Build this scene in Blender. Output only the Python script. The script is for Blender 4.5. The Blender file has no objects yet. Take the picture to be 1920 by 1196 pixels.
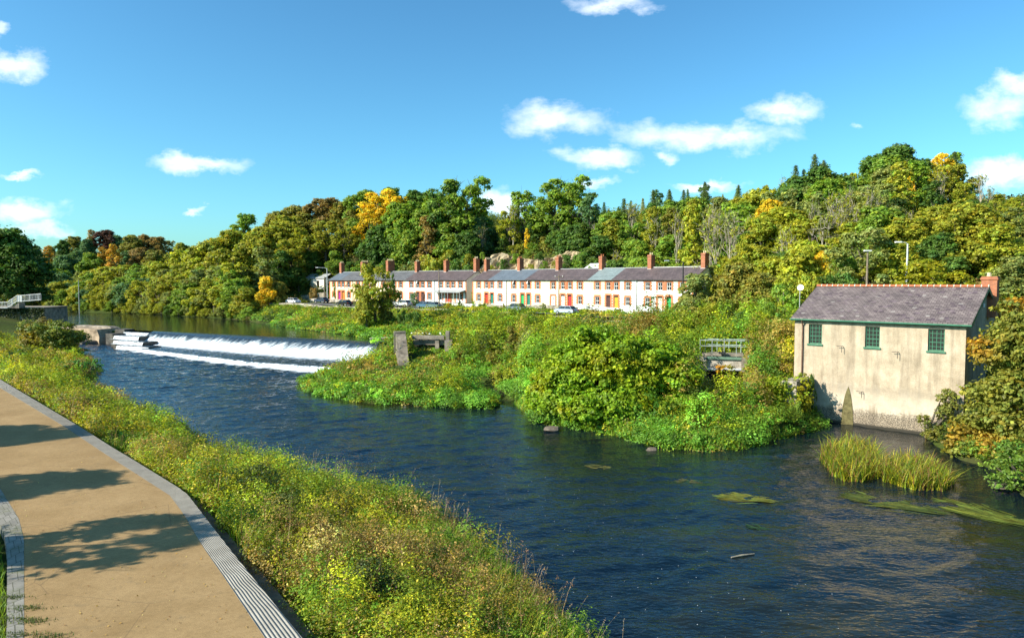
import bpy, math, random
import numpy as np
C = bpy.context.scene.collection
rng = np.random.default_rng(11)
random.seed(5)
PI = math.pi
F = 1333.0; HZ = 12.0
TH = math.atan(71.0 / F); CT, ST = math.cos(TH), math.sin(TH)

# ---------------------------------------------------------------- photo geometry -> world metres
def ray(px, py):
    dx = (px - 960) / F; dy = (598 - py) / F
    return np.array([dx, CT + dy * ST, -ST + dy * CT])
def P(px, py, z=0.0):
    r = ray(px, py); t = (z - HZ) / r[2]
    return np.array([r[0] * t, r[1] * t, z])
def Q(px, py, d):
    r = ray(px, py); t = d / r[1]
    return np.array([r[0] * t, d, HZ + r[2] * t])

# ---------------------------------------------------------------- object helpers
def mesh_np(name, V, Fq, mats, parent=None, col=None, uv=None, smooth=False, extra=None, loc=None):
    """V (n,3), Fq (m,k) all faces with k corners"""
    V = np.asarray(V, dtype=np.float32); Fq = np.asarray(Fq, dtype=np.int32)
    me = bpy.data.meshes.new(name)
    m, k = Fq.shape
    me.vertices.add(len(V)); me.vertices.foreach_set('co', V.ravel())
    me.loops.add(m * k); me.loops.foreach_set('vertex_index', Fq.ravel())
    me.polygons.add(m); me.polygons.foreach_set('loop_start', np.arange(0, m * k, k, dtype=np.int32))
    me.polygons.foreach_set('loop_total', np.full(m, k, dtype=np.int32))
    me.polygons.foreach_set('use_smooth', np.full(m, bool(smooth)))
    me.update(calc_edges=True)
    if col is not None:
        a = me.attributes.new('Col', 'FLOAT_COLOR', 'FACE')
        cc = np.ones((m, 4), dtype=np.float32); cc[:, :3] = col; a.data.foreach_set('color', cc.ravel())
    if extra:
        for nm, arr in extra.items():
            a = me.attributes.new(nm, 'FLOAT', 'POINT'); a.data.foreach_set('value', np.asarray(arr, dtype=np.float32))
    if uv is not None:
        l = me.uv_layers.new(name='UVMap'); l.data.foreach_set('uv', np.asarray(uv, dtype=np.float32)[Fq.ravel()].ravel())
    for mt in (mats if isinstance(mats, (list, tuple)) else [mats]): me.materials.append(mt)
    o = bpy.data.objects.new(name, me); C.objects.link(o)
    if parent is not None: o.parent = parent
    if loc is not None: o.location = loc
    return o

class MB:
    """collects polygons; build() links ONE mesh object"""
    def __init__(s): s.v = []; s.f = []; s.mi = []
    def poly(s, pts, mi=0):
        i = len(s.v); s.v += [tuple(float(c) for c in p) for p in pts]; s.f.append(list(range(i, i + len(pts)))); s.mi.append(mi)
    def box(s, x0, x1, y0, y1, z0, z1, mi=0):
        i = len(s.v)
        s.v += [(x, y, z) for z in (z0, z1) for (x, y) in ((x0, y0), (x1, y0), (x1, y1), (x0, y1))]
        for q in ((3, 2, 1, 0), (4, 5, 6, 7), (0, 1, 5, 4), (1, 2, 6, 5), (2, 3, 7, 6), (3, 0, 4, 7)):
            s.f.append([i + k for k in q]); s.mi.append(mi)
    def prism(s, pts, z0, z1, mi=0):
        """pts CCW (x,y) outline extruded in z"""
        n = len(pts); i = len(s.v)
        s.v += [(p[0], p[1], z0) for p in pts] + [(p[0], p[1], z1) for p in pts]
        s.f.append([i + k for k in range(n)][::-1]); s.f.append([i + n + k for k in range(n)]); s.mi += [mi, mi]
        for k in range(n):
            s.f.append([i + k, i + (k + 1) % n, i + n + (k + 1) % n, i + n + k]); s.mi.append(mi)
    def tube(s, pts, rad, n=8, mi=0, cap=True):
        pts = [np.array(p, float) for p in pts]
        if not hasattr(rad, '__len__'): rad = [rad] * len(pts)
        i0 = len(s.v); up = np.array([0.13, 0.31, 0.94])
        for k, p in enumerate(pts):
            t = pts[min(k + 1, len(pts) - 1)] - pts[max(k - 1, 0)]; t /= (np.linalg.norm(t) + 1e-9)
            a = np.cross(t, up)
            if np.linalg.norm(a) < .15: a = np.cross(t, np.array([1., 0, 0]))
            a /= np.linalg.norm(a); b = np.cross(t, a)
            for j in range(n):
                w = 2 * PI * j / n; q = p + rad[k] * (math.cos(w) * a + math.sin(w) * b); s.v.append(tuple(q))
        for k in range(len(pts) - 1):
            for j in range(n):
                a0 = i0 + k * n + j; a1 = i0 + k * n + (j + 1) % n
                s.f.append([a0, a1, a1 + n, a0 + n]); s.mi.append(mi)
        if cap:
            s.f.append([i0 + j for j in range(n)][::-1]); s.mi.append(mi)
            e = i0 + (len(pts) - 1) * n; s.f.append([e + j for j in range(n)]); s.mi.append(mi)
    def build(s, name, mats, parent=None, smooth=False, loc=None, bevel=0):
        me = bpy.data.meshes.new(name); me.from_pydata(s.v, [], s.f)
        for mt in (mats if isinstance(mats, (list, tuple)) else [mats]): me.materials.append(mt)
        me.polygons.foreach_set('material_index', s.mi)
        me.polygons.foreach_set('use_smooth', [bool(smooth)] * len(s.f))
        me.update()
        o = bpy.data.objects.new(name, me); C.objects.link(o)
        if parent is not None: o.parent = parent
        if loc is not None: o.location = loc
        if bevel:
            m = o.modifiers.new('bevel', 'BEVEL'); m.width = bevel; m.segments = 2; m.limit_method = 'ANGLE'
        return o

def tag(o, label=None, cat=None, group=None, kind=None):
    if label: o['label'] = label
    if cat: o['category'] = cat
    if group: o['group'] = group
    if kind: o['kind'] = kind
    return o
def empty(name, loc, rz=0.0, sc=1.0):
    o = bpy.data.objects.new(name, None); C.objects.link(o)
    o.location = tuple(float(v) for v in loc); o.rotation_euler = (0, 0, rz)
    o.scale = (sc, sc, sc) if not hasattr(sc, '__len__') else sc
    o.empty_display_size = .2
    return o
_kids = {}
def copy_tree(o, parent=None):
    c = o.copy(); C.objects.link(c)
    for k in ('label', 'category', 'group'):
        if k in c and parent is None: del c[k]
    if parent is not None: c.parent = parent
    for ch in list(o.children): copy_tree(ch, c)
    return c

# ---------------------------------------------------------------- materials
def new_mat(name):
    m = bpy.data.materials.new(name); m.use_nodes = True
    nt = m.node_tree; nt.nodes.clear()
    out = nt.nodes.new('ShaderNodeOutputMaterial')
    return m, nt, out
def N(nt, typ, **kw):
    n = nt.nodes.new(typ)
    for k, v in kw.items():
        if k in n.inputs: n.inputs[k].default_value = v
        else: setattr(n, k, v)
    return n
def ramp(nt, fac, stops, interp='LINEAR'):
    r = nt.nodes.new('ShaderNodeValToRGB'); r.color_ramp.interpolation = interp
    el = r.color_ramp.elements
    while len(el) < len(stops): el.new(0.5)
    for e, (p, c) in zip(el, stops):
        e.position = p; e.color = (c[0], c[1], c[2], 1) if hasattr(c, '__len__') else (c, c, c, 1)
    nt.links.new(fac, r.inputs[0]); return r
def mathn(nt, op, a, b=None, c=None, clamp=False):
    n = nt.nodes.new('ShaderNodeMath'); n.operation = op; n.use_clamp = clamp
    for i, v in enumerate((a, b, c)):
        if v is None: continue
        if hasattr(v, 'links') or hasattr(v, 'is_linked'): nt.links.new(v, n.inputs[i])
        else: n.inputs[i].default_value = v
    return n.outputs[0]
def mixc(nt, fac, a, b, blend='MIX'):
    n = nt.nodes.new('ShaderNodeMix'); n.data_type = 'RGBA'; n.blend_type = blend
    for i, v in ((0, fac), (6, a), (7, b)):
        if hasattr(v, 'is_linked'): nt.links.new(v, n.inputs[i])
        else: n.inputs[i].default_value = v if i == 0 else (v[0], v[1], v[2], 1)
    return n.outputs[2]
def coords(nt, kind='Object', scale=(1, 1, 1), rot=(0, 0, 0)):
    t = nt.nodes.new('ShaderNodeTexCoord'); mp = nt.nodes.new('ShaderNodeMapping')
    mp.inputs['Scale'].default_value = scale; mp.inputs['Rotation'].default_value = rot
    nt.links.new(t.outputs[kind], mp.inputs[0]); return mp.outputs[0]
def noise(nt, vec, scale, detail=4, rough=.55, dist=0):
    n = N(nt, 'ShaderNodeTexNoise', Scale=scale, Detail=detail, Roughness=rough, Distortion=dist)
    if vec is not None: nt.links.new(vec, n.inputs['Vector'])
    return n.outputs['Fac']
def principled(nt, out, col, rough=.7, spec=.3, normal=None, metal=0):
    b = nt.nodes.new('ShaderNodeBsdfPrincipled')
    if hasattr(col, 'is_linked'): nt.links.new(col, b.inputs['Base Color'])
    else: b.inputs['Base Color'].default_value = (*col, 1)
    if hasattr(rough, 'is_linked'): nt.links.new(rough, b.inputs['Roughness'])
    else: b.inputs['Roughness'].default_value = rough
    b.inputs['Specular IOR Level'].default_value = spec; b.inputs['Metallic'].default_value = metal
    if normal is not None: nt.links.new(normal, b.inputs['Normal'])
    nt.links.new(b.outputs[0], out.inputs[0]); return b
def bump(nt, h, strength=.5, dist=.02, normal=None):
    b = N(nt, 'ShaderNodeBump', Strength=strength, Distance=dist); nt.links.new(h, b.inputs['Height'])
    if normal is not None: nt.links.new(normal, b.inputs['Normal'])
    return b.outputs[0]

def mat_plain(name, col, rough=.7, var=.18, scale=3.0, spec=.3, metal=0, bd=.01):
    m, nt, out = new_mat(name)
    co = coords(nt)
    n1 = noise(nt, co, scale, 6, .6); n2 = noise(nt, co, scale * 7, 3)
    f = mathn(nt, 'ADD', mathn(nt, 'MULTIPLY', n1, .7), mathn(nt, 'MULTIPLY', n2, .3))
    lo = [c * (1 - var * 1.6) for c in col]; hi = [min(1, c * (1 + var * 1.2)) for c in col]
    r = ramp(nt, f, [(.3, lo), (.7, hi)])
    principled(nt, out, r.outputs[0], rough, spec, bump(nt, n2, .4, bd), metal)
    return m
def mat_brick(name, c1, c2, mortar, sw=.24, sh=.075, ms=.012, rough=.8):
    m, nt, out = new_mat(name)
    t = nt.nodes.new('ShaderNodeTexCoord')
    sep = nt.nodes.new('ShaderNodeSeparateXYZ'); nt.links.new(t.outputs['Object'], sep.inputs[0])
    cmb = nt.nodes.new('ShaderNodeCombineXYZ')
    nt.links.new(mathn(nt, 'ADD', sep.outputs[0], sep.outputs[1]), cmb.inputs[0]); nt.links.new(sep.outputs[2], cmb.inputs[1])
    b = nt.nodes.new('ShaderNodeTexBrick'); nt.links.new(cmb.outputs[0], b.inputs['Vector'])
    b.inputs['Scale'].default_value = 1; b.inputs['Brick Width'].default_value = sw; b.inputs['Row Height'].default_value = sh
    b.inputs['Mortar Size'].default_value = ms; b.inputs['Color1'].default_value = (*c1, 1); b.inputs['Color2'].default_value = (*c2, 1); b.inputs['Mortar'].default_value = (*mortar, 1)
    n1 = noise(nt, t.outputs['Object'], 1.7, 5)
    c = mixc(nt, .55, b.outputs['Color'], ramp(nt, n1, [(.3, .35), (.7, 1.)]).outputs[0], 'MULTIPLY')
    principled(nt, out, c, rough, .2, bump(nt, b.outputs['Fac'], -.4, .01))
    return m
def mat_slate(name, cols, w=.32, h=.22, uvk='UV', var=.5):
    """slates in courses; two base colours and lichen spots"""
    m, nt, out = new_mat(name)
    t = nt.nodes.new('ShaderNodeTexCoord'); v = t.outputs[uvk]
    b = nt.nodes.new('ShaderNodeTexBrick'); nt.links.new(v, b.inputs['Vector'])
    b.inputs['Scale'].default_value = 1; b.inputs['Brick Width'].default_value = w; b.inputs['Row Height'].default_value = h
    b.inputs['Mortar Size'].default_value = .022; b.inputs['Bias'].default_value = -.1
    b.inputs['Color1'].default_value = (*cols[0], 1); b.inputs['Color2'].default_value = (*cols[1], 1)
    b.inputs['Mortar'].default_value = tuple([c * .45 for c in cols[0]]) + (1,)
    n1 = noise(nt, v, .55, 6, .65); n2 = noise(nt, v, 3.2, 5, .7)
    c = mixc(nt, var, b.outputs['Color'], ramp(nt, n1, [(.3, .45), (.7, 1.25)]).outputs[0], 'MULTIPLY')
    c = mixc(nt, ramp(nt, n2, [(.64, 0.), (.70, .7)]).outputs[0], c, cols[2])
    principled(nt, out, c, .55, .4, bump(nt, b.outputs['Fac'], -.5, .02))
    return m
def mat_leaf(name, trans=.40, rough=.5, spec=.25):
    m, nt, out = new_mat(name)
    a = N(nt, 'ShaderNodeAttribute', attribute_name='Col'); oi = nt.nodes.new('ShaderNodeObjectInfo')
    c = mixc(nt, 1.0, a.outputs['Color'], oi.outputs['Color'], 'MULTIPLY')
    b = nt.nodes.new('ShaderNodeBsdfPrincipled'); nt.links.new(c, b.inputs['Base Color'])
    b.inputs['Roughness'].default_value = rough; b.inputs['Specular IOR Level'].default_value = spec
    tr = nt.nodes.new('ShaderNodeBsdfTranslucent')
    nt.links.new(mixc(nt, 1.0, c, (1.25, 1.25, .55), 'MULTIPLY'), tr.inputs['Color'])
    mx = nt.nodes.new('ShaderNodeMixShader'); mx.inputs[0].default_value = trans
    nt.links.new(b.outputs[0], mx.inputs[1]); nt.links.new(tr.outputs[0], mx.inputs[2]); nt.links.new(mx.outputs[0], out.inputs[0])
    return m
M_leaf = mat_leaf('leaf')
M_bark = mat_plain('bark', (.12, .10, .075), .9, .5, 2.0)
M_palebark = mat_plain('pale_bark', (.34, .30, .22), .85, .4, 2.0)
# ---------------------------------------------------------------- river outlines and terrain
def XY(l, z): return [tuple(P(a, b, z)[:2]) for a, b in l]
LEFT_EDGE_PX = [(1130, 1196), (1060, 1125), (1000, 1078), (930, 1018), (850, 968), (780, 932), (680, 910), (600, 890), (520, 874), (440, 866),
                (400, 843), (340, 803), (270, 768), (190, 737), (152, 712), (188, 690), (165, 668)]
left_shore = [(14, -40), (9, -5), (5.6, 12), (3.6, 19)] + XY(LEFT_EDGE_PX, .75) + XY([(150, 655), (195, 655)], .3)
# weir: crest line from A to B, water falls along WF
WA = P(232, 618, 2.5)[:2]; WB = P(745, 642, 2.5)[:2]
WD = (WB - WA) / np.linalg.norm(WB - WA); WL = np.linalg.norm(WB - WA)
WF = np.array([WD[1], -WD[0]])
if WF[1] > 0: WF = -WF
def wp(s, t): return WA + WD * s + WF * t
RIGHT_EDGE_PX = [(700, 668), (655, 690), (600, 700), (560, 726), (600, 741), (680, 757), (760, 758), (840, 764), (943, 768), (944, 752), (915, 735),
                 (893, 716), (905, 716), (935, 733), (962, 757), (990, 778), (1010, 792), (1080, 802), (1130, 814), (1180, 824), (1250, 841), (1310, 846), (1390, 841),
                 (1440, 827), (1500, 812), (1530, 797)]
MO = np.array([24.8, 62.2]); MU = np.array([.722, -.692]); MV = np.array([.692, .722])
def mw(x, y): return MO + MU * x + MV * y
right_shore = [tuple(wp(WL - 1, 3)), tuple(wp(WL - 2.5, 9))] + XY(RIGHT_EDGE_PX, 0.0) + [tuple(mw(.8, .6)), tuple(mw(9.6, .6)), tuple(mw(10.2, -1.0))] + \
    XY([(1790, 862), (1850, 880), (1925, 945)], 0.0) + [(27.5, 30), (27, 0), (30, -40)]
LOWER = left_shore + [tuple(wp(-8, 12)), tuple(wp(-6, 5)), tuple(wp(0, 1)), tuple(wp(WL, 1))] + right_shore
far_px = [(745, 640), (700, 633), (640, 627), (560, 617), (500, 607), (462, 602), (420, 597), (330, 592), (250, 588), (150, 585), (80, 583)]
UPPER = [tuple(wp(WL, 0)), ] + XY(far_px, 2.5) + [(-230, 236), (-230, 150), tuple(P(60, 596, 2.5)[:2]), tuple(P(110, 606, 2.5)[:2]), tuple(P(140, 618, 2.5)[:2]), tuple(wp(0, 0))]

def poly_sd(x, y, poly):
    """signed distance, negative inside"""
    x = np.asarray(x, float); y = np.asarray(y, float)
    d = np.full(x.shape, 1e18); ins = np.zeros(x.shape, bool)
    n = len(poly)
    for i in range(n):
        ax, ay = poly[i]; bx, by = poly[(i + 1) % n]
        ex, ey = bx - ax, by - ay; wx, wy = x - ax, y - ay
        t = np.clip((wx * ex + wy * ey) / (ex * ex + ey * ey + 1e-12), 0, 1)
        dd = (wx - ex * t) ** 2 + (wy - ey * t) ** 2; d = np.minimum(d, dd)
        c = ((ay > y) != (by > y)) & (x < (bx - ax) * (y - ay) / (by - ay + 1e-12) + ax)
        ins ^= c
    return np.sqrt(d) * np.where(ins, -1, 1)

# terrace base lines
T2A, T2B = np.array([-8.9, 160.]), np.array([30.1, 118.])      # nearer block
T1A, T1B = np.array([-49.5, 193.]), np.array([-10.4, 162.5])    # farther block
def frame2(a, b):
    u = (b - a) / np.linalg.norm(b - a); return u, np.array([-u[1], u[0]])
ctl = []
def cp(x, y, z): ctl.append((x, y, z))
def cpp(px, py, z): p = P(px, py, z); ctl.append((p[0], p[1], z))
for a, b in left_shore[1:-1]: cp(a, b, .05)
for a, b in right_shore[2:-2]: cp(a, b, .05)
for a, b in XY(far_px[:], 2.5): cp(a, b, 2.55)
for (A, B) in ((T1A, T1B), (T2A, T2B)):
    u, v = frame2(A, B); L = np.linalg.norm(B - A)
    for t in (0, .25, .5, .75, 1):
        p = A + u * L * t
        for off, z in ((0, 6.9), (10, 7.0), (14, 7.6), (-6, 6.5), (-11, 5.75), (-15.5, 5.6), (-19, 4.9)):
            if A is T2A and t == 1 and off < -10: continue
            q = p + v * off; cp(q[0], q[1], z)
for px, py, z in ((520, 600, 3.1), (620, 613, 3.2), (700, 620, 3.2), (800, 622, 3.3), (900, 620, 3.5), (1000, 622, 3.8), (1100, 620, 4.2), (1200, 625, 4.6),
                  (560, 572, 5.2), (500, 590, 3.6), (700, 700, .9), (640, 712, 1.0), (760, 712, .8), (850, 730, 1.0), (720, 668, 1.7), (760, 680, 1.0), (820, 672, 1.9), (900, 680, 2.5), (1000, 690, 2.5),
                  (1100, 700, 2.4), (1150, 770, 1.0), (1250, 720, 2.2), (1250, 800, .8), (1200, 660, 3.6), (1300, 650, 4.4), (1420, 660, 4.0), (1460, 700, 3.4), (1480, 760, 2.2), (1400, 790, 1.0), (1440, 620, 5.2),
                  (1380, 620, 5.4), (1250, 600, 6.4)):
    cpp(px, py, z)
for x, y, z in ((20, 95, 6.4), (30, 105, 7.0), (30, 84, 6.4), (38, 74, 7.6), (48, 68, 8.0), (58, 60, 8.2), (28, 74, 6.2), (36, 64, 6.5), (45, 55, 4.5), (40, 50, 2.0), (42, 40, 2.5), (55, 48, 7),
                (45, 25, 4), (45, 0, 5), (70, 30, 9), (48, 88, 11), (60, 78, 13), (62, 92, 18), (50, 105, 16), (42, 122, 15), (80, 85, 20), (72, 108, 22), (60, 122, 22), (90, 120, 24), (120, 110, 26), (120, 60, 20),
                (42, 150, 21), (25, 152, 12), (33, 168, 21), (60, 150, 23), (22, 178, 22), (10, 170, 9), (14, 188, 23), (0, 178, 9.5), (-4, 195, 19.5), (-15, 205, 24), (-26, 198, 15), (-26, 215, 26), (-44, 205, 14), (-44, 226, 27), (-62, 212, 14),
                (-72, 236, 22), (-90, 236, 19), (-66, 198, 6.5), (-80, 205, 6), (-95, 215, 6), (-108, 242, 14), (-125, 250, 7), (-140, 300, 17), (-100, 300, 19), (-200, 300, 20), (-60, 290, 26), (-180, 255, 7), (-220, 270, 12), (-160, 246, 4),
                (0, 260, 24), (60, 240, 26), (120, 220, 30), (160, 200, 33), (200, 260, 34), (0, 400, 24), (150, 400, 34), (-150, 400, 24), (-300, 400, 28), (-300, 250, 14), (-300, 100, 12)):
    cp(x, y, z)
for x, y, z in ((-10, 18, 3.4), (-16, 28, 3.4), (-30, 44, 3.4), (-46, 62, 3.4), (-20, 20, 3.5), (-30, 30, 3.6), (-45, 45, 3.8), (-40, 20, 4.5), (-60, 40, 5), (-8, 0, 3.4), (-30, 0, 4), (-60, 70, 4.0), (-80, 70, 6),
                (-60, 82, 1.3), (-75, 95, 1.0), (-85, 112, .8), (-100, 100, 4), (-110, 120, 5), (-112, 146, 5.4), (-118, 160, 5.6), (-130, 140, 6.5), (-150, 160, 6), (-96, 145, 2.3), (-64, 96, 1.0), (-92, 126, 1.2), (-90, 148, 2.6)):
    cp(x, y, z)
ctl = np.array(ctl)
def _phi(r2): return r2 * np.log(r2 + 1e-9) * .5
S_ = 50.0
def solve_rbf():
    p = ctl[:, :2] / S_; n = len(p)
    K = _phi(((p[:, None] - p[None]) ** 2).sum(-1)) + np.eye(n) * .004
    Pm = np.c_[np.ones(n), p]
    A = np.block([[K, Pm], [Pm.T, np.zeros((3, 3))]])
    return np.linalg.solve(A, np.r_[ctl[:, 2], 0, 0, 0])
_w = solve_rbf()
def _vn(x, y, s, seed):
    """cheap smooth value noise"""
    r = np.random.default_rng(seed); T = r.random((64, 64))
    xs = x / s; ys = y / s; xi = np.floor(xs).astype(int); yi = np.floor(ys).astype(int)
    fx = xs - xi; fy = ys - yi; fx = fx * fx * (3 - 2 * fx); fy = fy * fy * (3 - 2 * fy)
    g = lambda a, b: T[a % 64, b % 64]
    return (g(xi, yi) * (1 - fx) + g(xi + 1, yi) * fx) * (1 - fy) + (g(xi, yi + 1) * (1 - fx) + g(xi + 1, yi + 1) * fx) * fy
SB = Q(1352, 672, 73); SBA = -.28
PATH_R_OUT = [(-60, 678), (0, 711), (150, 800), (213, 840), (247, 860), (348, 922), (437, 1037), (567, 1196), (640, 1290)]
PATH_R_IN = [(-60, 700), (0, 727), (120, 799), (190, 846), (213, 861), (318, 928), (347, 967), (377, 1020), (417, 1077), (497, 1196), (560, 1290)]
PATH_L_IN = [(-400, 800), (-60, 880), (0, 915), (35, 972), (45, 1010), (45, 1100), (45, 1196), (45, 1290)]
PATH_L_OUT = [(-400, 815), (-80, 905), (-20, 945), (8, 1000), (13, 1040), (13, 1100), (12, 1196), (10, 1290)]
ZP = 3.5
PATHPOLY = XY(PATH_R_OUT, ZP) + [tuple(P(640, 1290, ZP)[:2]), (-2, 2), (-16, 2)] + XY(PATH_L_OUT[::-1], ZP) + [(-75, 60), tuple(P(-300, 600, ZP)[:2])]
PATHPOLY = XY(PATH_R_OUT, ZP) + XY(PATH_L_OUT[::-1], ZP)
def H(x, y):
    x = np.atleast_1d(np.asarray(x, float)); y = np.atleast_1d(np.asarray(y, float)); sh = x.shape
    xf = np.clip(x.ravel(), -330, 240); yf = np.clip(y.ravel(), -60, 420); out = np.empty(len(xf))
    for i in range(0, len(xf), 20000):
        p = np.c_[xf[i:i + 20000], yf[i:i + 20000]] / S_
        K = _phi(((p[:, None] - ctl[None, :, :2] / S_) ** 2).sum(-1))
        out[i:i + 20000] = K @ _w[:-3] + _w[-3] + p @ _w[-2:]
    out += (_vn(xf, yf, 9, 3) - .5) * .5 + (_vn(xf, yf, 2.7, 4) - .5) * .25
    xr, yr = x.ravel(), y.ravel()
    dl = poly_sd(xr, yr, LOWER); du = poly_sd(xr, yr, UPPER)
    out = np.where(du > 0, np.where(du < 4, np.maximum(out, 2.3 + du * .15), out), out)
    out = np.where(dl > .2, np.maximum(out, np.minimum(.15 + (dl - .2) * .25, .5)), out)
    out = np.where(dl < .5, np.minimum(out, .12 + np.clip(dl - .5, -4, 0) * .7), out)
    out = np.where(du < 0, 2.4 + np.clip(du, -3, 0) * .5, out)
    bx, by = xr - SB[0], yr - SB[1]; lx = bx * math.cos(SBA) + by * math.sin(SBA); ly = -bx * math.sin(SBA) + by * math.cos(SBA)
    out = np.where((lx > -1.9) & (lx < 2.5) & (ly > -14) & (ly < 1.5), np.minimum(out, .25 + .02 * (ly + 14)), out)
    return out.reshape(sh)
# ---------------------------------------------------------------- ground sheet
gx = np.r_[-900, -600, -430, np.arange(-330, -130, 6), np.arange(-130, 80, 1.25), np.arange(80, 246, 5), 330, 500, 900]
gy = np.r_[-300, -120, np.arange(-60, 14, 6), np.arange(14, 130, .9), np.arange(130, 240, 1.8), np.arange(240, 430, 6), 520, 700, 1100]
GX, GY = np.meshgrid(gx, gy)
GZ = H(GX, GY)
dpth = poly_sd(GX.ravel(), GY.ravel(), PATHPOLY).reshape(GX.shape)
GZ = np.where(dpth < .6, np.minimum(GZ, 3.0), GZ)
GZ = np.where((dpth >= .6) & (dpth < 2.2) & (GX > -12 - .8 * (GY - 17)), np.minimum(GZ, 3.0), GZ)
ny, nx = GX.shape
idx = np.arange(nx * ny).reshape(ny, nx)
Fg = np.stack([idx[:-1, :-1], idx[:-1, 1:], idx[1:, 1:], idx[1:, :-1]], -1).reshape(-1, 4)
m, nt, out = new_mat('ground_soil')
co = coords(nt)
a = noise(nt, co, .12, 6, .65); b_ = noise(nt, co, 2.5, 6, .7)
c1 = ramp(nt, a, [(.3, (.035, .045, .012)), (.5, (.06, .085, .015)), (.7, (.075, .065, .028))])
c2 = mixc(nt, .7, c1.outputs[0], ramp(nt, b_, [(.25, .35), (.75, 1.3)]).outputs[0], 'MULTIPLY')
principled(nt, out, c2, .95, .1, bump(nt, b_, .8, .15)); M_ground = m
g = mesh_np('ground', np.c_[GX.ravel(), GY.ravel(), GZ.ravel()], Fg, M_ground, smooth=True); tag(g, kind='structure')

# ---------------------------------------------------------------- water
def water_mat(name, calm):
    m, nt, out = new_mat(name)
    co = coords(nt, 'Object', (1, 1, 1), (0, 0, math.radians(-38)))
    co2 = coords(nt, 'Object', (.55, 1.3, 1), (0, 0, math.radians(38)))
    foam = N(nt, 'ShaderNodeAttribute', attribute_name='Foam').outputs['Fac']
    rip = N(nt, 'ShaderNodeAttribute', attribute_name='Ripple').outputs['Fac']
    big = noise(nt, co2, .35, 2, .5); mid = noise(nt, co2, 1.25, 2, .5, .9); fine = noise(nt, co2, 3.4, 2, .55, .5)
    h = mathn(nt, 'ADD', mathn(nt, 'MULTIPLY', big, 1.1), mathn(nt, 'ADD', mathn(nt, 'MULTIPLY', mid, .7), mathn(nt, 'MULTIPLY', fine, .26)))
    h = mathn(nt, 'MULTIPLY', h, rip) if calm else mathn(nt, 'MULTIPLY', mathn(nt, 'ADD', mathn(nt, 'MULTIPLY', mid, .25), mathn(nt, 'MULTIPLY', fine, .5)), rip)
    # foam: streaks broken by noise; small flecks paint foam bits and sun glints in white
    fn = noise(nt, co2, 1.1, 8, .75, 1.2)
    fmask = mathn(nt, 'SUBTRACT', mathn(nt, 'ADD', foam, fn), 1.02)
    fmask = mathn(nt, 'MULTIPLY', fmask, 6.0, clamp=True)
    vor = N(nt, 'ShaderNodeTexVoronoi', Scale=3.2, Randomness=1.0); nt.links.new(co, vor.inputs['Vector'])
    fleck = mathn(nt, 'LESS_THAN', vor.outputs['Distance'], .055)
    band = noise(nt, co2, .16, 4, .7)
    fl = N(nt, 'ShaderNodeAttribute', attribute_name='Fleck').outputs['Fac']
    fleck = mathn(nt, 'MULTIPLY', fleck, mathn(nt, 'GREATER_THAN', mathn(nt, 'ADD', mathn(nt, 'MULTIPLY', band, 1.3), fl), .84))
    fleck = mathn(nt, 'MULTIPLY', fleck, mathn(nt, 'GREATER_THAN', fine, .47))
    deep = ramp(nt, noise(nt, co2, .09, 4, .6), [(.35, (.001, .005, .012)), (.52, (.003, .009, .014)), (.66, (.016, .017, .006))])
    b = principled(nt, out, deep.outputs[0], .06 if not calm else .04, .5, bump(nt, h, 1.0, .09 if not calm else .09))
    b.inputs['IOR'].default_value = 1.33
    wh = nt.nodes.new('ShaderNodeBsdfDiffuse'); wh.inputs[0].default_value = (.78, .82, .84, 1)
    mx = nt.nodes.new('ShaderNodeMixShader')
    nt.links.new(mathn(nt, 'MAXIMUM', fmask, mathn(nt, 'MULTIPLY', fleck, .75)), mx.inputs[0])
    nt.links.new(b.outputs[0], mx.inputs[1]); nt.links.new(wh.outputs[0], mx.inputs[2]); nt.links.new(mx.outputs[0], out.inputs[0])
    return m
M_water = water_mat('river_water', False); M_calm = water_mat('calm_water', True)
wx = np.arange(-110, 45, .24); wy = np.r_[np.arange(-45, 14, 1.0), np.arange(14, 150, .24)]
WX, WY = np.meshgrid(wx, wy)
# distance in front of the lip of the weir apron
def lip_off(s): return 10.0 + 6.3 * np.clip((s - 17) / 33, 0, 1)
rel = np.stack([WX, WY], -1) - WA
ss = rel @ WD; tt = rel @ WF
dlip = tt - lip_off(ss)
end = np.clip((ss - 1.4 * np.clip(tt, 0, 11) + 1) / 4, 0, 1) * np.clip((WL + 12 - ss) / 10, 0, 1)
foam = end * (np.exp(-np.clip(dlip, 0, 99) / 1.3) * .75 + np.exp(-np.clip(dlip, 0, 99) / 9) * .30 + .06)
foam = foam * .92 + .08 * np.exp(-((WX - WY * -.42 + 8 - 18) / 9) ** 2)
rip = .75 + 1.5 * np.exp(-np.clip(dlip, 0, 99) / 28)
# calmer, darker water in the lee of the right bank
rb = poly_sd(WX.ravel(), WY.ravel(), right_shore + [(80, -40), (80, 120), (-10, 120)]).reshape(WX.shape)
calm = np.clip(rb / 5, 0, 1)
rip = rip * (.35 + .65 * calm)
fleck = .25 * np.exp(-((WX + .35 * WY - 14) / 8) ** 2) + .12 * np.exp(-((WX + .62 * (WY - 24) - 8) / 4) ** 2)
fleck = fleck * (WY < 62) + .28 * np.exp(-np.clip(dlip, 0, 99) / 22) * end - .25 * (1 - calm)
foam = foam * (.3 + .7 * calm) + .40 * np.exp(-((WX - (-27 + (100 - WY) * .50)) / 6) ** 2) * np.clip((WY - 50) / 14, 0, 1) * (WY < 104)
iw = np.arange(WX.size).reshape(WX.shape)
Fw = np.stack([iw[:-1, :-1], iw[:-1, 1:], iw[1:, 1:], iw[1:, :-1]], -1).reshape(-1, 4)
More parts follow.
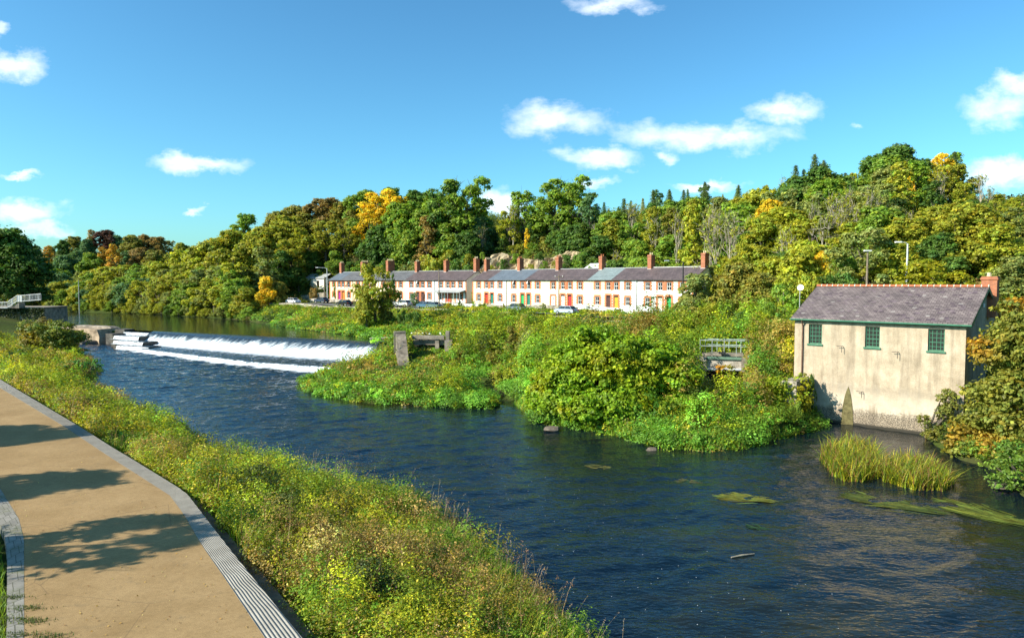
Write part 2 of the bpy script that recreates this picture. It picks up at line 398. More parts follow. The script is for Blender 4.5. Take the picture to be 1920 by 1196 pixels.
cx = WX.ravel()[Fw].mean(1); cy = WY.ravel()[Fw].mean(1)
keep = poly_sd(cx, cy, LOWER) < 3.5
ca_, sa_w = math.cos(.5), math.sin(.5)
fx = WX * ca_ + WY * sa_w; fy = -WX * sa_w + WY * ca_
WZ = (_vn(fx + 500, fy * 1.5 + 500, 2.9, 81) - .5) * .07 + (_vn(fx * .9 + 500 + fy * .2, fy * 1.6 + 500, 1.15, 82) - .5) * .085 + (_vn(fx * 1.0 + 700 - fy * .3, fy * 1.35 + 500, .62, 83) - .5) * .055
WZ = WZ * np.clip(rip, .2, 2.2) * np.where(WY < 14, 0, 1)
used = np.zeros(WX.size, bool); used[Fw[keep].ravel()] = True; rem = np.cumsum(used) - 1; us = used
w = mesh_np('river_water', np.c_[WX.ravel(), WY.ravel(), WZ.ravel()][us], rem[Fw[keep]], M_water, extra={'Foam': foam.ravel()[us], 'Ripple': rip.ravel()[us], 'Fleck': fleck.ravel()[us]}, smooth=True)
tag(w, kind='structure')
ux = np.arange(-234, -10, 3.0); uy = np.arange(100, 245, 3.0)
UX, UY = np.meshgrid(ux, uy)
# warp the grid's front so that it meets the crest exactly: clip by moving vertices onto the crest line
relu = np.stack([UX, UY], -1) - WA; su = relu @ WD; tu = relu @ WF
mask = tu > -.02
UX = np.where(mask, WA[0] + WD[0] * su - WF[0] * .02, UX); UY = np.where(mask, WA[1] + WD[1] * su - WF[1] * .02, UY)
iu = np.arange(UX.size).reshape(UX.shape)
Fu = np.stack([iu[:-1, :-1], iu[:-1, 1:], iu[1:, 1:], iu[1:, :-1]], -1).reshape(-1, 4)
cx = UX.ravel()[Fu].mean(1); cy = UY.ravel()[Fu].mean(1)
mk = mask.ravel()[Fu].all(1)
keep = (poly_sd(cx, cy, UPPER) < 3.2) & ~mk & ~((su.ravel()[Fu].mean(1) < -12) & (tu.ravel()[Fu].mean(1) > -6))
rp = np.full(UX.shape, .35) + .9 * np.exp(-((UX + 118) / 22) ** 2)
w2 = mesh_np('upper_river_water', np.c_[UX.ravel(), UY.ravel(), np.full(UX.size, 2.5)], Fu[keep], M_calm, extra={'Foam': np.full(UX.size, .0), 'Ripple': rp.ravel(), 'Fleck': np.full(UX.size, -1.)})
tag(w2, kind='structure')

# ---------------------------------------------------------------- weir
def mat_fall():
    m, nt, out = new_mat('falling_water')
    t = nt.nodes.new('ShaderNodeTexCoord')
    def uvn(sx, sy, sc, det=5, rough=.65, d=0):
        mp = nt.nodes.new('ShaderNodeMapping'); mp.inputs['Scale'].default_value = (sx, sy, 1); nt.links.new(t.outputs['UV'], mp.inputs[0])
        return noise(nt, mp.outputs[0], sc, det, rough, d)
    wa = N(nt, 'ShaderNodeAttribute', attribute_name='White').outputs['Fac']
    st = uvn(1.6, .22, 1.0, 7, .75, .3); st2 = uvn(.3, .08, 1.0, 3); st3 = uvn(4.0, .5, 1, 4, .7)
    f = mathn(nt, 'ADD', wa, mathn(nt, 'MULTIPLY', mathn(nt, 'SUBTRACT', st, .5), 1.5))
    f = mathn(nt, 'ADD', f, mathn(nt, 'MULTIPLY', mathn(nt, 'SUBTRACT', st2, .5), .7))
    f = mathn(nt, 'ADD', f, mathn(nt, 'MULTIPLY', mathn(nt, 'SUBTRACT', st3, .5), .6))
    r = ramp(nt, f, [(.38, (.025, .035, .04)), (.55, (.20, .24, .26)), (.72, (.66, .69, .71))])
    b = principled(nt, out, r.outputs[0], ramp(nt, f, [(.4, .08), (.6, .6)]).outputs[0], .5, bump(nt, mathn(nt, 'ADD', st, st3), 1.0, .12))
    return m
M_fall = mat_fall()
ns = 190; sv = np.linspace(0, WL + 6, ns)
prof = []  # (t, z, white) per s
V = []; W_ = []; UVs = []
rows_t = 30
for s in sv:
    lo = lip_off(s); face = lo * .52 + (.0 if s > 17 else -1.5 + .09 * s)
    face = max(face, 3.2)
    for k in range(rows_t):
        if k < 14:
            q = k / 13; t = q * face; z = 2.505 - 1.95 * (3 * q * q - 2 * q ** 3) if q > 0 else 2.505
            wgt = np.interp(q, [0, .15, .35, .6, 1], [-.4, -.05, .42, .8, 1.0])
        elif k < 25:
            q = (k - 13) / 11; t = face + (lo - face) * q; z = .555 - .14 * q
            wgt = np.interp(q, [0, .25, .5, .85, 1], [.95, .5, .16, .2, .6])
        else:
            q = (k - 24) / 5; t = lo + .45 * q; z = .41 - .65 * q ** 1.5; wgt = .75
        jit = .06 * math.sin(s * 3.1 + k) * (k > 3) + .05 * math.sin(s * 7.7 + k * .6) * (k > 3)
        x, y = wp(s, t + jit); V.append((x, y, z + (.05 * math.sin(s * 5.3 + k * 1.7) + .03 * math.sin(s * 11 + k)) * (k > 2))); W_.append(wgt); UVs.append((s, t))
ids = np.arange(ns * rows_t).reshape(ns, rows_t)
Ff = np.stack([ids[:-1, :-1], ids[:-1, 1:], ids[1:, 1:], ids[1:, :-1]], -1).reshape(-1, 4)
sm = (sv[:-1] + sv[1:]) / 2
kf = np.repeat((sm > 19), rows_t - 1) | (np.tile(np.arange(rows_t - 1), ns - 1) < 14)
kf &= np.repeat(sm > 9.0, rows_t - 1)
weir = empty('weir', (0, 0, 0)); tag(weir, 'long sloping weir with white water sliding down its face across the river', 'weir')
mesh_np('falling_water', V, Ff[kf], M_fall, weir, uv=UVs, smooth=True, extra={'White': W_})
M_conc = mat_plain('weathered_concrete', (.27, .23, .18), .9, .45, .8, bd=.04)
M_dkconc = mat_plain('wet_concrete', (.09, .08, .065), .7, .5, 1.2, bd=.04)
b = MB()   # stepped ledges and the dividing pier at the left end
def wbox(b, s0, s1, t0, t1, z0, z1, mi=0):
    pts = [wp(s0, t0), wp(s0, t1), wp(s1, t1), wp(s1, t0)]
    b.prism(pts if np.cross(pts[1] - pts[0], pts[2] - pts[1]) > 0 else pts[::-1], z0, z1, mi)
wbox(b, -1.2, 1.6, -1.2, 1.0, -.5, 2.62, 1)
wbox(b, 1.6, 9.5, .2, 1.2, -.5, 2.2, 1); wbox(b, 2.6, 10.5, 1.2, 4.2, -.5, 1.75, 1); wbox(b, 6.5, 15.5, 4.2, 7.0, -.5, 1.15, 1); wbox(b, 10.5, 20, 7.0, 9.4, -.5, .62, 1)
wbox(b, .4, 2.4, 1.0, 4.0, -.5, 2.0, 1)
b.build('stepped_ledge', [M_conc, M_dkconc], weir)
# water running over the steps
b = MB(); Vv = []; Ww = []; Uu = []; Fv = []
def sheet(s0, s1, t0, t1, z, zdrop, seed):
    n = 26; r = random.Random(seed); st = len(Vv)
    for i in range(n + 1):
        s = s0 + (s1 - s0) * i / n; j = r.uniform(-.12, .12)
        for (t, zz, wgt) in ((t0, z, .1), (t0 + (t1 - t0) * .5, z - .01, .2), (t1 - .1, z - .02, .45), (t1 + .08 + j * .3, z - .12, .75), (t1 + .22 + j, zdrop, .8), (t1 + .9 + j * 3, zdrop - .02, .5)):
            x, y = wp(s, t); Vv.append((x, y, zz)); Ww.append(wgt); Uu.append((s, t))
    for i in range(n):
        for k in range(5):
            a = st + i * 6 + k; Fv.append((a, a + 1, a + 7, a + 6))
sheet(1.7, 9.4, .3, 1.2, 2.24, 1.78, 1); sheet(3.4, 10.4, 1.9, 4.2, 1.79, 1.18, 2); sheet(7.2, 15.4, 4.6, 7.0, 1.19, .65, 3); sheet(11.5, 20, 7.3, 9.4, .66, .04, 4)
mesh_np('step_water', Vv, Fv, M_fall, weir, uv=Uu, extra={'White': Ww})

# rough rock apron at the left of the weir, a big concrete block, and the side chute
blk = empty('concrete_block', (*wp(-9, 1.5), 0), math.atan2(WD[1], WD[0])); tag(blk, 'big weathered brown concrete block at the left end of the weir', 'block')
def jag_box(lx, ly, lz, seed, amp=.18, n=9, rnd=0):
    r = np.random.default_rng(seed); bm_v = []; 
    import bmesh
    bm = bmesh.new(); bmesh.ops.create_cube(bm, size=1); bmesh.ops.subdivide_edges(bm, edges=bm.edges[:], cuts=n, use_grid_fill=True)
    for v in bm.verts:
        c = v.co
        if rnd: q_ = c.normalized() * .62; v.co = c.lerp(q_, rnd); c = v.co
        k = _vn(np.array([c.x * lx * 1.3 + c.z * 5 + 50]), np.array([c.y * ly * 1.3 + c.z * 3 + 50]), 1.3, seed)[0] - .5
        sl = 1 - .12 * (c.z + .5)
        v.co = (c.x * lx * sl + k * amp * 2, c.y * ly * sl + k * amp * 2, (c.z + .5) * lz + (k * amp if c.z > .4 else 0))
    me = bpy.data.meshes.new('rock'); bm.to_mesh(me); bm.free(); return me
M_darkrock = mat_plain('wet_stone', (.15, .12, .09), .7, .5, 2.0, bd=.05)
M_rock = mat_plain('brown_rock', (.36, .27, .18), .9, .5, .9, bd=.1)
def obj_me(name, me, mat_, parent=None, loc=None):
    me.materials.clear(); me.materials.append(mat_); o = bpy.data.objects.new(name, me); C.objects.link(o)
    if parent: o.parent = parent
    if loc is not None: o.location = loc
    return o
o = obj_me('body', jag_box(15.5, 5.5, 3.3, 3), M_rock, blk, (0, 0, -.6)); 
o = obj_me('footing', jag_box(17, 3.5, 1.2, 8), M_dkconc, blk, (-.5, -4.2, -.6))
o = obj_me('capping', jag_box(12, 1.8, .35, 12, .08), M_conc, blk, (1.0, 1.2, 2.72))
# side chute (fish pass) left
CH = [P(112, 614, 2.5), P(70, 622, 1.9), P(30, 637, .9), P(8, 646, .2)]
ch = empty('fish_pass_chute', (0, 0, 0)); tag(ch, 'narrow sloping chute of white water beside the stone wall at far left', 'chute')
Vc = []; Wc = []; Uc = []
cc_ = [np.interp(np.linspace(0, 3, 16), range(4), [c[i] for c in CH]) for i in range(3)]
wdir = np.array([1.0, .12]); 
for i in range(16):
    for j in range(7):
        hw = 3.6
        Vc.append((cc_[0][i] + wdir[0] * hw * (j / 3 - 1), cc_[1][i] + wdir[1] * hw * (j / 3 - 1) , cc_[2][i] + .05 * math.sin(i * 2.2 + j * 1.9))); Wc.append(.55 + .03 * i); Uc.append((j * 1.0, i * 1.3))
idc = np.arange(16 * 7).reshape(16, 7)
mesh_np('falling_water', Vc, np.stack([idc[:-1, :-1], idc[:-1, 1:], idc[1:, 1:], idc[1:, :-1]], -1).reshape(-1, 4), M_fall, ch, uv=Uc, extra={'White': Wc}, smooth=True)
for sgn in (-1, 1):
    b = MB()
    for i in range(15):
        p0 = np.array([cc_[0][i], cc_[1][i]]) + wdir * 3.9 * sgn; p1 = np.array([cc_[0][i + 1], cc_[1][i + 1]]) + wdir * 3.9 * sgn
        for (za, zb) in (((-.8), .28),):
            q = [(p0[0] - .3, p0[1], cc_[2][i] + zb), (p0[0] + .3, p0[1], cc_[2][i] + zb), (p1[0] + .3, p1[1], cc_[2][i + 1] + zb), (p1[0] - .3, p1[1], cc_[2][i + 1] + zb)]
            b.poly(q[::-1])
            for s2, e2 in ((0, 3), (2, 1)):
                b.poly([q[s2], q[e2], (q[e2][0], q[e2][1], -.8), (q[s2][0], q[s2][1], -.8)])
        if i == 14: b.poly([q[3], q[2], (q[2][0], q[2][1], -.8), (q[3][0], q[3][1], -.8)])
    b.build('side_wall', M_conc, ch)

# ---------------------------------------------------------------- path
m, nt, out = new_mat('path_surface')
co = coords(nt); n1 = noise(nt, co, .5, 6, .65); n2 = noise(nt, co, 60, 2, .7); n3 = noise(nt, co, 9, 5, .7)
c = mixc(nt, 1, ramp(nt, n1, [(.3, (.27, .175, .078)), (.7, (.37, .25, .12))]).outputs[0], ramp(nt, n2, [(.3, .55), (.7, 1.35)]).outputs[0], 'MULTIPLY')
c = mixc(nt, .6, c, ramp(nt, n3, [(.3, .7), (.7, 1.15)]).outputs[0], 'MULTIPLY')
st_n = noise(nt, coords(nt, 'Object', (1, 1, 1)), .9, 8, .8, .4); c = mixc(nt, ramp(nt, st_n, [(.56, 0.), (.68, .45)]).outputs[0], c, (.15, .115, .07))
crk = N(nt, 'ShaderNodeTexVoronoi', Scale=.22, feature='DISTANCE_TO_EDGE'); nt.links.new(mixc(nt, .04, co, noise(nt, co, 1.5, 4, .6)), crk.inputs['Vector'])
c = mixc(nt, ramp(nt, crk.outputs['Distance'], [(.0, .5), (.004, 0.)]).outputs[0], c, (.10, .07, .045))
principled(nt, out, c, .95, .1, bump(nt, n2, .5, .01)); M_path = m
def strip(name, A, B, z, mat_, zb=None, kind='structure'):
    """flat strip between two world polylines of equal length; sides drop to zb"""
    b = MB(); n = len(A)
    for i in range(n - 1):
        b.poly([(*A[i], z), (*B[i], z), (*B[i + 1], z), (*A[i + 1], z)])
        if zb is not None:
            for L in (A, B): b.poly([(*L[i], z), (*L[i + 1], z), (*L[i + 1], zb), (*L[i], zb)])
    o = b.build(name, mat_); 
    # consistent normals up
    tag(o, kind=kind); return o
def resample(L, n):
    L = np.array(L); d = np.r_[0, np.cumsum(np.linalg.norm(np.diff(L, axis=0), axis=1))]
    t = np.linspace(0, d[-1], n); return np.c_[np.interp(t, d, L[:, 0]), np.interp(t, d, L[:, 1])]
def px_line(L, z, n=60):
    return resample(XY(L, z), n)
ro, ri = px_line(PATH_R_OUT, ZP), px_line(PATH_R_IN, ZP)
li, lo_ = px_line(PATH_L_IN, ZP), px_line(PATH_L_OUT, ZP)
# path surface polygon (one sheet)
b = MB(); pts = [(*p, ZP) for p in ri] + [(*p, ZP) for p in li[::-1]]
b.poly(pts[::-1]); pth = b.build('path', M_path); tag(pth, kind='structure')
m, nt, out = new_mat('ribbed_kerb')
t = nt.nodes.new('ShaderNodeTexCoord'); wv = nt.nodes.new('ShaderNodeTexWave'); wv.inputs['Scale'].default_value = 3.2; wv.bands_direction = 'X'
mp = nt.nodes.new('ShaderNodeMapping'); nt.links.new(t.outputs['UV'], mp.inputs[0]); nt.links.new(mp.outputs[0], wv.inputs['Vector'])
n1 = noise(nt, coords(nt), 1.2, 6, .65); n2 = noise(nt, coords(nt), 14, 4, .7)
c = ramp(nt, mathn(nt, 'ADD', mathn(nt, 'MULTIPLY', n1, .6), mathn(nt, 'MULTIPLY', n2, .4)), [(.3, (.22, .20, .165)), (.7, (.42, .39, .33))]).outputs[0]
c = mixc(nt, .65, c, ramp(nt, wv.outputs['Fac'], [(.25, .62), (.6, 1.08)]).outputs[0], 'MULTIPLY')
principled(nt, out, c, .9, .15, bump(nt, wv.outputs['Fac'], .8, .03)); M_rib = m
m, nt, out = new_mat('pale_kerb_stone')
t = nt.nodes.new('ShaderNodeTexCoord'); bk = nt.nodes.new('ShaderNodeTexBrick'); nt.links.new(t.outputs['UV'], bk.inputs['Vector'])
bk.inputs['Scale'].default_value = 1; bk.inputs['Brick Width'].default_value = .34; bk.inputs['Row Height'].default_value = .75; bk.inputs['Mortar Size'].default_value = .014
bk.inputs['Color1'].default_value = (.30, .28, .24, 1); bk.inputs['Color2'].default_value = (.24, .225, .19, 1); bk.inputs['Mortar'].default_value = (.10, .10, .07, 1)
nk = noise(nt, coords(nt), 2.2, 7, .75); c = mixc(nt, .8, bk.outputs['Color'], ramp(nt, nk, [(.3, .5), (.7, 1.15)]).outputs[0], 'MULTIPLY')
c = mixc(nt, ramp(nt, noise(nt, coords(nt), .9, 7, .8), [(.52, 0.), (.62, .6)]).outputs[0], c, (.12, .13, .05))
principled(nt, out, c, .9, .15, bump(nt, nk, .5, .02)); M_kerb = m
def kerb(name, A, B, z, mat_, zb):
    n = len(A); V = []; UV = []; Fq = []
    d = np.r_[0, np.cumsum(np.linalg.norm(np.diff(A, axis=0), axis=1))]
    for i in range(n):
        w_ = np.linalg.norm(np.array(A[i]) - np.array(B[i]))
        V += [(*A[i], zb), (*A[i], z), (*B[i], z), (*B[i], zb)]; UV += [(-.3, d[i]), (0, d[i]), (w_, d[i]), (w_ + .3, d[i])]
        if i:
            for k in range(3): a0 = (i - 1) * 4 + k; Fq.append((a0, a0 + 1, a0 + 5, a0 + 4))
    o = mesh_np(name, V, Fq, mat_, uv=UV); tag(o, kind='structure'); return o
kerb('kerb', ri, ro, ZP + .006, M_rib, 2.2)
kerb('path_edging', lo_, li, ZP + .006, M_kerb, 3.2)
# brown edging ledge below the kerb
lg_o = px_line([(150, 806), (213, 846), (262, 866), (372, 930), (470, 1037), (607, 1196), (700, 1310)], 3.15); lg_i = px_line([(140, 800), (213, 848), (247, 868), (348, 930), (437, 1045), (567, 1205), (640, 1300)], 3.15)
M_led = mat_plain('brown_ledge', (.19, .12, .07), .9, .4, 2.0)
kerb('ledge', lg_i, lg_o, 2.95, M_led, 2.0)
# ---------------------------------------------------------------- buildings
M_glass, nt, out = new_mat('window_glass'); principled(nt, out, (.02, .025, .03), .08, .6)
M_white = mat_plain('white_paint', (.78, .77, .73), .6, .08, 3)
M_green = mat_plain('green_paint', (.05, .17, .10), .5, .2, 3)
M_oran = mat_brick('orange_brick', (.58, .13, .04), (.68, .19, .06), (.48, .33, .22), .22, .075, .008)
M_chim = mat_brick('chimney_brick', (.44, .12, .05), (.54, .18, .07), (.28, .2, .15), .22, .075, .010)
M_pot = mat_plain('cream_chimney_pot', (.62, .50, .30), .8, .2)
M_redpot = mat_plain('terracotta_pot', (.42, .14, .06), .8, .2)
M_lead = mat_plain('pale_flashing', (.62, .6, .56), .7, .2)
M_metal = mat_plain('grey_metal', (.33, .34, .33), .5, .2, spec=.5)
M_black = mat_plain('black_pipe', (.03, .03, .03), .6, .3)

def wall_face(b, o, u, W, Hh, openings, deep, mi=0, mr=None, vdir=(0, 0, 1)):
    """front face with real openings; normal is u x z ... reveals go `deep` inwards (+n)"""
    o = np.array(o, float); u = np.array(u, float); z = np.array([0, 0, 1.]); n = np.cross(z, u)   # pointing inwards (back)
    xs = sorted({0, W} | {v for q in openings for v in (q[0], q[1])}); zs = sorted({0, Hh} | {v for q in openings for v in (q[2], q[3])})
    for i in range(len(xs) - 1):
        for j in range(len(zs) - 1):
            cx, cz = (xs[i] + xs[i + 1]) / 2, (zs[j] + zs[j + 1]) / 2
            if any(q[0] < cx < q[1] and q[2] < cz < q[3] for q in openings): continue
            b.poly([o + u * xs[i] + z * zs[j], o + u * xs[i + 1] + z * zs[j], o + u * xs[i + 1] + z * zs[j + 1], o + u * xs[i] + z * zs[j + 1]], mi)
    for (x0, x1, z0, z1) in openings:
        p = [o + u * x0 + z * z0, o + u * x1 + z * z0, o + u * x1 + z * z1, o + u * x0 + z * z1]
        for k in range(4):
            a, c = p[k], p[(k + 1) % 4]; b.poly([a, a + n * deep, c + n * deep, c], mi if mr is None else mr)

def window(parent, x0, x1, z0, z1, y, mat_f, kind='sash', name='window', cols=2, rows=2, fr=.07, mat_g=None, sill=True, sillmat=None, dark=None):
    """window as a part: frame mesh, pane as its sub-part; local wall plane y=0, window set back at y"""
    b = MB()
    b.box(x0, x0 + fr, y, y + .07, z0, z1); b.box(x1 - fr, x1, y, y + .07, z0, z1)
    b.box(x0 + fr, x1 - fr, y, y + .07, z0, z0 + fr); b.box(x0 + fr, x1 - fr, y, y + .07, z1 - fr, z1)
    t = fr * .42
    for c in range(1, cols):
        xc = x0 + (x1 - x0) * c / cols; b.box(xc - t / 2, xc + t / 2, y + .004, y + .06, z0 + fr, z1 - fr)
    for r in range(1, rows):
        zc = z0 + (z1 - z0) * r / rows; tt = t if rows > 2 and r != rows // 2 else t * 1.6
        b.box(x0 + fr, x1 - fr, y + .008, y + .056, zc - tt / 2, zc + tt / 2)
    o = b.build(name, mat_f, parent)
    g_ = MB(); g_.poly([(x0 + .01, y + .035, z0 + .01), (x1 - .01, y + .035, z0 + .01), (x1 - .01, y + .035, z1 - .01), (x0 + .01, y + .035, z1 - .01)])
    g_.build('pane', mat_g or M_glass, o)
    if sill:
        s_ = MB(); s_.box(x0 - .1, x1 + .1, -.1, y - .003, z0 - .12, z0 - .003); s_.build('sill', sillmat or mat_f, o)
    return o

# wall finishes and roofs of the row
def mat_render(name, col, var=.1, stain=.25):
    m, nt, out = new_mat(name); co = coords(nt)
    n1 = noise(nt, co, 1.1, 6, .65); cs = coords(nt, 'Object', (1, 1, .12)); n2 = noise(nt, cs, 2.2, 5, .7); n3 = noise(nt, co, 25, 3)
    c = ramp(nt, n1, [(.3, [c * (1 - var) for c in col]), (.7, [min(1, c * (1 + var)) for c in col])]).outputs[0]
    c = mixc(nt, stain, c, ramp(nt, n2, [(.35, .45), (.6, 1.0)]).outputs[0], 'MULTIPLY')
    principled(nt, out, c, .9, .15, bump(nt, n3, .3, .01)); return m
WALLS = dict(peach=mat_render('peach_render', (.82, .62, .41)), cream=mat_render('cream_render', (.86, .72, .49)), white=mat_render('white_render', (.86, .84, .78)), ivory=mat_render('ivory_render', (.75, .70, .58)))
ROOFS = dict(purple=mat_slate('purple_slate', ((.115, .085, .085), (.15, .11, .105), (.3, .28, .24)), var=.7), grey=mat_slate('grey_slate', ((.13, .13, .135), (.17, .165, .165), (.3, .29, .27)), var=.6),
             blue=mat_slate('blue_grey_slate', ((.125, .15, .18), (.15, .18, .21), (.2, .24, .27)), var=.4), pale=mat_slate('pale_green_grey_tiles', ((.21, .26, .26), (.24, .29, .285), (.3, .33, .32)), .3, .3, var=.3))
DOORS = {k: mat_plain(k + '_door_paint', c, .45, .1) for k, c in dict(red=(.55, .035, .02), darkred=(.42, .03, .03), green=(.03, .35, .10), teal=(.02, .17, .12), brown=(.08, .035, .03), yellow=(.62, .33, .03), cream=(.75, .68, .48), white=(.8, .79, .75), purple=(.35, .03, .22), orange=(.55, .2, .03)).items()}

def quoin(b, x, z0, z1, side, wid=.34, y=-.03):
    """toothed brick edge beside an opening"""
    z = z0; k = 0
    while z < z1 - .01:
        zz = min(z + .24, z1); w_ = wid + (.11 if k % 2 else 0)
        if side < 0: b.box(x - w_, x, y, .001, z, zz)
        else: b.box(x, x + w_, y, .001, z, zz)
        z = zz; k += 1
def make_house(A, B, f0, f1, spec, zb, flip):
    """one house of the row; f0..f1 = fractions along A->B; spec = dict"""
    u, v = frame2(A, B); Lt = np.linalg.norm(B - A); o = A + u * Lt * f0; W = Lt * (f1 - f0)
    root = empty('terraced_house', (o[0], o[1], zb), math.atan2(u[1], u[0]))
    tag(root, spec['label'], 'house', 'houses of the long brick trimmed terrace')
    He = 5.3; D = 8.0; DW = .95
    half = flip   # False: window left / door right end of the unit's first half
    # positions inside the house: outside window and the inner column beside the party wall of the pair
    if not flip: xw, xd = W * .38, W * .84
    else: xw, xd = W * .62, W * .16
    up = [(xw - .5, xw + .5, 3.35, 4.8), (xd - .5, xd + .5, 3.35, 4.8)]
    low = [(xw - .5, xw + .5, .55, 2.1), (xd - DW / 2, xd + DW / 2, .12, 2.35)]
    if spec.get('tall'): low[0] = (xw - .55, xw + .55, .15, 2.1)
    b = MB(); ops = up + low
    wall_face(b, (0, 0, 0), (1, 0, 0), W, He, ops, .22)
    b.poly([(0, 0, -.8), (W, 0, -.8), (W, 0, 0), (0, 0, 0)])
    b.poly([(0, D, -.8), (0, D, He), (W, D, He), (W, D, -.8)][::1])
    zr = He + 2.05
    for x, on in ((0, spec.get('gl')), (W, spec.get('gr'))):
        b.poly([(x, 0, -.8), (x, D, -.8), (x, D, He), (x, D / 2, zr - .05), (x, 0, He)])
    b.build('wall', [WALLS[spec['wall']]], root)
    # roof
    ov = .28; V = []; g0 = -.15 if spec.get('gl') else 0; g1 = W + (.15 if spec.get('gr') else 0)
    b = MB(); k = (zr - He) / (D / 2); t_ = .12
    def sl(y): return He + k * (y if y < D / 2 else D - y)
    for (ya, yb) in ((-ov, D / 2), (D / 2, D + ov)):
        za, zb2 = He + k * (min(ya, D - ya)), He + k * (min(yb, D - yb))
        b.poly([(g0, ya, za + t_), (g1, ya, za + t_), (g1, yb, zb2 + t_), (g0, yb, zb2 + t_)])
    za = He - k * ov
    b.poly([(g0, -ov, za), (g1, -ov, za), (g1, -ov, za + t_), (g0, -ov, za + t_)])
    for x in (g0, g1): b.poly([(x, -ov, za), (x, D / 2, zr), (x, D / 2, zr + t_), (x, -ov, za + t_)]); b.poly([(x, D / 2, zr), (x, D + ov, za), (x, D + ov, za + t_), (x, D / 2, zr + t_)])
    rf = b.build('roof', [ROOFS[spec['roof']]], root)
    uvl = rf.data.uv_layers.new(name='UVMap'); uo = random.random() * 5
    for poly in rf.data.polygons:
        for li_ in poly.loop_indices:
            c_ = rf.data.vertices[rf.data.loops[li_].vertex_index].co; uvl.data[li_].uv = (c_.x + uo, c_.y * 1.12 + uo)
    b = MB(); b.box(g0, g1, D / 2 - .12, D / 2 + .12, zr + t_ - .05, zr + t_ + .06); b.build('ridge', M_lead if spec.get('ridge') else M_metal, rf)
    b = MB(); b.box(g0, g1, -ov - .1, -ov + .01, za - .06, za + .04); b.build('gutter', M_black, root)
    for k_, (x0, x1, z0, z1) in enumerate(ops):
        b = MB(); quoin(b, x0, z0 if z0 > .4 else 0, z1, -1); quoin(b, x1, z0 if z0 > .4 else 0, z1, 1)
        b.box(x0 - .28, x1 + .28, -.034, .001, z1 + .002, z1 + .32)
        if k_ == 1:
            if not flip: b.box(xd + .5 + .455, W, -.032, .001, 3.3, 4.95)
            else: b.box(0, xd - .5 - .455, -.032, .001, 3.3, 4.95)
        b.build('brick_surround', M_oran, root)
    if spec.get('band'): b = MB(); b.box(0, W, -.038, .001, He - .34, He - .05); b.build('brick_band', M_oran, root)
    for on, x, sd_ in ((spec.get('gl'), 0.0, 1), (spec.get('gr'), W, -1)):
        if on: b = MB(); quoin(b, x, 0, He - .4, sd_, .3, -.036); b.build('brick_corner', M_oran, root)
    wf = M_white
    for (x0, x1, z0, z1) in up:
        window(root, x0, x1, z0, z1, .10, wf, cols=2, rows=spec.get('rows', 2), fr=.10)
    if spec.get('tall'):
        window(root, *low[0], .10, wf, cols=2, rows=2, fr=.3, sill=False)
    else: window(root, *low[0], .10, wf, cols=2, rows=2, fr=.10)
    x0, x1, z0, z1 = low[1]
    b = MB(); b.box(x0 + .002, x1 - .002, .12, .17, z0, z1 - .32); b.box(x0 + .15, x1 - .15, .10, .12, z0 + .25, z0 + .85); b.box(x0 + .15, x1 - .15, .10, .12, z0 + 1.0, z1 - .5)
    dr = b.build('door', DOORS[spec['door']], root)
    b = MB(); b.poly([(x0, .15, z1 - .31), (x1, .15, z1 - .31), (x1, .15, z1), (x0, .15, z1)]); b.build('fanlight', M_glass, dr)
    b = MB(); b.box(x0 + .1, x0 + .16, .06, .12, z0 + .95, z0 + 1.08); b.build('handle', M_metal, dr)
    if spec.get('pipe'):
        b = MB(); b.tube([(W - .12, -.09, -.5), (W - .12, -.09, He - .1)], .055, 6); b.build('drainpipe', M_black, root)
    if spec.get('dish'):
        b = MB(); n = 12
        c0 = np.array([xd - .1, -.35, 4.75]) if spec['dish'] == 1 else np.array([xw + .1, -.35, 4.75])
        nd = np.array([-.5, -.8, .35]); nd /= np.linalg.norm(nd); a_ = np.cross(nd, [0, 0, 1]); a_ /= np.linalg.norm(a_); b__ = np.cross(nd, a_)
        ring = [c0 + .36 * (math.cos(2 * PI * i / n) * a_ + math.sin(2 * PI * i / n) * b__) for i in range(n)]
        for i in range(n): b.poly([ring[i], ring[(i + 1) % n], c0 - nd * .1])
        b.tube([c0 - nd * .1, c0 - nd * .1 + np.array([0, .3, -.1])], .03, 5); b.build('satellite_dish', M_white, root)
    if spec.get('chim'):
        for side, (cw, hh, pots, pm) in spec['chim'].items():
            x = 0.0 if side == 'l' else W
            if side == 'l' and spec.get('gl'): x = .42
            if side == 'r' and spec.get('gr'): x = W - .42
            b = MB(); y0, y1 = D / 2 - cw / 2, D / 2 + cw / 2; zt = zr + hh
            b.box(x - .40, x + .40, y0, y1, zr - .55, zt - .32); b.box(x - .46, x + .46, y0 - .06, y1 + .06, zt - .318, zt - .16); b.box(x - .42, x + .42, y0 - .02, y1 + .02, zt - .158, zt)
            b.box(x - .44, x + .44, y0 - .04, y1 + .04, zt - .95, zt - .80)
            ch_ = b.build('chimney', M_chim, root)
            b = MB(); b.box(x - .44, x + .44, y0 - .05, y1 + .05, zr - .62, zr - .25 + .1); b.build('flashing', M_lead, ch_)
            for i in range(pots):
                yy_ = y0 + (i + .5) * (y1 - y0) / pots; b = MB(); b.tube([(x, yy_, zt + .001), (x, yy_, zt + .12), (x, yy_, zt + .42)], [.13, .11, .12], 8)
                b.build('chimney_pot', M_pot if pm else M_redpot, ch_)
    return root
cs = lambda w_, h_, n_, p=1: (w_, h_, n_, p)
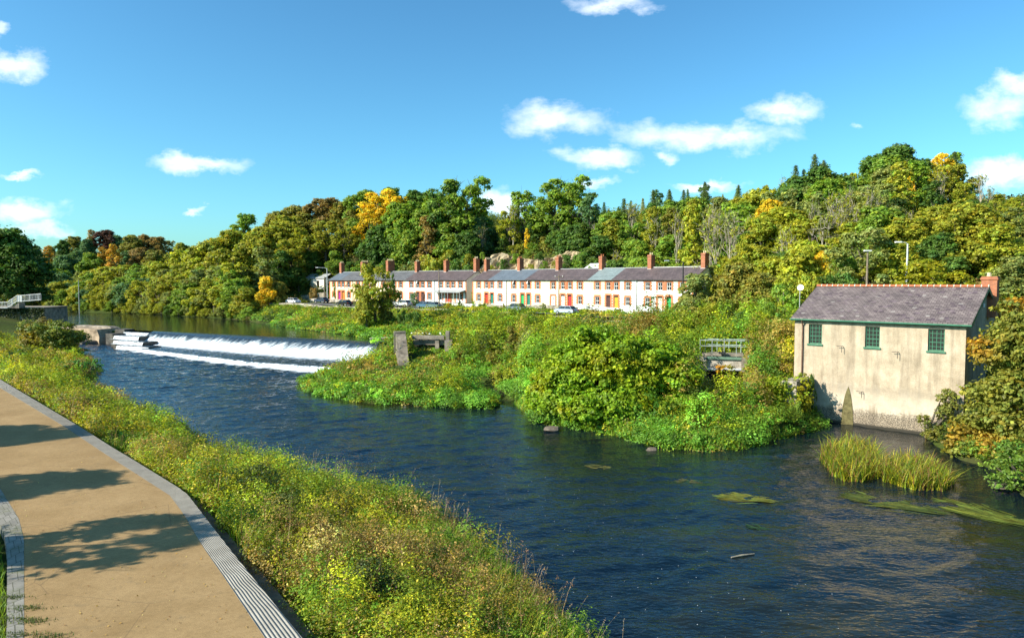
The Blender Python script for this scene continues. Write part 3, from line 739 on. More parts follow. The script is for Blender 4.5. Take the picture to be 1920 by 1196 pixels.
R2 = [  # nearer block, left to right, two houses per unit
 dict(wall='peach', roof='purple', door='red', gl=1, chim={'l': cs(1.15, 2.6, 3)}, label='peach end house with red door and brick trim, right of the terrace gap'),
 dict(wall='white', roof='blue', door='teal', pipe=1, chim={'r': cs(1.2, 2.5, 3, 0)}, label='white house with muted green door beside the peach end house with the red door'),
 dict(wall='cream', roof='blue', door='green', dish=2, label='cream house with bright green door and satellite dish by its left window'),
 dict(wall='cream', roof='purple', door='teal', dish=1, chim={'r': cs(1.25, 2.5, 3, 0)}, label='cream house with dark green door beside the one with the bright green door'),
 dict(wall='cream', roof='purple', door='white', tall=1, label='cream house with tall white ground floor window and white door behind the wooden pole'),
 dict(wall='cream', roof='purple', door='darkred', chim={'r': cs(1.2, 2.4, 2, 0)}, label='cream house with deep red door between the white door and the pale roof'),
 dict(wall='peach', roof='pale', door='brown', label='peach house under the pale green grey roof with a dark brown door'),
 dict(wall='white', roof='purple', door='yellow', pipe=1, chim={'r': cs(1.2, 2.4, 2)}, label='white house with mustard yellow door in the nearer half of the terrace'),
 dict(wall='white', roof='purple', door='cream', band=1, ridge=1, label='white house with cream door and orange brick band under its eaves'),
 dict(wall='ivory', roof='purple', door='green', band=1, ridge=1, gr=1, chim={'r': cs(1.2, 2.4, 2)}, label='nearest end house, ivory with a green door, half hidden behind the big bushy tree'),
]
R1 = [
 dict(wall='peach', roof='blue', door='purple', gl=1, band=1, chim={'l': cs(1.2, 2.6, 3)}, label='far end peach house with a purple door beside the yellow green cone conifer'),
 dict(wall='peach', roof='grey', door='orange', band=1, pipe=1, chim={'r': cs(2.3, 2.7, 5)}, label='peach house with an orange door, second from the far end of the terrace'),
 dict(wall='peach', roof='grey', door='white', label='peach house third from the far end, left half hidden by the loose tree'),
 dict(wall='cream', roof='grey', door='brown', chim={'r': cs(2.3, 2.9, 5)}, label='cream house hidden behind the loose tree under the widest dark chimney'),
 dict(wall='cream', roof='grey', door='red', label='cream house behind the dark columnar cypress'),
 dict(wall='peach', roof='grey', door='orange', chim={'r': cs(1.2, 2.5, 3)}, label='peach house just right of the dark columnar cypress'),
 dict(wall='white', roof='purple', door='brown', dish=1, label='white house behind the round dark garden bush'),
 dict(wall='white', roof='purple', door='brown', pipe=1, chim={'r': cs(1.25, 2.6, 2, 0)}, label='white house left of the one with the glass porch'),
 dict(wall='white', roof='purple', door='red', band=1, label='white house with orange band and striped porch roof, near the terrace gap'),
 dict(wall='white', roof='purple', door='cream', band=1, gr=1, chim={'r': cs(1.25, 2.9, 3)}, label='white house with its grey gable wall on the gap in the terrace'),
]
houses = []
for i, s_ in enumerate(R2): houses.append(make_house(T2A, T2B, i / 10, (i + 1) / 10, s_, 7.0, i % 2 == 1))
for i, s_ in enumerate(R1): houses.append(make_house(T1A, T1B, i / 10, (i + 1) / 10, s_, 7.0, i % 2 == 1))
# porch roof across the last pair of the far block
b = MB(); W1 = np.linalg.norm(T1B - T1A) / 10
pr = houses[18]
b.poly([(0.2, -.02, 2.95), (W1 * 2 - .3, -.02, 2.95), (W1 * 2 - .3, -1.9, 2.45), (.2, -1.9, 2.45)]); b.poly([(0.2, -.02, 2.89), (.2, -1.9, 2.39), (W1 * 2 - .3, -1.9, 2.39), (W1 * 2 - .3, -.02, 2.89)])
b.box(.2, W1 * 2 - .3, -1.96, -1.9, 2.36, 2.50)
for k in range(6): x = .3 + k * (W1 * 2 - .8) / 5; b.box(x, x + .09, -1.9, -1.81, 0, 2.38)
b.build('porch', M_metal, pr)

# ---- road, garden walls, retaining wall -------------------------------------------------------------
M_road = mat_plain('asphalt', (.13, .125, .12), .9, .25, 1.5)
M_stone = mat_plain('rubble_stone', (.30, .26, .20), .9, .55, 1.6, bd=.06)
M_stone2 = mat_plain('pale_rubble_stone', (.42, .37, .30), .9, .5, 1.6, bd=.06)
u1, v1 = frame2(T1A, T1B); u2, v2 = frame2(T2A, T2B)
roadc = [T1A - u1 * 40 - v1 * 10, T1A - u1 * 12 - v1 * 11, T1A - v1 * 11.5, T1B - v1 * 11.5, T2A - v2 * 11.5, T2A + u2 * 28 - v2 * 11.5, T2B - v2 * 10 - u2 * 6, T2B + u2 * 10 - v2 * 6, (41, 100), (44, 86), (46, 78)]
rc = resample(roadc, 90)
nrm = np.gradient(rc, axis=0); nrm /= np.linalg.norm(nrm, axis=1)[:, None]; nrm = np.c_[-nrm[:, 1], nrm[:, 0]]
zr_ = np.maximum.reduce([H(*(rc + nrm * k).T) for k in (-2.8, 0, 2.8)]) + .12
zr_ = np.convolve(np.r_[[zr_[0]] * 3, zr_, [zr_[-1]] * 3], np.ones(7) / 7, 'valid')
V = []; 
for i in range(90):
    for s_ in (-2.9, 2.9): V.append((*(rc[i] + nrm[i] * s_), zr_[i]))
idr = np.arange(180).reshape(90, 2)
rd = mesh_np('road', V, np.stack([idr[:-1, 0], idr[:-1, 1], idr[1:, 1], idr[1:, 0]], -1), M_road); tag(rd, kind='structure')
def zroad(p): i = np.argmin(np.linalg.norm(rc - np.array(p), axis=1)); return zr_[i], rc[i], nrm[i], i
def wall_run(name, pts, hgt, th, mat_, label, cat='wall', group=None, zoff=0, cap=None):
    pts = resample(pts, max(2, int(np.linalg.norm(np.diff(np.array(pts), axis=0), axis=1).sum() / 2.5) + 1))
    t_ = np.gradient(pts, axis=0); t_ /= np.linalg.norm(t_, axis=1)[:, None]; n_ = np.c_[-t_[:, 1], t_[:, 0]]
    z = H(pts[:, 0], pts[:, 1]); r = empty(name, (pts[0][0], pts[0][1], float(z[0]))); tag(r, label, cat, group)
    O = np.array([pts[0][0], pts[0][1], z[0]])
    b = MB(); c_ = MB()
    for i in range(len(pts) - 1):
        a0, a1 = pts[i] - n_[i] * th / 2, pts[i] + n_[i] * th / 2; b0, b1 = pts[i + 1] - n_[i + 1] * th / 2, pts[i + 1] + n_[i + 1] * th / 2
        za, zb = z[i] + hgt + zoff + random.uniform(-.03, .03), z[i + 1] + hgt + zoff
        za = z[i] + hgt + zoff
        q = lambda p, zz: np.array([p[0], p[1], zz]) - O
        lo1, lo2 = z[i] - 1.2, z[i + 1] - 1.2
        b.poly([q(a0, lo1), q(b0, lo2), q(b0, zb), q(a0, za)]); b.poly([q(b1, lo2), q(a1, lo1), q(a1, za), q(b1, zb)]); b.poly([q(a0, za), q(b0, zb), q(b1, zb), q(a1, za)])
        if i == 0: b.poly([q(a1, lo1), q(a0, lo1), q(a0, za), q(a1, za)])
        if i == len(pts) - 2: b.poly([q(b0, lo2), q(b1, lo2), q(b1, zb), q(b0, zb)])
    b.build('wall_body', mat_, r)
    return r
# river-side retaining wall of the road, in two visible runs
side = [tuple(p) for p in (rc - nrm * 3.4)]
wall_run('stone_wall', side[8:48], .75, .5, M_stone2, 'long low rubble stone wall between the road and the river bank')
wall_run('stone_wall', side[48:74], .55, .4, M_stone, 'low stone wall along the road before the nearer houses, mostly overgrown')
gw = lambda A, u, v, s0, s1, off: [tuple(A + u * s0 - v * off), tuple(A + u * s1 - v * off)]
wall_run('garden_wall', gw(T2A, u2, v2, 36.5, 45.2, 5.2), 1.0, .3, M_white, 'white painted garden wall before the mustard yellow door')
wall_run('garden_wall', gw(T2A, u2, v2, 46, 56, 4.6), .8, .3, M_white, 'white garden wall before the nearest end houses, rising to the right')
wall_run('garden_wall', gw(T2A, u2, v2, 1, 10, 6.5), .8, .3, M_white, 'white garden wall in front of the red door end house')
wall_run('garden_wall', gw(T2A, u2, v2, 12, 35, 6.0), .75, .3, M_stone, 'dull stone garden wall in front of the green doors')
wall_run('garden_wall', gw(T1A, u1, v1, 0, 14, 6.2), .8, .3, M_stone2, 'pale garden wall at the far end of the terrace')
wall_run('garden_wall', gw(T1A, u1, v1, 22, 48, 6.4), .85, .3, M_stone2, 'pale garden wall before the white houses left of the terrace gap')
wall_run('garden_wall', [tuple(T1A - u1 * 14 + v1 * 1), tuple(T1A - u1 * 3 + v1 * 1)], 1.8, .35, M_stone, 'tall grey wall closing the yard beyond the far end of the terrace')

# ---- white shed roof behind the terrace
p = Q(1100, 497, 146); sr = empty('shed', (p[0], p[1], 7.5), math.atan2(u2[1], u2[0])); tag(sr, 'shed with a bright white sloping roof peeping over the terrace ridge', 'shed')
b = MB(); b.box(-2.2, 2.2, 0, 3.6, 0, 6.0); b.build('wall', M_green, sr)
b = MB(); b.poly([(-2.4, -.3, 6.05), (2.4, -.3, 6.05), (2.4, 4, 8.2), (-2.4, 4, 8.2)]); b.poly([(-2.4, 4, 8.1), (2.4, 4, 8.1), (2.4, -.3, 6.01), (-2.4, -.3, 6.01)]); b.build('roof', M_white, sr)

# ---- the old mill ------------------------------------------------------------------------------------
m, nt, out = new_mat('mill_render'); co = coords(nt)
sep_ = nt.nodes.new('ShaderNodeSeparateXYZ'); nt.links.new(co, sep_.inputs[0])
n1 = noise(nt, co, .8, 7, .7); n2 = noise(nt, coords(nt, 'Object', (1, 1, .09)), 1.6, 6, .7, .3); n3 = noise(nt, co, 11, 5, .75); n4 = noise(nt, co, 2.4, 6, .75, .5)
c = ramp(nt, n1, [(.3, (.36, .285, .195)), (.5, (.47, .375, .265)), (.7, (.58, .475, .35))]).outputs[0]
c = mixc(nt, .55, c, ramp(nt, n3, [(.3, .6), (.62, 1.12)]).outputs[0], 'MULTIPLY')
c = mixc(nt, .6, c, ramp(nt, n2, [(.36, .5), (.55, 1.)]).outputs[0], 'MULTIPLY')
# pale washed band low on the wall, then the dark pitted tide band with its own ragged outline
zz = mathn(nt, 'ADD', sep_.outputs[2], mathn(nt, 'MULTIPLY', mathn(nt, 'SUBTRACT', n2, .5), 3.2))
pale = ramp(nt, mathn(nt, 'MULTIPLY', zz, .1), [(.10, 0.), (.16, .75), (.24, .6), (.34, 0.)]).outputs[0]
c = mixc(nt, mathn(nt, 'MULTIPLY', pale, mathn(nt, 'MULTIPLY', n4, 1.1)), c, (.62, .54, .43))
zd = mathn(nt, 'ADD', sep_.outputs[2], mathn(nt, 'MULTIPLY', mathn(nt, 'SUBTRACT', n4, .5), 1.7))
grime = ramp(nt, mathn(nt, 'MULTIPLY', zd, .1), [(.27, 0.), (.31, .55), (.36, 0.)]).outputs[0]
c = mixc(nt, mathn(nt, 'MULTIPLY', grime, .55), c, (.20, .17, .13))
pit = mathn(nt, 'MULTIPLY', ramp(nt, mathn(nt, 'MULTIPLY', zd, .1), [(.115, 1.), (.145, 0.)]).outputs[0], ramp(nt, n3, [(.44, 1.), (.56, .15)]).outputs[0])
c = mixc(nt, pit, c, (.09, .075, .06))
tide = ramp(nt, mathn(nt, 'MULTIPLY', sep_.outputs[2], .1), [(.016, 1.), (.03, 0.)]).outputs[0]
c = mixc(nt, tide, c, (.05, .045, .035))
principled(nt, out, c, .95, .1, bump(nt, mathn(nt, 'ADD', n3, n4), .5, .05)); M_mill = m
MW, MD, ME, MR = 12.9, 11.2, 8.85, 11.45
mr_ = math.atan2(MU[1], MU[0]); mill = empty('mill_building', (MO[0], MO[1], 0), mr_); tag(mill, 'old mill with bare rendered walls and slate roof standing in the river', 'building')
wins = [(1.77 - .56, 1.77 + .56), (6.35 - .56, 6.35 + .56), (10.94 - .57, 10.94 + .57)]
ops = [(a, c_, 6.6, 8.3) for a, c_ in wins]
b = MB(); wall_face(b, (0, 0, 0), (1, 0, 0), MW, ME, ops, .25)
b.poly([(0, 0, -1.2), (MW, 0, -1.2), (MW, 0, 0), (0, 0, 0)]); b.poly([(0, MD, -1), (0, MD, ME), (MW, MD, ME), (MW, MD, -1)])
for x in (0, MW): b.poly([(x, 0, -1.2), (x, MD, -1.2), (x, MD, ME), (x, MD / 2, MR - .05), (x, 0, ME)])
b.build('wall', M_mill, mill)
M_mslate = mat_slate('mill_slate', ((.15, .115, .11), (.25, .20, .185), (.38, .33, .30)), .34, .24, var=.8)
b = MB(); k = (MR - ME) / (MD / 2); ov = .3; t_ = .1
for ya, yb in ((-ov, MD / 2), (MD / 2, MD + ov)):
    f_ = lambda y: ME + k * min(y, MD - y) + t_
    b.poly([(-.25, ya, f_(ya)), (MW + .4, ya, f_(ya)), (MW + .4, yb, f_(yb)), (-.25, yb, f_(yb))])
za = ME - k * ov
b.poly([(-.25, -ov, za), (MW + .4, -ov, za), (MW + .4, -ov, za + t_), (-.25, -ov, za + t_)])
b.poly([(-.25, -ov, za), (-.25, MD / 2, MR), (MW + .4, MD / 2, MR), (MW + .4, -ov, za)][::-1]); b.poly([(-.25, MD + ov, za), (-.25, MD / 2, MR), (MW + .4, MD / 2, MR), (MW + .4, MD + ov, za)])
for x in (-.25, MW + .4): b.poly([(x, -ov, za), (x, MD / 2, MR), (x, MD / 2, MR + t_), (x, -ov, za + t_)]); b.poly([(x, MD / 2, MR), (x, MD + ov, za), (x, MD + ov, za + t_), (x, MD / 2, MR + t_)])
rs_ = random.Random(3)
for i in range(150):   # individual lifted and slipped slates give the roof its unevenness
    x = rs_.uniform(0, MW); y = rs_.uniform(-.2, MD / 2 - .4); z0 = ME + k * y + t_ + .012; z1 = ME + k * (y + .22) + t_ + .006; w_ = .3
    b.poly([(x, y, z0), (x + w_, y, z0), (x + w_, y + .22, z1), (x, y + .22, z1)], 1 + rs_.choice([0, 0, 0, 0, 1, 1, 1, 2]))
rf = b.build('roof', [M_mslate, mat_plain('slate_dark', (.09, .065, .075), .6, .3), mat_plain('slate_violet', (.16, .12, .13), .6, .3), mat_plain('slate_pale', (.26, .23, .21), .7, .3)], mill); uvl = rf.data.uv_layers.new(name='UVMap')
for poly in rf.data.polygons:
    for li_ in poly.loop_indices:
        c_ = rf.data.vertices[rf.data.loops[li_].vertex_index].co; uvl.data[li_].uv = (c_.x, c_.y * 1.11)
b = MB(); b.box(-.25, MW + .4, -ov - .03, -ov + .0, za - .14, za - .004); b.build('fascia', M_green, mill)
b = MB(); b.box(-.3, MW + .42, -ov - .16, -ov - .034, za - .07, za + .03); b.build('gutter', M_green, mill)
for x in (-.25, MW + .36):
    b = MB()
    for (ya, yb) in ((-ov, MD / 2), (MD + ov, MD / 2)):
        f_ = lambda y: ME + k * min(y, MD - y)
        b.poly([(x + .045, ya, f_(ya) - .22), (x + .045, yb, f_(yb) - .22), (x + .045, yb, f_(yb) + .11), (x + .045, ya, f_(ya) + .11)])
        b.poly([(x - .0, ya, f_(ya) - .22), (x + .045, ya, f_(ya) - .22), (x + .045, yb, f_(yb) - .22), (x - .0, yb, f_(yb) - .22)])
    b.build('bargeboard', M_green, mill)
M_rt = mat_plain('terracotta_ridge', (.42, .13, .06), .8, .25); M_mort = mat_plain('pale_mortar', (.62, .54, .42), .9, .2)
b = MB(); n = 28; L_ = (MW + .65) / n
for i in range(n):
    x = -.25 + i * L_; zc = MR + t_ - .02
    for (xa, xb, rr, mi) in ((x, x + L_ - .07, .17, 0), (x + L_ - .07, x + L_, .185, 1)):
        ps = [(MD / 2 + rr * math.cos(w_) * 1.1, zc + rr * math.sin(w_) * 1.05) for w_ in np.linspace(0, PI, 6)]
        for (ya, z_a), (yb, z_b) in zip(ps[:-1], ps[1:]): b.poly([(xa, ya, z_a), (xb, ya, z_a), (xb, yb, z_b), (xa, yb, z_b)], mi)
        b.poly([(xa, *q) for q in ps], mi); b.poly([(xb, *q) for q in ps[::-1]], mi)
b.build('ridge_tiles', [M_rt, M_mort], rf)
m2, nt, out = new_mat('leaded_glass')
principled(nt, out, (.03, .035, .03), .12, .6); M_mg = m2
for (a, c_) in wins: window(mill, a, c_, 6.6, 8.3, .14, M_green, cols=4, rows=5, fr=.09, mat_g=M_mg, sillmat=M_green)
b = MB(); b.tube([(.75, -.42, ME - .2), (.72, -.2, ME - .5), (.72, -.1, ME - .75), (.72, -.1, 1.5)], .06, 7); b.build('drainpipe', mat_plain('rusty_pipe', (.16, .09, .06), .8, .4), mill)
for (x, z) in ((4.05, 6.55), (8.3, 6.35), (5.7, 2.9)):
    b = MB(); b.box(x, x + .035, -.28, -.0, z, z + .035); b.box(x - .4, x, -.28, -.245, z, z + .035); b.box(x, x + .035, -.28, -.245, z - .5, z); b.build('iron_bracket', M_black, mill)
# arched mossy stain: an old outlet opening blocked up, low on the wall (slight recess plate)
M_moss = mat_plain('mossy_masonry', (.14, .12, .05), .95, .5, 2.5, bd=.08)
hs = np.linspace(0, 1, 12); hw_ = .50 * (1 - hs ** 2.2) ** .8 + .0
b = MB(); xs0 = 4.6; zs_ = -.5 + 3.7 * hs
front = [(xs0 - w_ * 1.05, -.05, z) for w_, z in zip(hw_, zs_)] + [(xs0 + w_ * .9, -.05, z) for w_, z in zip(hw_[-2::-1], zs_[-2::-1])]; b.poly(front[::-1]); front = front[::-1]
for i in range(len(front)): a_, c_ = front[i], front[(i + 1) % len(front)]; b.poly([c_, a_, (a_[0], .01, a_[2]), (c_[0], .01, c_[2])])
b.build('blocked_outlet', M_moss, mill)
b = MB(); xa, ya = MW + .1, MD / 2 + 2.0
b.box(xa - .55, xa + .55, ya - .5, ya + .5, 9.0, 12.1); b.box(xa - .62, xa + .62, ya - .57, ya + .57, 12.102, 12.26); b.box(xa - .56, xa + .56, ya - .5, ya + .5, 12.262, 12.38)
chm = b.build('chimney', M_chim, mill); b = MB(); b.tube([(xa - .1, ya, 12.385), (xa - .1, ya, 12.7)], [.17, .14], 8); b.build('chimney_pot', M_pot, chm)
b = MB(); b.box(MW + .02, MW + .12, MD / 2 - .2, MD / 2 + .1, 9.9, 10.2); b.build('gable_lamp', M_white, mill)
# quay wall projecting beside the mill
qw = empty('quay_wall', (*mw(0, 0), 0), mr_); tag(qw, 'dark rubble quay wall jutting into the river against the mill', 'wall')
o = obj_me('wall_body', jag_box(1.5, 4.0, 4.7, 21, .16), M_stone, qw, (1.05, -2.1, -1))
# dish on a post by the mill's left
p = Q(1500, 539, 68); r = empty('satellite_dish', (p[0], p[1], float(H(p[0], p[1])[0]))); tag(r, 'white round dish on a pole left of the mill roof', 'dish')
b = MB(); hh = p[2] - r.location[2]; b.tube([(0, 0, -.3), (0, 0, hh)], .04, 6); b.build('pole', M_metal, r)
b = MB(); n = 14; rr = .30; nd = np.array([-.5, -.8, .3]); nd /= np.linalg.norm(nd); a_ = np.cross(nd, [0, 0, 1.]); a_ /= np.linalg.norm(a_); b__ = np.cross(nd, a_); c0 = np.array([0, -.1, hh])
for i in range(n):
    for (r0, r1, d0, d1) in ((0, .5, -.12, -.08), (.5, 1, -.08, 0)):
        f_ = lambda w_, q, d: c0 + rr * q * (math.cos(w_) * a_ + math.sin(w_) * b__) + nd * d
        w0, w1 = 2 * PI * i / n, 2 * PI * (i + 1) / n; b.poly([f_(w0, r0, d0), f_(w0, r1, d1), f_(w1, r1, d1), f_(w1, r0, d0)])
b.build('reflector', M_white, r)
# ---------------------------------------------------------------- poles and lamps
M_wood = mat_plain('weathered_wood', (.22, .17, .12), .9, .35, 3)
M_galv = mat_plain('galvanised_steel', (.50, .52, .53), .45, .15, spec=.5, metal=.2)
def pole(px, py_top, py_base, d, kind, label, arm=-1, mat_=None, al_=2.2):
    p = Q(px, py_top, d); zb = float(H(p[0], p[1])[0]); hh = p[2] - zb
    r = empty('street_lamp' if kind == 'lamp' else 'telegraph_pole', (p[0], p[1], zb)); tag(r, label, 'street lamp' if kind == 'lamp' else 'pole')
    b = MB(); R0 = .16 if kind == 'lamp' else .15
    b.tube([(0, 0, -.5), (0, 0, hh * .5), (0, 0, hh)], [R0, R0 * .8, R0 * .55], 8); b.build('pole', mat_ or (M_galv if kind == 'lamp' else M_wood), r)
    if kind == 'lamp':
        al = al_ * arm; b = MB(); b.tube([(0, 0, hh - .1), (al * .3, 0, hh + .12), (al, 0, hh + .18)], .05, 6); b.build('arm', mat_ or M_galv, r)
        b = MB(); xa, xb = sorted((al, al - .75)); b.box(xa, xb, -.16, .16, hh + .08, hh + .26); b.build('lamp_head', M_white if mat_ is None else M_galv, r, bevel=.04)
    elif kind == 'tele':
        b = MB(); b.box(-.75, .75, -.06, .06, hh - .5, hh - .38); b.build('crossarm', M_wood, r)
        for x in (-.65, .65): b = MB(); b.tube([(x, 0, hh - .375), (x, 0, hh - .15)], [.06, .05], 6); b.build('insulator', M_white, r)
    elif kind == 'cap':
        b = MB(); b.box(-.38, .38, -.16, .16, hh - .02, hh + .12); b.build('cap', M_white, r)
    return r
pole(613, 503, 565, 186, 'lamp', 'grey street lamp with a long arm at the far end of the terrace')
pole(608, 519, 565, 181, 'plain', 'short bare wooden pole beside the far street lamp')
pole(823, 505, 573, 148, 'plain', 'dark slim pole before the house with the porch roof')
pole(738, 548, 575, 158, 'plain', 'short wooden post between the parked silver car and the loose tree')
pole(1048, 515, 580, 126, 'tele', 'wooden telegraph pole with crossarm before the white door house')
pole(1281, 491, 560, 112, 'lamp', 'dark lamp post with ball top at the near end of the terrace', mat_=M_black)
pole(1627, 471, 535, 78, 'cap', 'wooden pole with a white cap behind the mill roof', mat_=M_wood)
pole(1702, 457, 495, 82, 'lamp', 'pale grey street lamp rising above the yellow bush behind the mill', al_=.7)
pole(147, 525, 565, 210, 'plain', 'thin grey pole among the trees beyond the river bend', mat_=M_metal)
def wire(pts, label, sag=.6):
    b = MB()
    for a, c_ in zip(pts[:-1], pts[1:]):
        a, c_ = np.array(a), np.array(c_); P_ = [a + (c_ - a) * t - np.array([0, 0, 4 * sag * t * (1 - t)]) for t in np.linspace(0, 1, 12)]
        b.tube(P_, .012, 4, cap=False)
    o = b.build('overhead_wire', M_black); tag(o, label, 'wire')
wire([Q(1048, 519, 126), Q(1281, 500, 112)], 'overhead wire between the telegraph pole and the dark lamp post')
wire([Q(613, 512, 186), Q(823, 508, 148)], 'overhead wire crossing before the far half of the terrace')

# ---------------------------------------------------------------- cars
m, nt, out = new_mat('car_paint'); oi = nt.nodes.new('ShaderNodeObjectInfo'); bs = principled(nt, out, oi.outputs['Color'], .25, .6); bs.inputs['Coat Weight'].default_value = .6; M_car = m
M_tyre = mat_plain('tyre', (.02, .02, .02), .8, .2); M_rim = mat_plain('rim', (.45, .45, .46), .35, .1, metal=.6)
M_lampg, nt, out = new_mat('lamp_glass'); principled(nt, out, (.7, .7, .68), .15, .6); M_tail, nt, out = new_mat('tail_glass'); principled(nt, out, (.4, .02, .01), .2, .6)
def make_car():
    r = empty('parked_car', (0, 0, 0))
    prof = [(-2.05, .35), (-2.1, .62), (-2.02, .88), (-1.35, .96), (1.15, .98), (1.95, .92), (2.1, .70), (2.05, .35)]
    b = MB(); n = len(prof); secs = [(-.82, .96), (-.86, 1.0), (.86, 1.0), (.82, .96)]
    for i in range(len(secs) - 1):
        for k in range(n - 1):
            (xa, za), (xb, zb) = prof[k], prof[k + 1]; (ya, sa), (yb, sb) = secs[i], secs[i + 1]
            b.poly([(xa * sa, ya, za), (xa * sb, yb, za), (xb * sb, yb, zb), (xb * sa, ya, zb)])
    for y, s_ in (secs[0], secs[-1]): q = [(x * s_, y, z) for x, z in prof]; b.poly(q if y < 0 else q[::-1])
    b.poly([(-2.05, -.85, .35), (2.05, -.85, .35), (2.05, .85, .35), (-2.05, .85, .35)][::-1])
    # roof on pillars
    b.box(-.75, 1.25, -.60, .60, 1.40, 1.46)
    for (x0, x1) in ((-1.3, -.7), (.28, .28), (1.7, 1.2)):
        for s_ in (-1, 1): b.tube([(x0, s_ * .76, .95), (x1, s_ * .61, 1.42)], .04, 4)
    body = b.build('body', M_car, r, bevel=.04); 
    b = MB(); lo = [(-1.3, -.75), (1.7, -.75), (1.7, .75), (-1.3, .75)]; hi = [(-.72, -.6), (1.22, -.6), (1.22, .6), (-.72, .6)]
    for k in range(4): (a, c_), (d, e) = lo[k], lo[(k + 1) % 4]; (f_, g_), (h_, i_) = hi[k], hi[(k + 1) % 4]; b.poly([(a, c_, .95), (d, e, .95), (h_, i_, 1.41), (f_, g_, 1.41)])
    b.build('windows', M_glass, r)
    for x in (-1.3, 1.3):
        for s_ in (-1, 1):
            b = MB(); b.tube([(x, s_ * .70, .31), (x, s_ * .89, .31)], .31, 14); wh = b.build('wheel', M_tyre, r)
            b = MB(); b.tube([(x, s_ * .885, .31), (x, s_ * .90, .31)], .19, 10); b.build('rim', M_rim, wh)
    for s_ in (-1, 1):
        b = MB(); b.box(-2.12, -2.04, s_ * .68 - .16, s_ * .68 + .16, .66, .80); b.build('headlight', M_lampg, r)
        b = MB(); b.box(2.03, 2.12, s_ * .68 - .14, s_ * .68 + .14, .68, .86); b.build('tail_light', M_tail, r)
    return r
cars = [(550, 'white', (.75, .76, .78), 'white car parked beyond the far end of the terrace, beside the yellow tree'), (603, 'b', (.03, .05, .08), 'dark blue car parked behind the far street lamp'),
        (646, 'k', (.015, .016, .02), 'black car parked on the road below the cone conifer'), (731, 's', (.45, .46, .45), 'silver car half hidden behind the loose tree'), (756, 's', (.55, .55, .52), 'pale silver car right of the loose tree'),
        (797, 'b', (.06, .13, .20), 'blue car parked before the white houses and round bush'), (815, 'g', (.10, .16, .17), 'grey green car parked right behind the blue car'),
        (968, 'g', (.16, .20, .25), 'blue grey car parked before the green doors'), (1062, 'l', (.40, .48, .58), 'light blue car parked by the telegraph pole')]
proto_car = make_car()
for i, (px, _, colr, lab) in enumerate(cars):
    r = proto_car if i == 0 else copy_tree(proto_car)
    dx = (px - 960) / F
    k = np.argmin(np.abs(rc[:, 0] / rc[:, 1] - dx)); off = -1.3 if i != 1 else 2.5
    nxt = rc[min(k + 1, 89)] - rc[max(k - 1, 0)]
    r.location = (rc[k][0] + nrm[k][0] * off, rc[k][1] + nrm[k][1] * off, zr_[k] + .005); r.rotation_euler = (0, 0, math.atan2(nxt[1], nxt[0]) + (PI if i % 3 == 0 else 0))
    # step along the row so that the car sits on its pixel column
    for _it in range(6):
        cur = r.location.x / r.location.y; step = (dx - cur) * r.location.y / (nxt[0] / np.linalg.norm(nxt) + .5)
        q = np.array([r.location.x, r.location.y]) + nxt / np.linalg.norm(nxt) * step; z_, c_, nn, j = zroad(q - nrm[k] * off); r.location = (q[0], q[1], z_ + .005)
    tag(r, lab, 'car', 'cars parked along the terrace road')
    for ch_ in r.children:
        if ch_.name.startswith('body'): ch_.color = (*colr, 1)

# ---------------------------------------------------------------- concrete ruin of the old sluice beside the weir
ru = empty('sluice_ruin', (0, 0, 0)); tag(ru, 'concrete remains of an old sluice with tall buttress and beams among the bushes', 'ruin')
d = 103.0
def slab(name, pts_px, d0, th, mat_, parent, dd=0):
    """upright slab: outline (photo) at depth d0 with real thickness th going back and to the right"""
    b = MB(); f_ = [Q(x, y, d0 + dd * i) for i, (x, y) in enumerate(pts_px)]; off = np.array([th * .25, th, 0]); bk = [p_ + off for p_ in f_]
    b.poly(f_); b.poly(bk[::-1]); n = len(f_)
    for i in range(n): b.poly([f_[i], bk[i], bk[(i + 1) % n], f_[(i + 1) % n]])
    return b.build(name, mat_, parent)
def prism_side(name, prof, x0, x1, mat_, parent, ang=0, org=(0, 0, 0)):
    """profile in (y,z) extruded from x0 to x1, rotated by ang about z and moved to org"""
    b = MB(); ca, sa = math.cos(ang), math.sin(ang); R_ = lambda x, y, z: (org[0] + x * ca - y * sa, org[1] + x * sa + y * ca, org[2] + z)
    A_ = [R_(x0, y, z) for y, z in prof]; B_ = [R_(x1, y, z) for y, z in prof]; n = len(prof); b.poly(A_[::-1]); b.poly(B_)
    for i in range(n): b.poly([A_[i], A_[(i + 1) % n], B_[(i + 1) % n], B_[i]])
    return b.build(name, mat_, parent)
org = Q(757, 695, 90); org = (org[0], org[1], 0)
M_but = mat_plain('lichened_concrete', (.21, .175, .13), .95, .55, 1.0, bd=.08)
bt = prism_side('buttress', [(0, -1), (9, -1), (9, 4.3), (8.2, 4.7), (6.5, 4.5), (3.5, 3.4), (0.4, 1.9), (0, 1.3)], -.65, .65, M_but, ru, .2, org)
prism_side('pier', [(0, 0), (1.6, 0), (1.6, 4.9), (0, 4.9)], -.8, .8, M_but, ru, .2, (org[0] - 1.9, org[1] + 9.2, 0))
e1 = Q(778, 637, 101); 
for k_, (y0, za, zb2) in enumerate(((0, 3.75, 4.25), (.5, 2.9, 3.5))):
    prism_side('beam', [(y0, za), (y0 + .7, za), (y0 + .7, zb2), (y0, zb2)], 0, 4.6, M_conc, ru, -.1, (e1[0] - .4, e1[1], 0))
for x in (3.3, 4.8): prism_side('post', [(0.1, .6), (.7, .6), (.7, 3.7 if x < 4 else 4.9), (.1, 3.7 if x < 4 else 4.9)], x, x + .55, M_conc, ru, -.1, (e1[0] - .4, e1[1] + .03, 0))
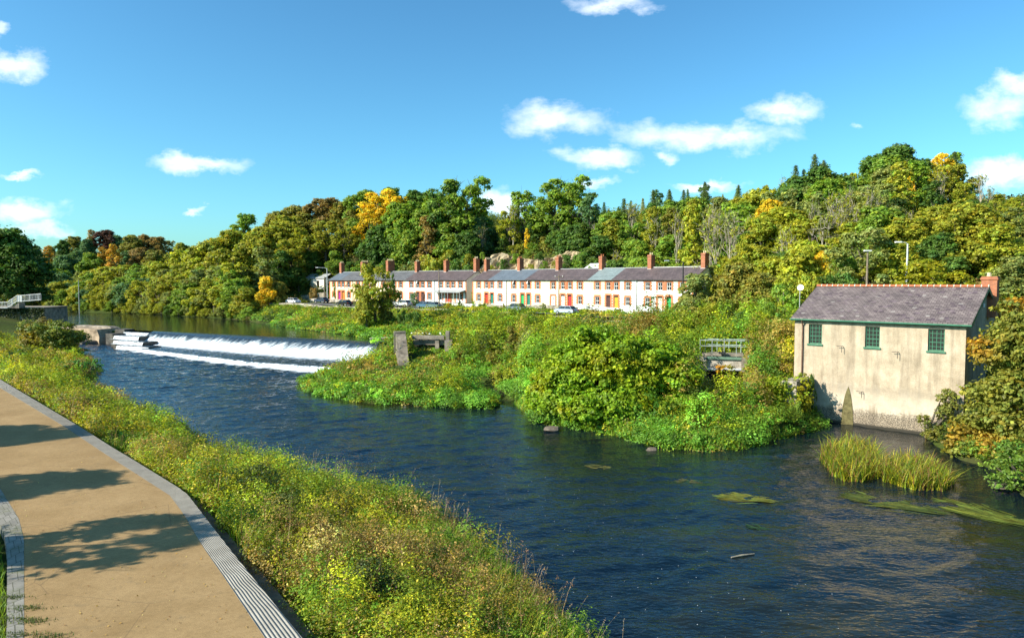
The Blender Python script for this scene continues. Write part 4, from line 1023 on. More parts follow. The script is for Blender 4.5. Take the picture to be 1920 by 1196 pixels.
prism_side('back_wall', [(1.5, .2), (2.0, .2), (2.0, 3.6), (1.5, 3.6)], 0, 5.5, M_dkconc, ru, -.1, (e1[0] - .4, e1[1], 0))
prism_side('block', [(-1.6, 2.2), (-.8, 2.2), (-.8, 3.7), (-1.6, 3.7)], 5.0, 6.0, M_conc, ru, -.1, (e1[0] - .4, e1[1], 0))
# small white posts and the pale upturned boat / box on the bank behind
for px, lab in ((785, 'short white marker post nearest the upturned boat on the bank'), (806, 'middle short white marker post behind the ruined sluice'), (826, 'short white marker post at the right end behind the ruined sluice')):
    p = Q(px, 622, 110); z0 = float(H(p[0], p[1])[0]); b = MB(); b.tube([(0, 0, -.2), (0, 0, .95), (0, 0, 1.05)], [.17, .17, .1], 8); o = b.build('marker_post', M_white, loc=(p[0], p[1], z0)); tag(o, lab, 'post', 'white posts behind the sluice')
p = Q(790, 617, 113); z0 = float(H(p[0], p[1])[0]); b = MB()
hull = [(-2.0, 0), (-1.3, .62), (0, .8), (1.3, .7), (1.9, .45)]
for k_ in range(len(hull) - 1):
    (xa, wa), (xb, wb) = hull[k_], hull[k_ + 1]
    ring = lambda x, w_: [(x, -w_, .35), (x, -w_ * .8, .75), (x, 0, .95), (x, w_ * .8, .75), (x, w_, .35)]
    A_, B_ = ring(xa, wa + .01), ring(xb, wb)
    for j in range(4): b.poly([A_[j], A_[j + 1], B_[j + 1], B_[j]])
    if k_ == len(hull) - 2: b.poly(B_)
o = b.build('rowing_boat', M_white, loc=(p[0], p[1], z0)); o.rotation_euler = (0, 0, -.4); tag(o, 'small white upturned boat lying on the grassy bank', 'boat')
# log caught on the weir end
lg = P(718, 637, 2.6); b = MB(); b.tube([(-4.5, 0, 0), (-1, .2, .15), (2, .1, .35), (4.5, .3, .8)], [.16, .2, .17, .08], 7); b.tube([(-1, .2, .15), (-.3, -.9, .5)], [.08, .03], 5)
o = b.build('driftwood_log', M_palebark, loc=(lg[0] + 2, lg[1] + 2, 2.6)); tag(o, 'pale driftwood log stranded at the right end of the weir', 'log')

# ---------------------------------------------------------------- sluice bridge with railings
sb = empty('sluice_bridge', (0, 0, 0)); 
c0 = SB; ang = SBA; tag(sb, 'small sluice footbridge with pale green railings over a dark channel', 'footbridge')
sb.location = (c0[0], c0[1], 0); sb.rotation_euler = (0, 0, ang)
zt = float(c0[2]); 
M_pgreen = mat_plain('pale_green_paint', (.36, .46, .38), .5, .2); M_dgate = mat_plain('dull_green_steel', (.14, .23, .16), .6, .3)
b = MB(); b.box(-1.9, 2.2, 0, 1.9, zt + .25, zt + .5); b.build('deck', M_conc, sb)
b = MB(); b.box(-2.6, -1.45, -.6, 2.2, -.2, zt + .2); b.build('abutment', M_conc, sb); b = MB(); b.box(2.0, 3.3, -.6, 2.2, -.2, zt + .2); b.build('abutment', M_conc, sb)
b = MB(); b.box(-1.44, 1.99, -.45, -.30, zt - .05, zt + .22); b.build('gate_beam', M_dgate, sb)
b = MB(); b.box(-1.44, 1.99, -.28, -.05, zt - 1.1, zt - .06); b.build('gate_board', M_stone2, sb)
b = MB(); b.tube([(-1.44, -.4, zt - 1.15), (1.99, -.4, zt - 1.05)], .15, 8); b.build('roller', M_galv, sb)
for yy_, dx_ in ((0.05, 0), (1.8, .5)):
    b = MB(); x0, x1 = -2.1 + dx_, 2.7 + dx_
    for h_ in (1.0, 1.6): b.tube([(x0, yy_, zt + .5 + h_ - .25), (x1, yy_, zt + .5 + h_ - .25)], .05, 6)
    for k_ in range(5): x = x0 + (x1 - x0) * k_ / 4; b.tube([(x, yy_, zt + .1), (x, yy_, zt + 1.84)], .045, 6)
    b.build('railing', M_pgreen if dx_ else mat_plain('dull_rail_steel', (.30, .33, .31), .6, .3), sb)
b = MB(); b.tube([(.1, -.35, zt + .25), (.1, -.35, zt + 1.1)], .05, 6); b.box(-.25, .45, -.5, -.2, zt + .5, zt + .72); b.build('winding_gear', M_black, sb)
b = MB(); 
b.box(-2.3, -1.5, -12, -.62, -.6, zt - 1.3); b.build('channel_wall', M_dkconc, sb); b = MB(); b.box(2.02, 2.8, -10, -.62, -.6, zt - 1.5); b.build('channel_wall', M_dkconc, sb)
b = MB(); b.box(-1.46, 2.0, 1.0, 2.1, -.6, zt - 1.4); b.build('back_wall', M_dkconc, sb)

# ---------------------------------------------------------------- white railings, steps and stone wall at far left
fb = empty('stone_platform', (0, 0, 0)); tag(fb, 'dark ivy covered stone platform at the far left bank', 'platform')
pc = Q(45, 590, 150); fb.location = (pc[0], pc[1], 0)
b = MB(); b.box(-12, 4.2, 0, 8, .5, 6.3); b.build('wall_body', M_stone, fb); b = MB(); b.box(-12.2, 4.4, -.2, 8.1, 6.302, 6.5); b.build('coping', M_conc, fb)
def railing(label, pts, h_, n, panel):
    r = empty('railing', tuple(pts[0])); tag(r, label, 'railing'); o0 = np.array(pts[0]); b = MB(); bb = MB()
    for a, c_ in zip(pts[:-1], pts[1:]):
        a = np.array(a) - o0; c_ = np.array(c_) - o0
        for q in (.12, h_): b.tube([a + [0, 0, q], c_ + [0, 0, q]], .06, 6)
        for k_ in range(n + 1): p_ = a + (c_ - a) * k_ / n; (b if k_ % 6 else b).tube([p_, p_ + [0, 0, h_]], .03 if k_ % 6 else .07, 5)
    b.build('bars', M_white, r)
railing('white railing rising with the steps at far left', [Q(-20, 579, 149) , Q(14, 578, 149), Q(32, 566, 149)], 1.3, 12, 0)
railing('white railing on the upper platform at far left', [Q(32, 566, 149), Q(41, 566, 149), Q(77, 563, 149)], 1.35, 14, 0)
b = MB(); 
for k_ in range(8): a0 = Q(14 + k_ * 2.5, 578 - k_ * 1.5, 149); b.box(a0[0] - pc[0], a0[0] - pc[0] + .35, -.9, 1, 6.3, a0[2] - .05)
b.build('steps', M_conc, fb)
# small pale building glimpsed beyond the far end of the terrace
p = Q(590, 555, 206); sh = empty('outbuilding', (p[0], p[1], float(H(p[0], p[1])[0])), -.6); tag(sh, 'low pale outbuilding beyond the far end of the terrace', 'building')
b = MB(); wall_face(b, (-4, 0, 0), (1, 0, 0), 8, 2.8, [(1, 2, .9, 2.1), (5, 6, 0, 2.1)], .2); b.poly([(4, 0, 0), (4, 5, 0), (4, 5, 2.8), (4, 0, 2.8)]); b.poly([(-4, 5, 0), (-4, 0, 0), (-4, 0, 2.8), (-4, 5, 2.8)]); b.poly([(-4, 0, -.8), (4, 0, -.8), (4, 0, 0), (-4, 0, 0)]); b.build('wall', WALLS['ivory'], sh)
b = MB(); b.poly([(-4.3, -.3, 2.7), (4.3, -.3, 2.7), (4.3, 2.5, 4.1), (-4.3, 2.5, 4.1)]); b.poly([(-4.3, 2.5, 4.1), (4.3, 2.5, 4.1), (4.3, 5.3, 2.7), (-4.3, 5.3, 2.7)]); b.build('roof', M_metal, sh)

# ---------------------------------------------------------------- quarried rock face behind the terrace
def cliff():
    V = []; nx_, nz_ = 130, 40; r = np.random.default_rng(9)
    A_ = np.array([T1B + v1 * 13 - u1 * 14, T2A + v2 * 15, T2A + u2 * 17 + v2 * 18]); L_ = resample(A_, nx_)
    t_ = np.gradient(L_, axis=0); t_ /= np.linalg.norm(t_, axis=1)[:, None]; n_ = np.c_[-t_[:, 1], t_[:, 0]]
    for i in range(nx_):
        s_ = i / (nx_ - 1); top = 18.7 + 1.4 * math.sin(s_ * 7 + 1) - 2.5 * max(0, s_ - .8) * 5 - 5.5 * max(0, .25 - s_) * 4
        for k_ in range(nz_):
            q = k_ / (nz_ - 1); z = 5.5 + (top - 5.5) * q
            back = 1.5 * q + 3.2 * q ** 2
            ax_, az_ = i * .42, z
            rid = abs(_vn(np.array([ax_ + z * .25]), np.array([z * .35 + 20]), 1.6, 5)[0] - .5) * 3.4 + abs(_vn(np.array([ax_ - z * .5]), np.array([z * .8]), .8, 6)[0] - .5) * 2.0 + (_vn(np.array([ax_ * .3]), np.array([z * .3]), 1.2, 7)[0] - .5) * 3
            p_ = L_[i] + n_[i] * (back + rid); V.append((p_[0], p_[1], z))
    idc = np.arange(nx_ * nz_).reshape(nx_, nz_)
    m, nt, out = new_mat('sandy_rock'); co = coords(nt, 'Object', (1, 1, .6)); n1 = noise(nt, co, .45, 7, .7, .5); n2 = noise(nt, co, 3, 6, .75)
    c = ramp(nt, n1, [(.3, (.22, .16, .09)), (.48, (.42, .32, .19)), (.62, (.60, .48, .31)), (.75, (.33, .24, .13))]).outputs[0]
    c = mixc(nt, .6, c, ramp(nt, n2, [(.3, .5), (.65, 1.15)]).outputs[0], 'MULTIPLY'); principled(nt, out, c, .95, .1, bump(nt, n2, 1, .25))
    o = mesh_np('rock_face', V, np.stack([idc[:-1, :-1], idc[1:, :-1], idc[1:, 1:], idc[:-1, 1:]], -1).reshape(-1, 4), m); tag(o, kind='structure')
cliff()
# ---------------------------------------------------------------- foliage generators
def unit(a): return a / (np.linalg.norm(a, axis=-1, keepdims=True) + 1e-9)
def leaf_quads(Cn, Nn, size, asp=.62, r=rng, droop=.0):
    n = len(Cn); t = unit(np.cross(Nn, r.normal(size=(n, 3)))); b = np.cross(Nn, t)
    s = np.asarray(size).reshape(-1, 1) * np.ones((n, 1)); w_ = s * asp * r.uniform(.7, 1.2, (n, 1))
    off = r.uniform(-.15, .15, (n, 1)) * s
    V = np.stack([Cn - t * s * .5, Cn + b * w_ * .5 + t * off, Cn + t * s * .5 - Nn * s * .12, Cn - b * w_ * .5 - t * off], 1)
    return V.reshape(-1, 3), np.arange(n * 4).reshape(n, 4)
def vary(n, base, dv=.25, dh=.12, r=rng):
    """per-face colours around base (value and warm/green variation)"""
    base = np.asarray(base, float).reshape(1, 3) if np.ndim(base) == 1 else np.asarray(base)
    v = np.exp(r.normal(0, dv, (n, 1))); h = r.normal(0, dh, (n, 1))
    c = base * v * np.concatenate([1 + h, 1 + h * .15, 1 - h * .8], 1); return np.clip(c, .002, .9)

def crown_leaves(lobes, n_sub, n_leaf, size, r, flat=.7, subr=.40, up=.45):
    """lobes: list (cx,cy,cz,r). sub-clumps sit on each lobe; leaves gather round each sub-clump"""
    Cs, Ns, Cl = [], [], []
    for (cx, cy, cz, lr) in lobes:
        m = max(4, int(1.35 * n_sub * (lr ** 1.6)))
        d = unit(r.normal(size=(m, 3))); d[:, 2] = np.where(d[:, 2] < -.45, -d[:, 2], d[:, 2])
        rad = lr * r.uniform(.62, 1.08, (m, 1)); c = np.array([cx, cy, cz]) + d * rad * np.array([1, 1, .85])
        sr = subr * lr ** .5 * r.uniform(.6, 1.35, m); tint = np.exp(r.normal(0, .16, m))
        warm = r.normal(0, .12, m)
        for i in range(m):
            k = max(5, int(.8 * n_leaf * (sr[i] / subr) ** 2))
            q = unit(r.normal(size=(k, 3))) * (r.uniform(0, 1, (k, 1)) ** .45) * sr[i]
            q[:, 2] *= flat; p = c[i] + q
            nn = unit(d[i] * .55 + unit(q + 1e-6) * .5 + np.array([0, 0, up]) + r.normal(0, .38, (k, 3)))
            Cs.append(p); Ns.append(nn)
            cc = np.ones((k, 3)) * tint[i] * np.exp(r.normal(0, .22, (k, 1))); w_ = warm[i] + r.normal(0, .08, (k, 1))
            Cl.append(cc * np.concatenate([1 + w_, 1 + w_ * .1, 1 - w_ * .8], 1))
        k = int(m * n_leaf * .18); q = unit(r.normal(size=(k, 3))); Cs.append(np.array([cx, cy, cz]) + q * lr * r.uniform(.7, 1.25, (k, 1)) * np.array([1, 1, .9])); Ns.append(unit(q + np.array([0, 0, up]) + r.normal(0, .6, (k, 3)))); Cl.append(np.ones((k, 3)) * np.exp(r.normal(0, .25, (k, 1))))
    Cs, Ns, Cl = np.concatenate(Cs), np.concatenate(Ns), np.concatenate(Cl)
    return Cs, Ns, Cl
def limb_pts(a, b, r, bend=.12, n=4):
    a, b = np.array(a, float), np.array(b, float); L = np.linalg.norm(b - a); P_ = [a + (b - a) * t for t in np.linspace(0, 1, n)]
    for k in range(1, n - 1): P_[k] = P_[k] + r.normal(0, bend * L * .4, 3)
    return P_
def make_tree(kind, seed):
    """prototype tree about 12 m tall: root with crown and trunk"""
    r = np.random.default_rng(seed); lobes = []; limbs = []; size = .42; ns, nl = 9, 26; Ht = 12.
    col = None
    if kind in ('oak', 'round'):
        W_ = 4.9 if kind == 'oak' else 4.2
        nlb = 30
        for i in range(nlb):
            a = r.uniform(0, 2 * PI); q = r.uniform(.1, 1) ** .6; z = r.uniform(.14, .95)
            env = math.sqrt(max(.05, 1 - ((z - .5) / .52) ** 2)); lobes.append((math.cos(a) * W_ * env * q * .78, math.sin(a) * W_ * env * q * .78, z * Ht * .93, r.uniform(1.05, 1.9)))
        lobes.append((0, 0, Ht * .6, 2.2)); lobes.append((r.normal(0, .8), r.normal(0, .8), Ht * .88, 1.5))
    elif kind == 'tiers':      # open-grown tree with separate tufts and gaps
        for i in range(17):
            a = i * 2.4 + r.uniform(-.3, .3); z = .30 + .66 * (i / 16) + r.uniform(-.04, .04); q = (1.05 - abs(z - .55) * .9) * r.uniform(.5, 1.)
            lobes.append((math.cos(a) * 4.0 * q, math.sin(a) * 4.0 * q, z * Ht, r.uniform(.8, 1.5)))
        ns, nl = 10, 26; flat = .4
    elif kind == 'tall':       # poplar / alder
        for i in range(20):
            z = r.uniform(.12, .97); env = 2.1 * math.sin(PI * min(1, z * .93 + .08)) ** .6; a = r.uniform(0, 2 * PI); q = r.uniform(.2, .9)
            lobes.append((math.cos(a) * env * q, math.sin(a) * env * q, z * Ht, r.uniform(.7, 1.15)))
    elif kind == 'shrub':      # round leafy to the ground
        Ht = 6.
        for i in range(18):
            a = r.uniform(0, 2 * PI); z = r.uniform(.08, .9); env = math.sqrt(max(.1, 1 - ((z - .3) / .75) ** 2)); q = r.uniform(.3, 1)
            lobes.append((math.cos(a) * 3.0 * env * q, math.sin(a) * 3.0 * env * q, z * Ht * .85, r.uniform(.7, 1.3)))
        size = .30; nl = 30
    elif kind == 'sparse':     # nearly bare, pale limbs and few leaves
        for i in range(14):
            a = r.uniform(0, 2 * PI); z = r.uniform(.35, .98); q = r.uniform(.2, 1) * (1.15 - z * .6)
            lobes.append((math.cos(a) * 3.4 * q, math.sin(a) * 3.4 * q, z * Ht, r.uniform(.6, 1.1)))
        ns, nl = 5, 9; size = .34
    if kind == 'conifer':
        Cs, Ns, Cl = [], [], []
        nb = 150
        for i in range(nb):
            q = (i + .5) / nb; z = Ht * (.10 + .88 * q); L_ = (1 - q) ** .8 * 2.5 * r.uniform(.65, 1.15) + .15; a = i * 2.399 + r.uniform(-.3, .3)
            k = int(10 + 26 * L_); t = r.uniform(.05, 1, (k, 1)); dirv = np.array([math.cos(a), math.sin(a), 0.])
            p = np.array([0, 0, z]) + dirv * L_ * t + np.array([0, 0, 1]) * (-.25 * L_ * t ** 1.5 + .1) + r.normal(0, .11 + .05 * L_, (k, 3)) * np.array([1, 1, .6])
            Cs.append(p); Ns.append(unit(np.array([0, 0, 1.]) * .6 + dirv * .5 + r.normal(0, .5, (k, 3)))); Cl.append(np.ones((k, 3)) * np.exp(r.normal(0, .25, (k, 1))))
        Cs, Ns, Cl = map(np.concatenate, (Cs, Ns, Cl)); size = .30; asp = .35
        b = MB(); b.tube([(0, 0, -.6), (0, 0, Ht * .5), (0, 0, Ht * 1.0)], [.2, .12, .02], 7)
    else:
        Cs, Ns, Cl = crown_leaves(lobes, ns, nl, size, r); asp = .66
        b = MB(); th = .34 if kind in ('oak', 'round', 'tiers') else .22
        split = Ht * (.32 if kind != 'shrub' else .08)
        b.tube([(0, 0, -.8), (0.05, 0, split * .5), (.1, .05, split), (.15, 0, Ht * .72)], [th * 1.25, th, th * .8, th * .25], 8)
        for (x, y, z, lr) in lobes[:16 if kind != 'sparse' else 14]:
            s0 = (.1, .05, min(split * r.uniform(.8, 1.8), z * .8)); b.tube(limb_pts(s0, (x, y, z), r), [th * .42, th * .28, th * .17, th * .06], 5, cap=False)
            if kind in ('sparse', 'tiers'):
                for _ in range(5 if kind == 'sparse' else 2):
                    e = np.array([x, y, z]) + r.normal(0, lr * .8, 3) + np.array([0, 0, lr * .6]); b.tube(limb_pts(np.array([x, y, z]) * .9 + np.array([.1, .05, split]) * .1, e, r), [.06, .045, .03, .012], 4, cap=False)
    root = empty(dict(oak='broadleaf_tree', round='broadleaf_tree', tiers='open_crowned_tree', tall='slender_tree', conifer='conifer_tree', sparse='bare_tree', shrub='shrub')[kind], (0, 0, 0))
    V, Fq = leaf_quads(Cs, Ns, size * r.uniform(.6, 1.3, len(Cs)), asp, r)
    mesh_np('crown', V, Fq, M_leaf, root, col=np.clip(Cl, .05, 3))
    b.build('trunk', M_palebark if kind in ('sparse',) else M_bark, root, smooth=True)
    root['_h'] = Ht
    return root
PROTO = {}
def proto(kind, i):
    k = (kind, i)
    if k not in PROTO: PROTO[k] = [make_tree(kind, 100 + i * 17 + sum(map(ord, kind)) ), False]
    return PROTO[k]
NV = dict(oak=3, round=3, tiers=3, tall=2, conifer=2, sparse=2, shrub=3)
COLS = dict(OL=(.27, .27, .027), MG=(.175, .255, .03), DG=(.085, .15, .025), YG=(.28, .29, .025), YE=(.58, .42, .025), BR=(.25, .175, .05), CO=(.10, .045, .028), BG=(.11, .19, .07), OR=(.40, .24, .03), GY=(.21, .235, .06), LG=(.19, .28, .028), OB=(.22,.205,.036))
CNAME = dict(OL='olive green', MG='mid green', DG='dark green', YG='yellow green', YE='golden yellow', BR='rusty brown', CO='copper brown', BG='bluish green', OR='orange brown', GY='grey green', LG='bright green', OB='dull olive brown')
KNAME = dict(oak='spreading leafy tree', round='rounded leafy tree', tiers='open tufted tree', tall='tall slender tree', conifer='pointed conifer', sparse='almost bare pale tree', shrub='leafy bush')
PLACED = []
def plant(px, top, d, kind, colr, ws=1.0, place='', cat=None, label=None, zbase=None, i=None, dz=0, mind=None, group=None):
    p = Q(px, top, d); zb = float(H(p[0], p[1])[0]) if zbase is None else zbase
    hh = max(1.2 if kind == 'shrub' else 3.0, p[2] - zb)
    if i is None: i = (len(PLACED) * 7 + int(px)) % NV[kind]
    pr_ = proto(kind, i); root = pr_[0]
    if pr_[1]: r = copy_tree(root)
    else: r = root; pr_[1] = True
    s = hh / root['_h']
    maxw = (1.0 if kind != 'shrub' else .62)
    ws = ws * (1.28 if kind in ('oak', 'round', 'tiers', 'tall') and not label else 1.0)
    sw = ws * (s if s < maxw else maxw + (s - maxw) * .55)
    r.location = (p[0], p[1], zb - .15); r.scale = (sw * random.uniform(.93, 1.07), sw * random.uniform(.93, 1.07), s * 1.02); r.rotation_euler = (0, 0, random.uniform(0, 6.28))
    c = np.minimum(np.array(COLS[colr]) * 1.30, .8) * (1 + random.uniform(-.12, .12))
    for ch_ in r.children:
        if ch_.name.startswith('crown'): ch_.color = (*c, 1)
    k_ = KNAME[kind]
    base = label or f"{CNAME[colr]} {k_} {place}"
    PLACED.append([r, base, px, cat or ('bush' if kind == 'shrub' else 'tree'), bool(label), group or ('bushes ' if kind == 'shrub' else 'trees ') + (place or 'by the river')])
    return r
def hill_place(px, d, top):
    if px < 70 and d < 180: return 'at the far left bank'
    if px < 335 and d > 250: return 'on the distant wooded rise at left'
    if px < 340: return 'on the far river shore'
    if px < 560 and d < 212: return 'on the shore left of the terrace'
    if px < 640: return 'on the slope left of the terrace'
    if px < 870: return 'behind the far half of the terrace'
    if px < 1110: return 'above the sandy rock face'
    if px < 1330: return 'on the hill behind the nearer houses'
    if px < 1560: return 'on the hill between terrace and mill'
    return 'on the hill above the mill roof'
def T(px, top, d, kind, colr, ws=1.0, **k): return plant(px, top, d, kind, colr, ws, place=hill_place(px, d, top), **k)
def finish_labels():
    from collections import defaultdict
    g_ = defaultdict(list)
    for e in PLACED: g_[e[1]].append(e)
    words = ['first', 'second', 'third', 'fourth', 'fifth', 'sixth', 'seventh', 'eighth', 'ninth', 'tenth', 'eleventh', 'twelfth', 'thirteenth', 'fourteenth', 'fifteenth', 'sixteenth', 'seventeenth', 'eighteenth', 'nineteenth', 'twentieth'] + ['further'] * 30
    for base, L_ in g_.items():
        L_.sort(key=lambda e: e[2])
        for i, (r, b_, px, cat, fixed, grp) in enumerate(L_):
            lab = b_
            if len(L_) == 2: lab = ('left ' if i == 0 else 'right ') + 'of two: ' + b_ if False else ('left-hand ' if i == 0 else 'right-hand ') + b_
            elif len(L_) > 2: lab = ('leftmost ' if i == 0 else 'rightmost ' if i == len(L_) - 1 else words[i] + ' from left, ') + b_
            tag(r, lab, cat, grp)
for k_, n_ in NV.items(): pass

# ---------------------------------------------------------------- trees of the far left
R_ = random.Random(77)
def skyl(px):
    return float(np.interp(px, [-60, 0, 20, 60, 100, 150, 200, 250, 300, 330, 370, 400, 450, 500, 550, 600, 650, 700, 750, 800, 860, 905, 925, 940, 960, 1000, 1060, 1110, 1150, 1200, 1260, 1320, 1400, 1440, 1500, 1540, 1600, 1640, 1700, 1740, 1790, 1830, 1870, 1900, 1960],
                           [420, 430, 445, 462, 455, 446, 434, 442, 455, 458, 440, 432, 404, 412, 386, 374, 376, 356, 356, 360, 348, 385, 430, 432, 388, 372, 345, 372, 378, 362, 355, 350, 352, 352, 312, 302, 325, 292, 272, 312, 290, 345, 360, 405, 410]))
far = [(70, 460, 'oak', 'BG'), (95, 462, 'oak', 'BG'), (118, 450, 'round', 'DG'), (138, 443, 'oak', 'OB'), (160, 448, 'oak', 'BG'), (171, 433, 'tall', 'BR'), (197, 431, 'round', 'CO'), (222, 441, 'oak', 'BG'), (246, 440, 'round', 'OB'), (270, 440, 'round', 'BR'), (293, 444, 'oak', 'BR'), (318, 452, 'tiers', 'OB'), (338, 455, 'oak', 'OL'), (52, 455, 'oak', 'BG')]
for px, tp, kd, cl in far: T(px, tp, 322 + R_.uniform(-8, 8), kd, cl, .95)  # distance haze is put into the bluish crown colours, mid row too
mid = [(62, 492, 'oak', 'BG'), (91, 463, 'tall', 'OR'), (122, 478, 'round', 'BG'), (146, 470, 'oak', 'BG'), (172, 474, 'oak', 'MG'), (192, 465, 'tall', 'OR'), (212, 462, 'tall', 'OR'), (236, 470, 'oak', 'BG'), (262, 464, 'round', 'BR'), (287, 470, 'round', 'OB'), (312, 478, 'oak', 'OL'), (334, 470, 'oak', 'MG'), (153, 498, 'round', 'GY'), (247, 486, 'tall', 'BR'), (110, 500, 'round', 'BG')]
for px, tp, kd, cl in mid: T(px, tp, 278 + R_.uniform(-8, 8), kd, cl, .95)
shore = [(75, 530, 'round', 'MG'), (98, 517, 'round', 'OL'), (128, 528, 'round', 'OL'), (150, 546, 'shrub', 'YG'), (168, 520, 'round', 'GY'), (194, 516, 'oak', 'OL'), (222, 520, 'oak', 'OL'), (246, 508, 'round', 'MG'), (262, 535, 'shrub', 'YG'), (285, 512, 'round', 'MG'), (180, 552, 'shrub', 'OB'), (112, 556, 'shrub', 'OL'), (88, 560, 'shrub', 'OB'), (210, 556, 'shrub', 'GY')]
for px, tp, kd, cl in shore: T(px, tp, 240 + R_.uniform(-3, 3), kd, cl, .9)
for px, tp, d, kd, cl, w_ in [(2, 428, 168, 'oak', 'DG', 1.25), (36, 470, 166, 'round', 'DG', 1.0), (-36, 440, 168, 'oak', 'DG', 1.1), (18, 505, 163, 'round', 'DG', .9), (60, 540, 168, 'shrub', 'OB', 1.0), (8, 545, 161, 'shrub', 'OB', 1.0), (34, 548, 161, 'shrub', 'OL', 1.0)]: T(px, tp, d, kd, cl, w_)
# shore and slope trees left of the terrace, front to back
tr = [(298, 520, 226, 'round', 'MG', 1), (315, 498, 224, 'oak', 'YG', .95), (335, 470, 222, 'tall', 'YG', 1.2), (340, 540, 216, 'shrub', 'YG', 1), (362, 462, 216, 'oak', 'YG', 1), (385, 500, 208, 'round', 'MG', 1), (392, 448, 218, 'oak', 'OL', 1.05), (410, 520, 202, 'round', 'GY', 1),
      (425, 470, 208, 'tiers', 'OL', 1.1), (430, 432, 225, 'oak', 'OL', 1), (452, 500, 196, 'round', 'GY', 1.05), (462, 452, 208, 'oak', 'OL', 1.1), (455, 402, 238, 'round', 'LG', .9), (478, 545, 186, 'shrub', 'GY', 1.0), (492, 468, 196, 'tall', 'GY', 1.3), (500, 518, 183, 'round', 'YE', .75), (522, 528, 184, 'round', 'OB', .9), (478, 430, 222, 'oak', 'OL', 1.1),
      (505, 425, 222, 'oak', 'OL', 1.1), (520, 470, 205, 'round', 'DG', 1), (420, 556, 193, 'shrub', 'GY', 1.0), (375, 560, 204, 'shrub', 'OL', .9), (318, 560, 216, 'shrub', 'OL', .9), (448, 560, 188, 'shrub', 'MG', .9),
      (545, 455, 210, 'tiers', 'OL', 1.1), (540, 405, 228, 'oak', 'OL', 1.1), (575, 430, 214, 'tiers', 'OL', 1.15), (560, 500, 206, 'round', 'DG', 1), (585, 470, 212, 'oak', 'DG', 1), (600, 505, 208, 'round', 'DG', 1), (575, 398, 232, 'oak', 'OB', 1.1),
      (610, 420, 214, 'tiers', 'OL', 1.1), (608, 372, 236, 'oak', 'BR', 1.1), (640, 380, 234, 'oak', 'OB', 1.1), (645, 425, 212, 'tiers', 'OL', 1.1), (630, 470, 208, 'round', 'MG', 1), (660, 395, 226, 'oak', 'OB', 1), (655, 490, 205, 'round', 'DG', 1), (550, 385, 238, 'oak', 'OB', 1.1), (520, 398, 236, 'oak', 'OB', 1)]
for a_ in tr: T(a_[0], a_[1], a_[2], a_[3], a_[4], a_[5])
tr = [(686, 356, 226, 'oak', 'MG', 1.0), (700, 440, 207, 'round', 'DG', 1.0), (690, 490, 203, 'round', 'MG', 1.0), (715, 366, 218, 'tiers', 'YE', 1.15), (742, 372, 216, 'tiers', 'YE', 1.1), (700, 392, 214, 'tiers', 'YE', .9), (728, 352, 230, 'oak', 'MG', 1.0), (722, 420, 206, 'round', 'DG', .9), (735, 475, 200, 'shrub', 'DG', 1.1),
      (762, 380, 206, 'oak', 'LG', 1.05), (790, 392, 203, 'oak', 'MG', 1.0), (778, 358, 220, 'oak', 'DG', 1), (802, 410, 196, 'tall', 'BR', 1.1), (812, 364, 212, 'round', 'LG', 1), (760, 430, 200, 'round', 'MG', .9), (825, 400, 200, 'round', 'DG', 1), (842, 352, 200, 'tiers', 'DG', 1.0), (872, 346, 198, 'tiers', 'MG', 1.1), (885, 372, 200, 'tiers', 'MG', .9), (852, 395, 196, 'round', 'MG', 1),
      (898, 408, 196, 'round', 'BG', .9), (875, 432, 190, 'round', 'DG', .9), (905, 428, 192, 'sparse', 'OB', .9), (925, 436, 199, 'shrub', 'DG', 1.2), (845, 462, 190, 'shrub', 'OL', 1.1), (815, 470, 188, 'shrub', 'OL', 1.1), (865, 470, 183, 'shrub', 'DG', 1.1), (788, 480, 190, 'shrub', 'GY', 1.1), (760, 490, 194, 'shrub', 'GY', 1.1),
      (962, 388, 192, 'sparse', 'YG', 1.0), (955, 400, 194, 'tiers', 'YG', .75), (985, 362, 194, 'tiers', 'LG', .9), (988, 430, 190, 'tall', 'YE', .55), (1008, 400, 192, 'round', 'DG', .9), (1018, 375, 192, 'tiers', 'MG', .95), (1040, 352, 188, 'tiers', 'MG', 1.0), (1066, 342, 186, 'tiers', 'MG', 1.1), (1085, 360, 182, 'tiers', 'MG', .9), (1052, 405, 184, 'round', 'DG', 1.0), (1028, 440, 186, 'shrub', 'OB', 1.2), (945, 440, 194, 'shrub', 'DG', 1.2), (1000, 452, 188, 'shrub', 'MG', 1.2), (1062, 440, 180, 'shrub', 'DG', 1.3), (1085, 420, 172, 'round', 'DG', 1.0), (968, 455, 191, 'shrub', 'OL', 1.1), (905, 450, 197, 'shrub', 'OL', 1.1),
      (1095, 468, 160, 'shrub', 'DG', 1.2)]
for a_ in tr: T(a_[0], a_[1], a_[2], a_[3], a_[4], a_[5])
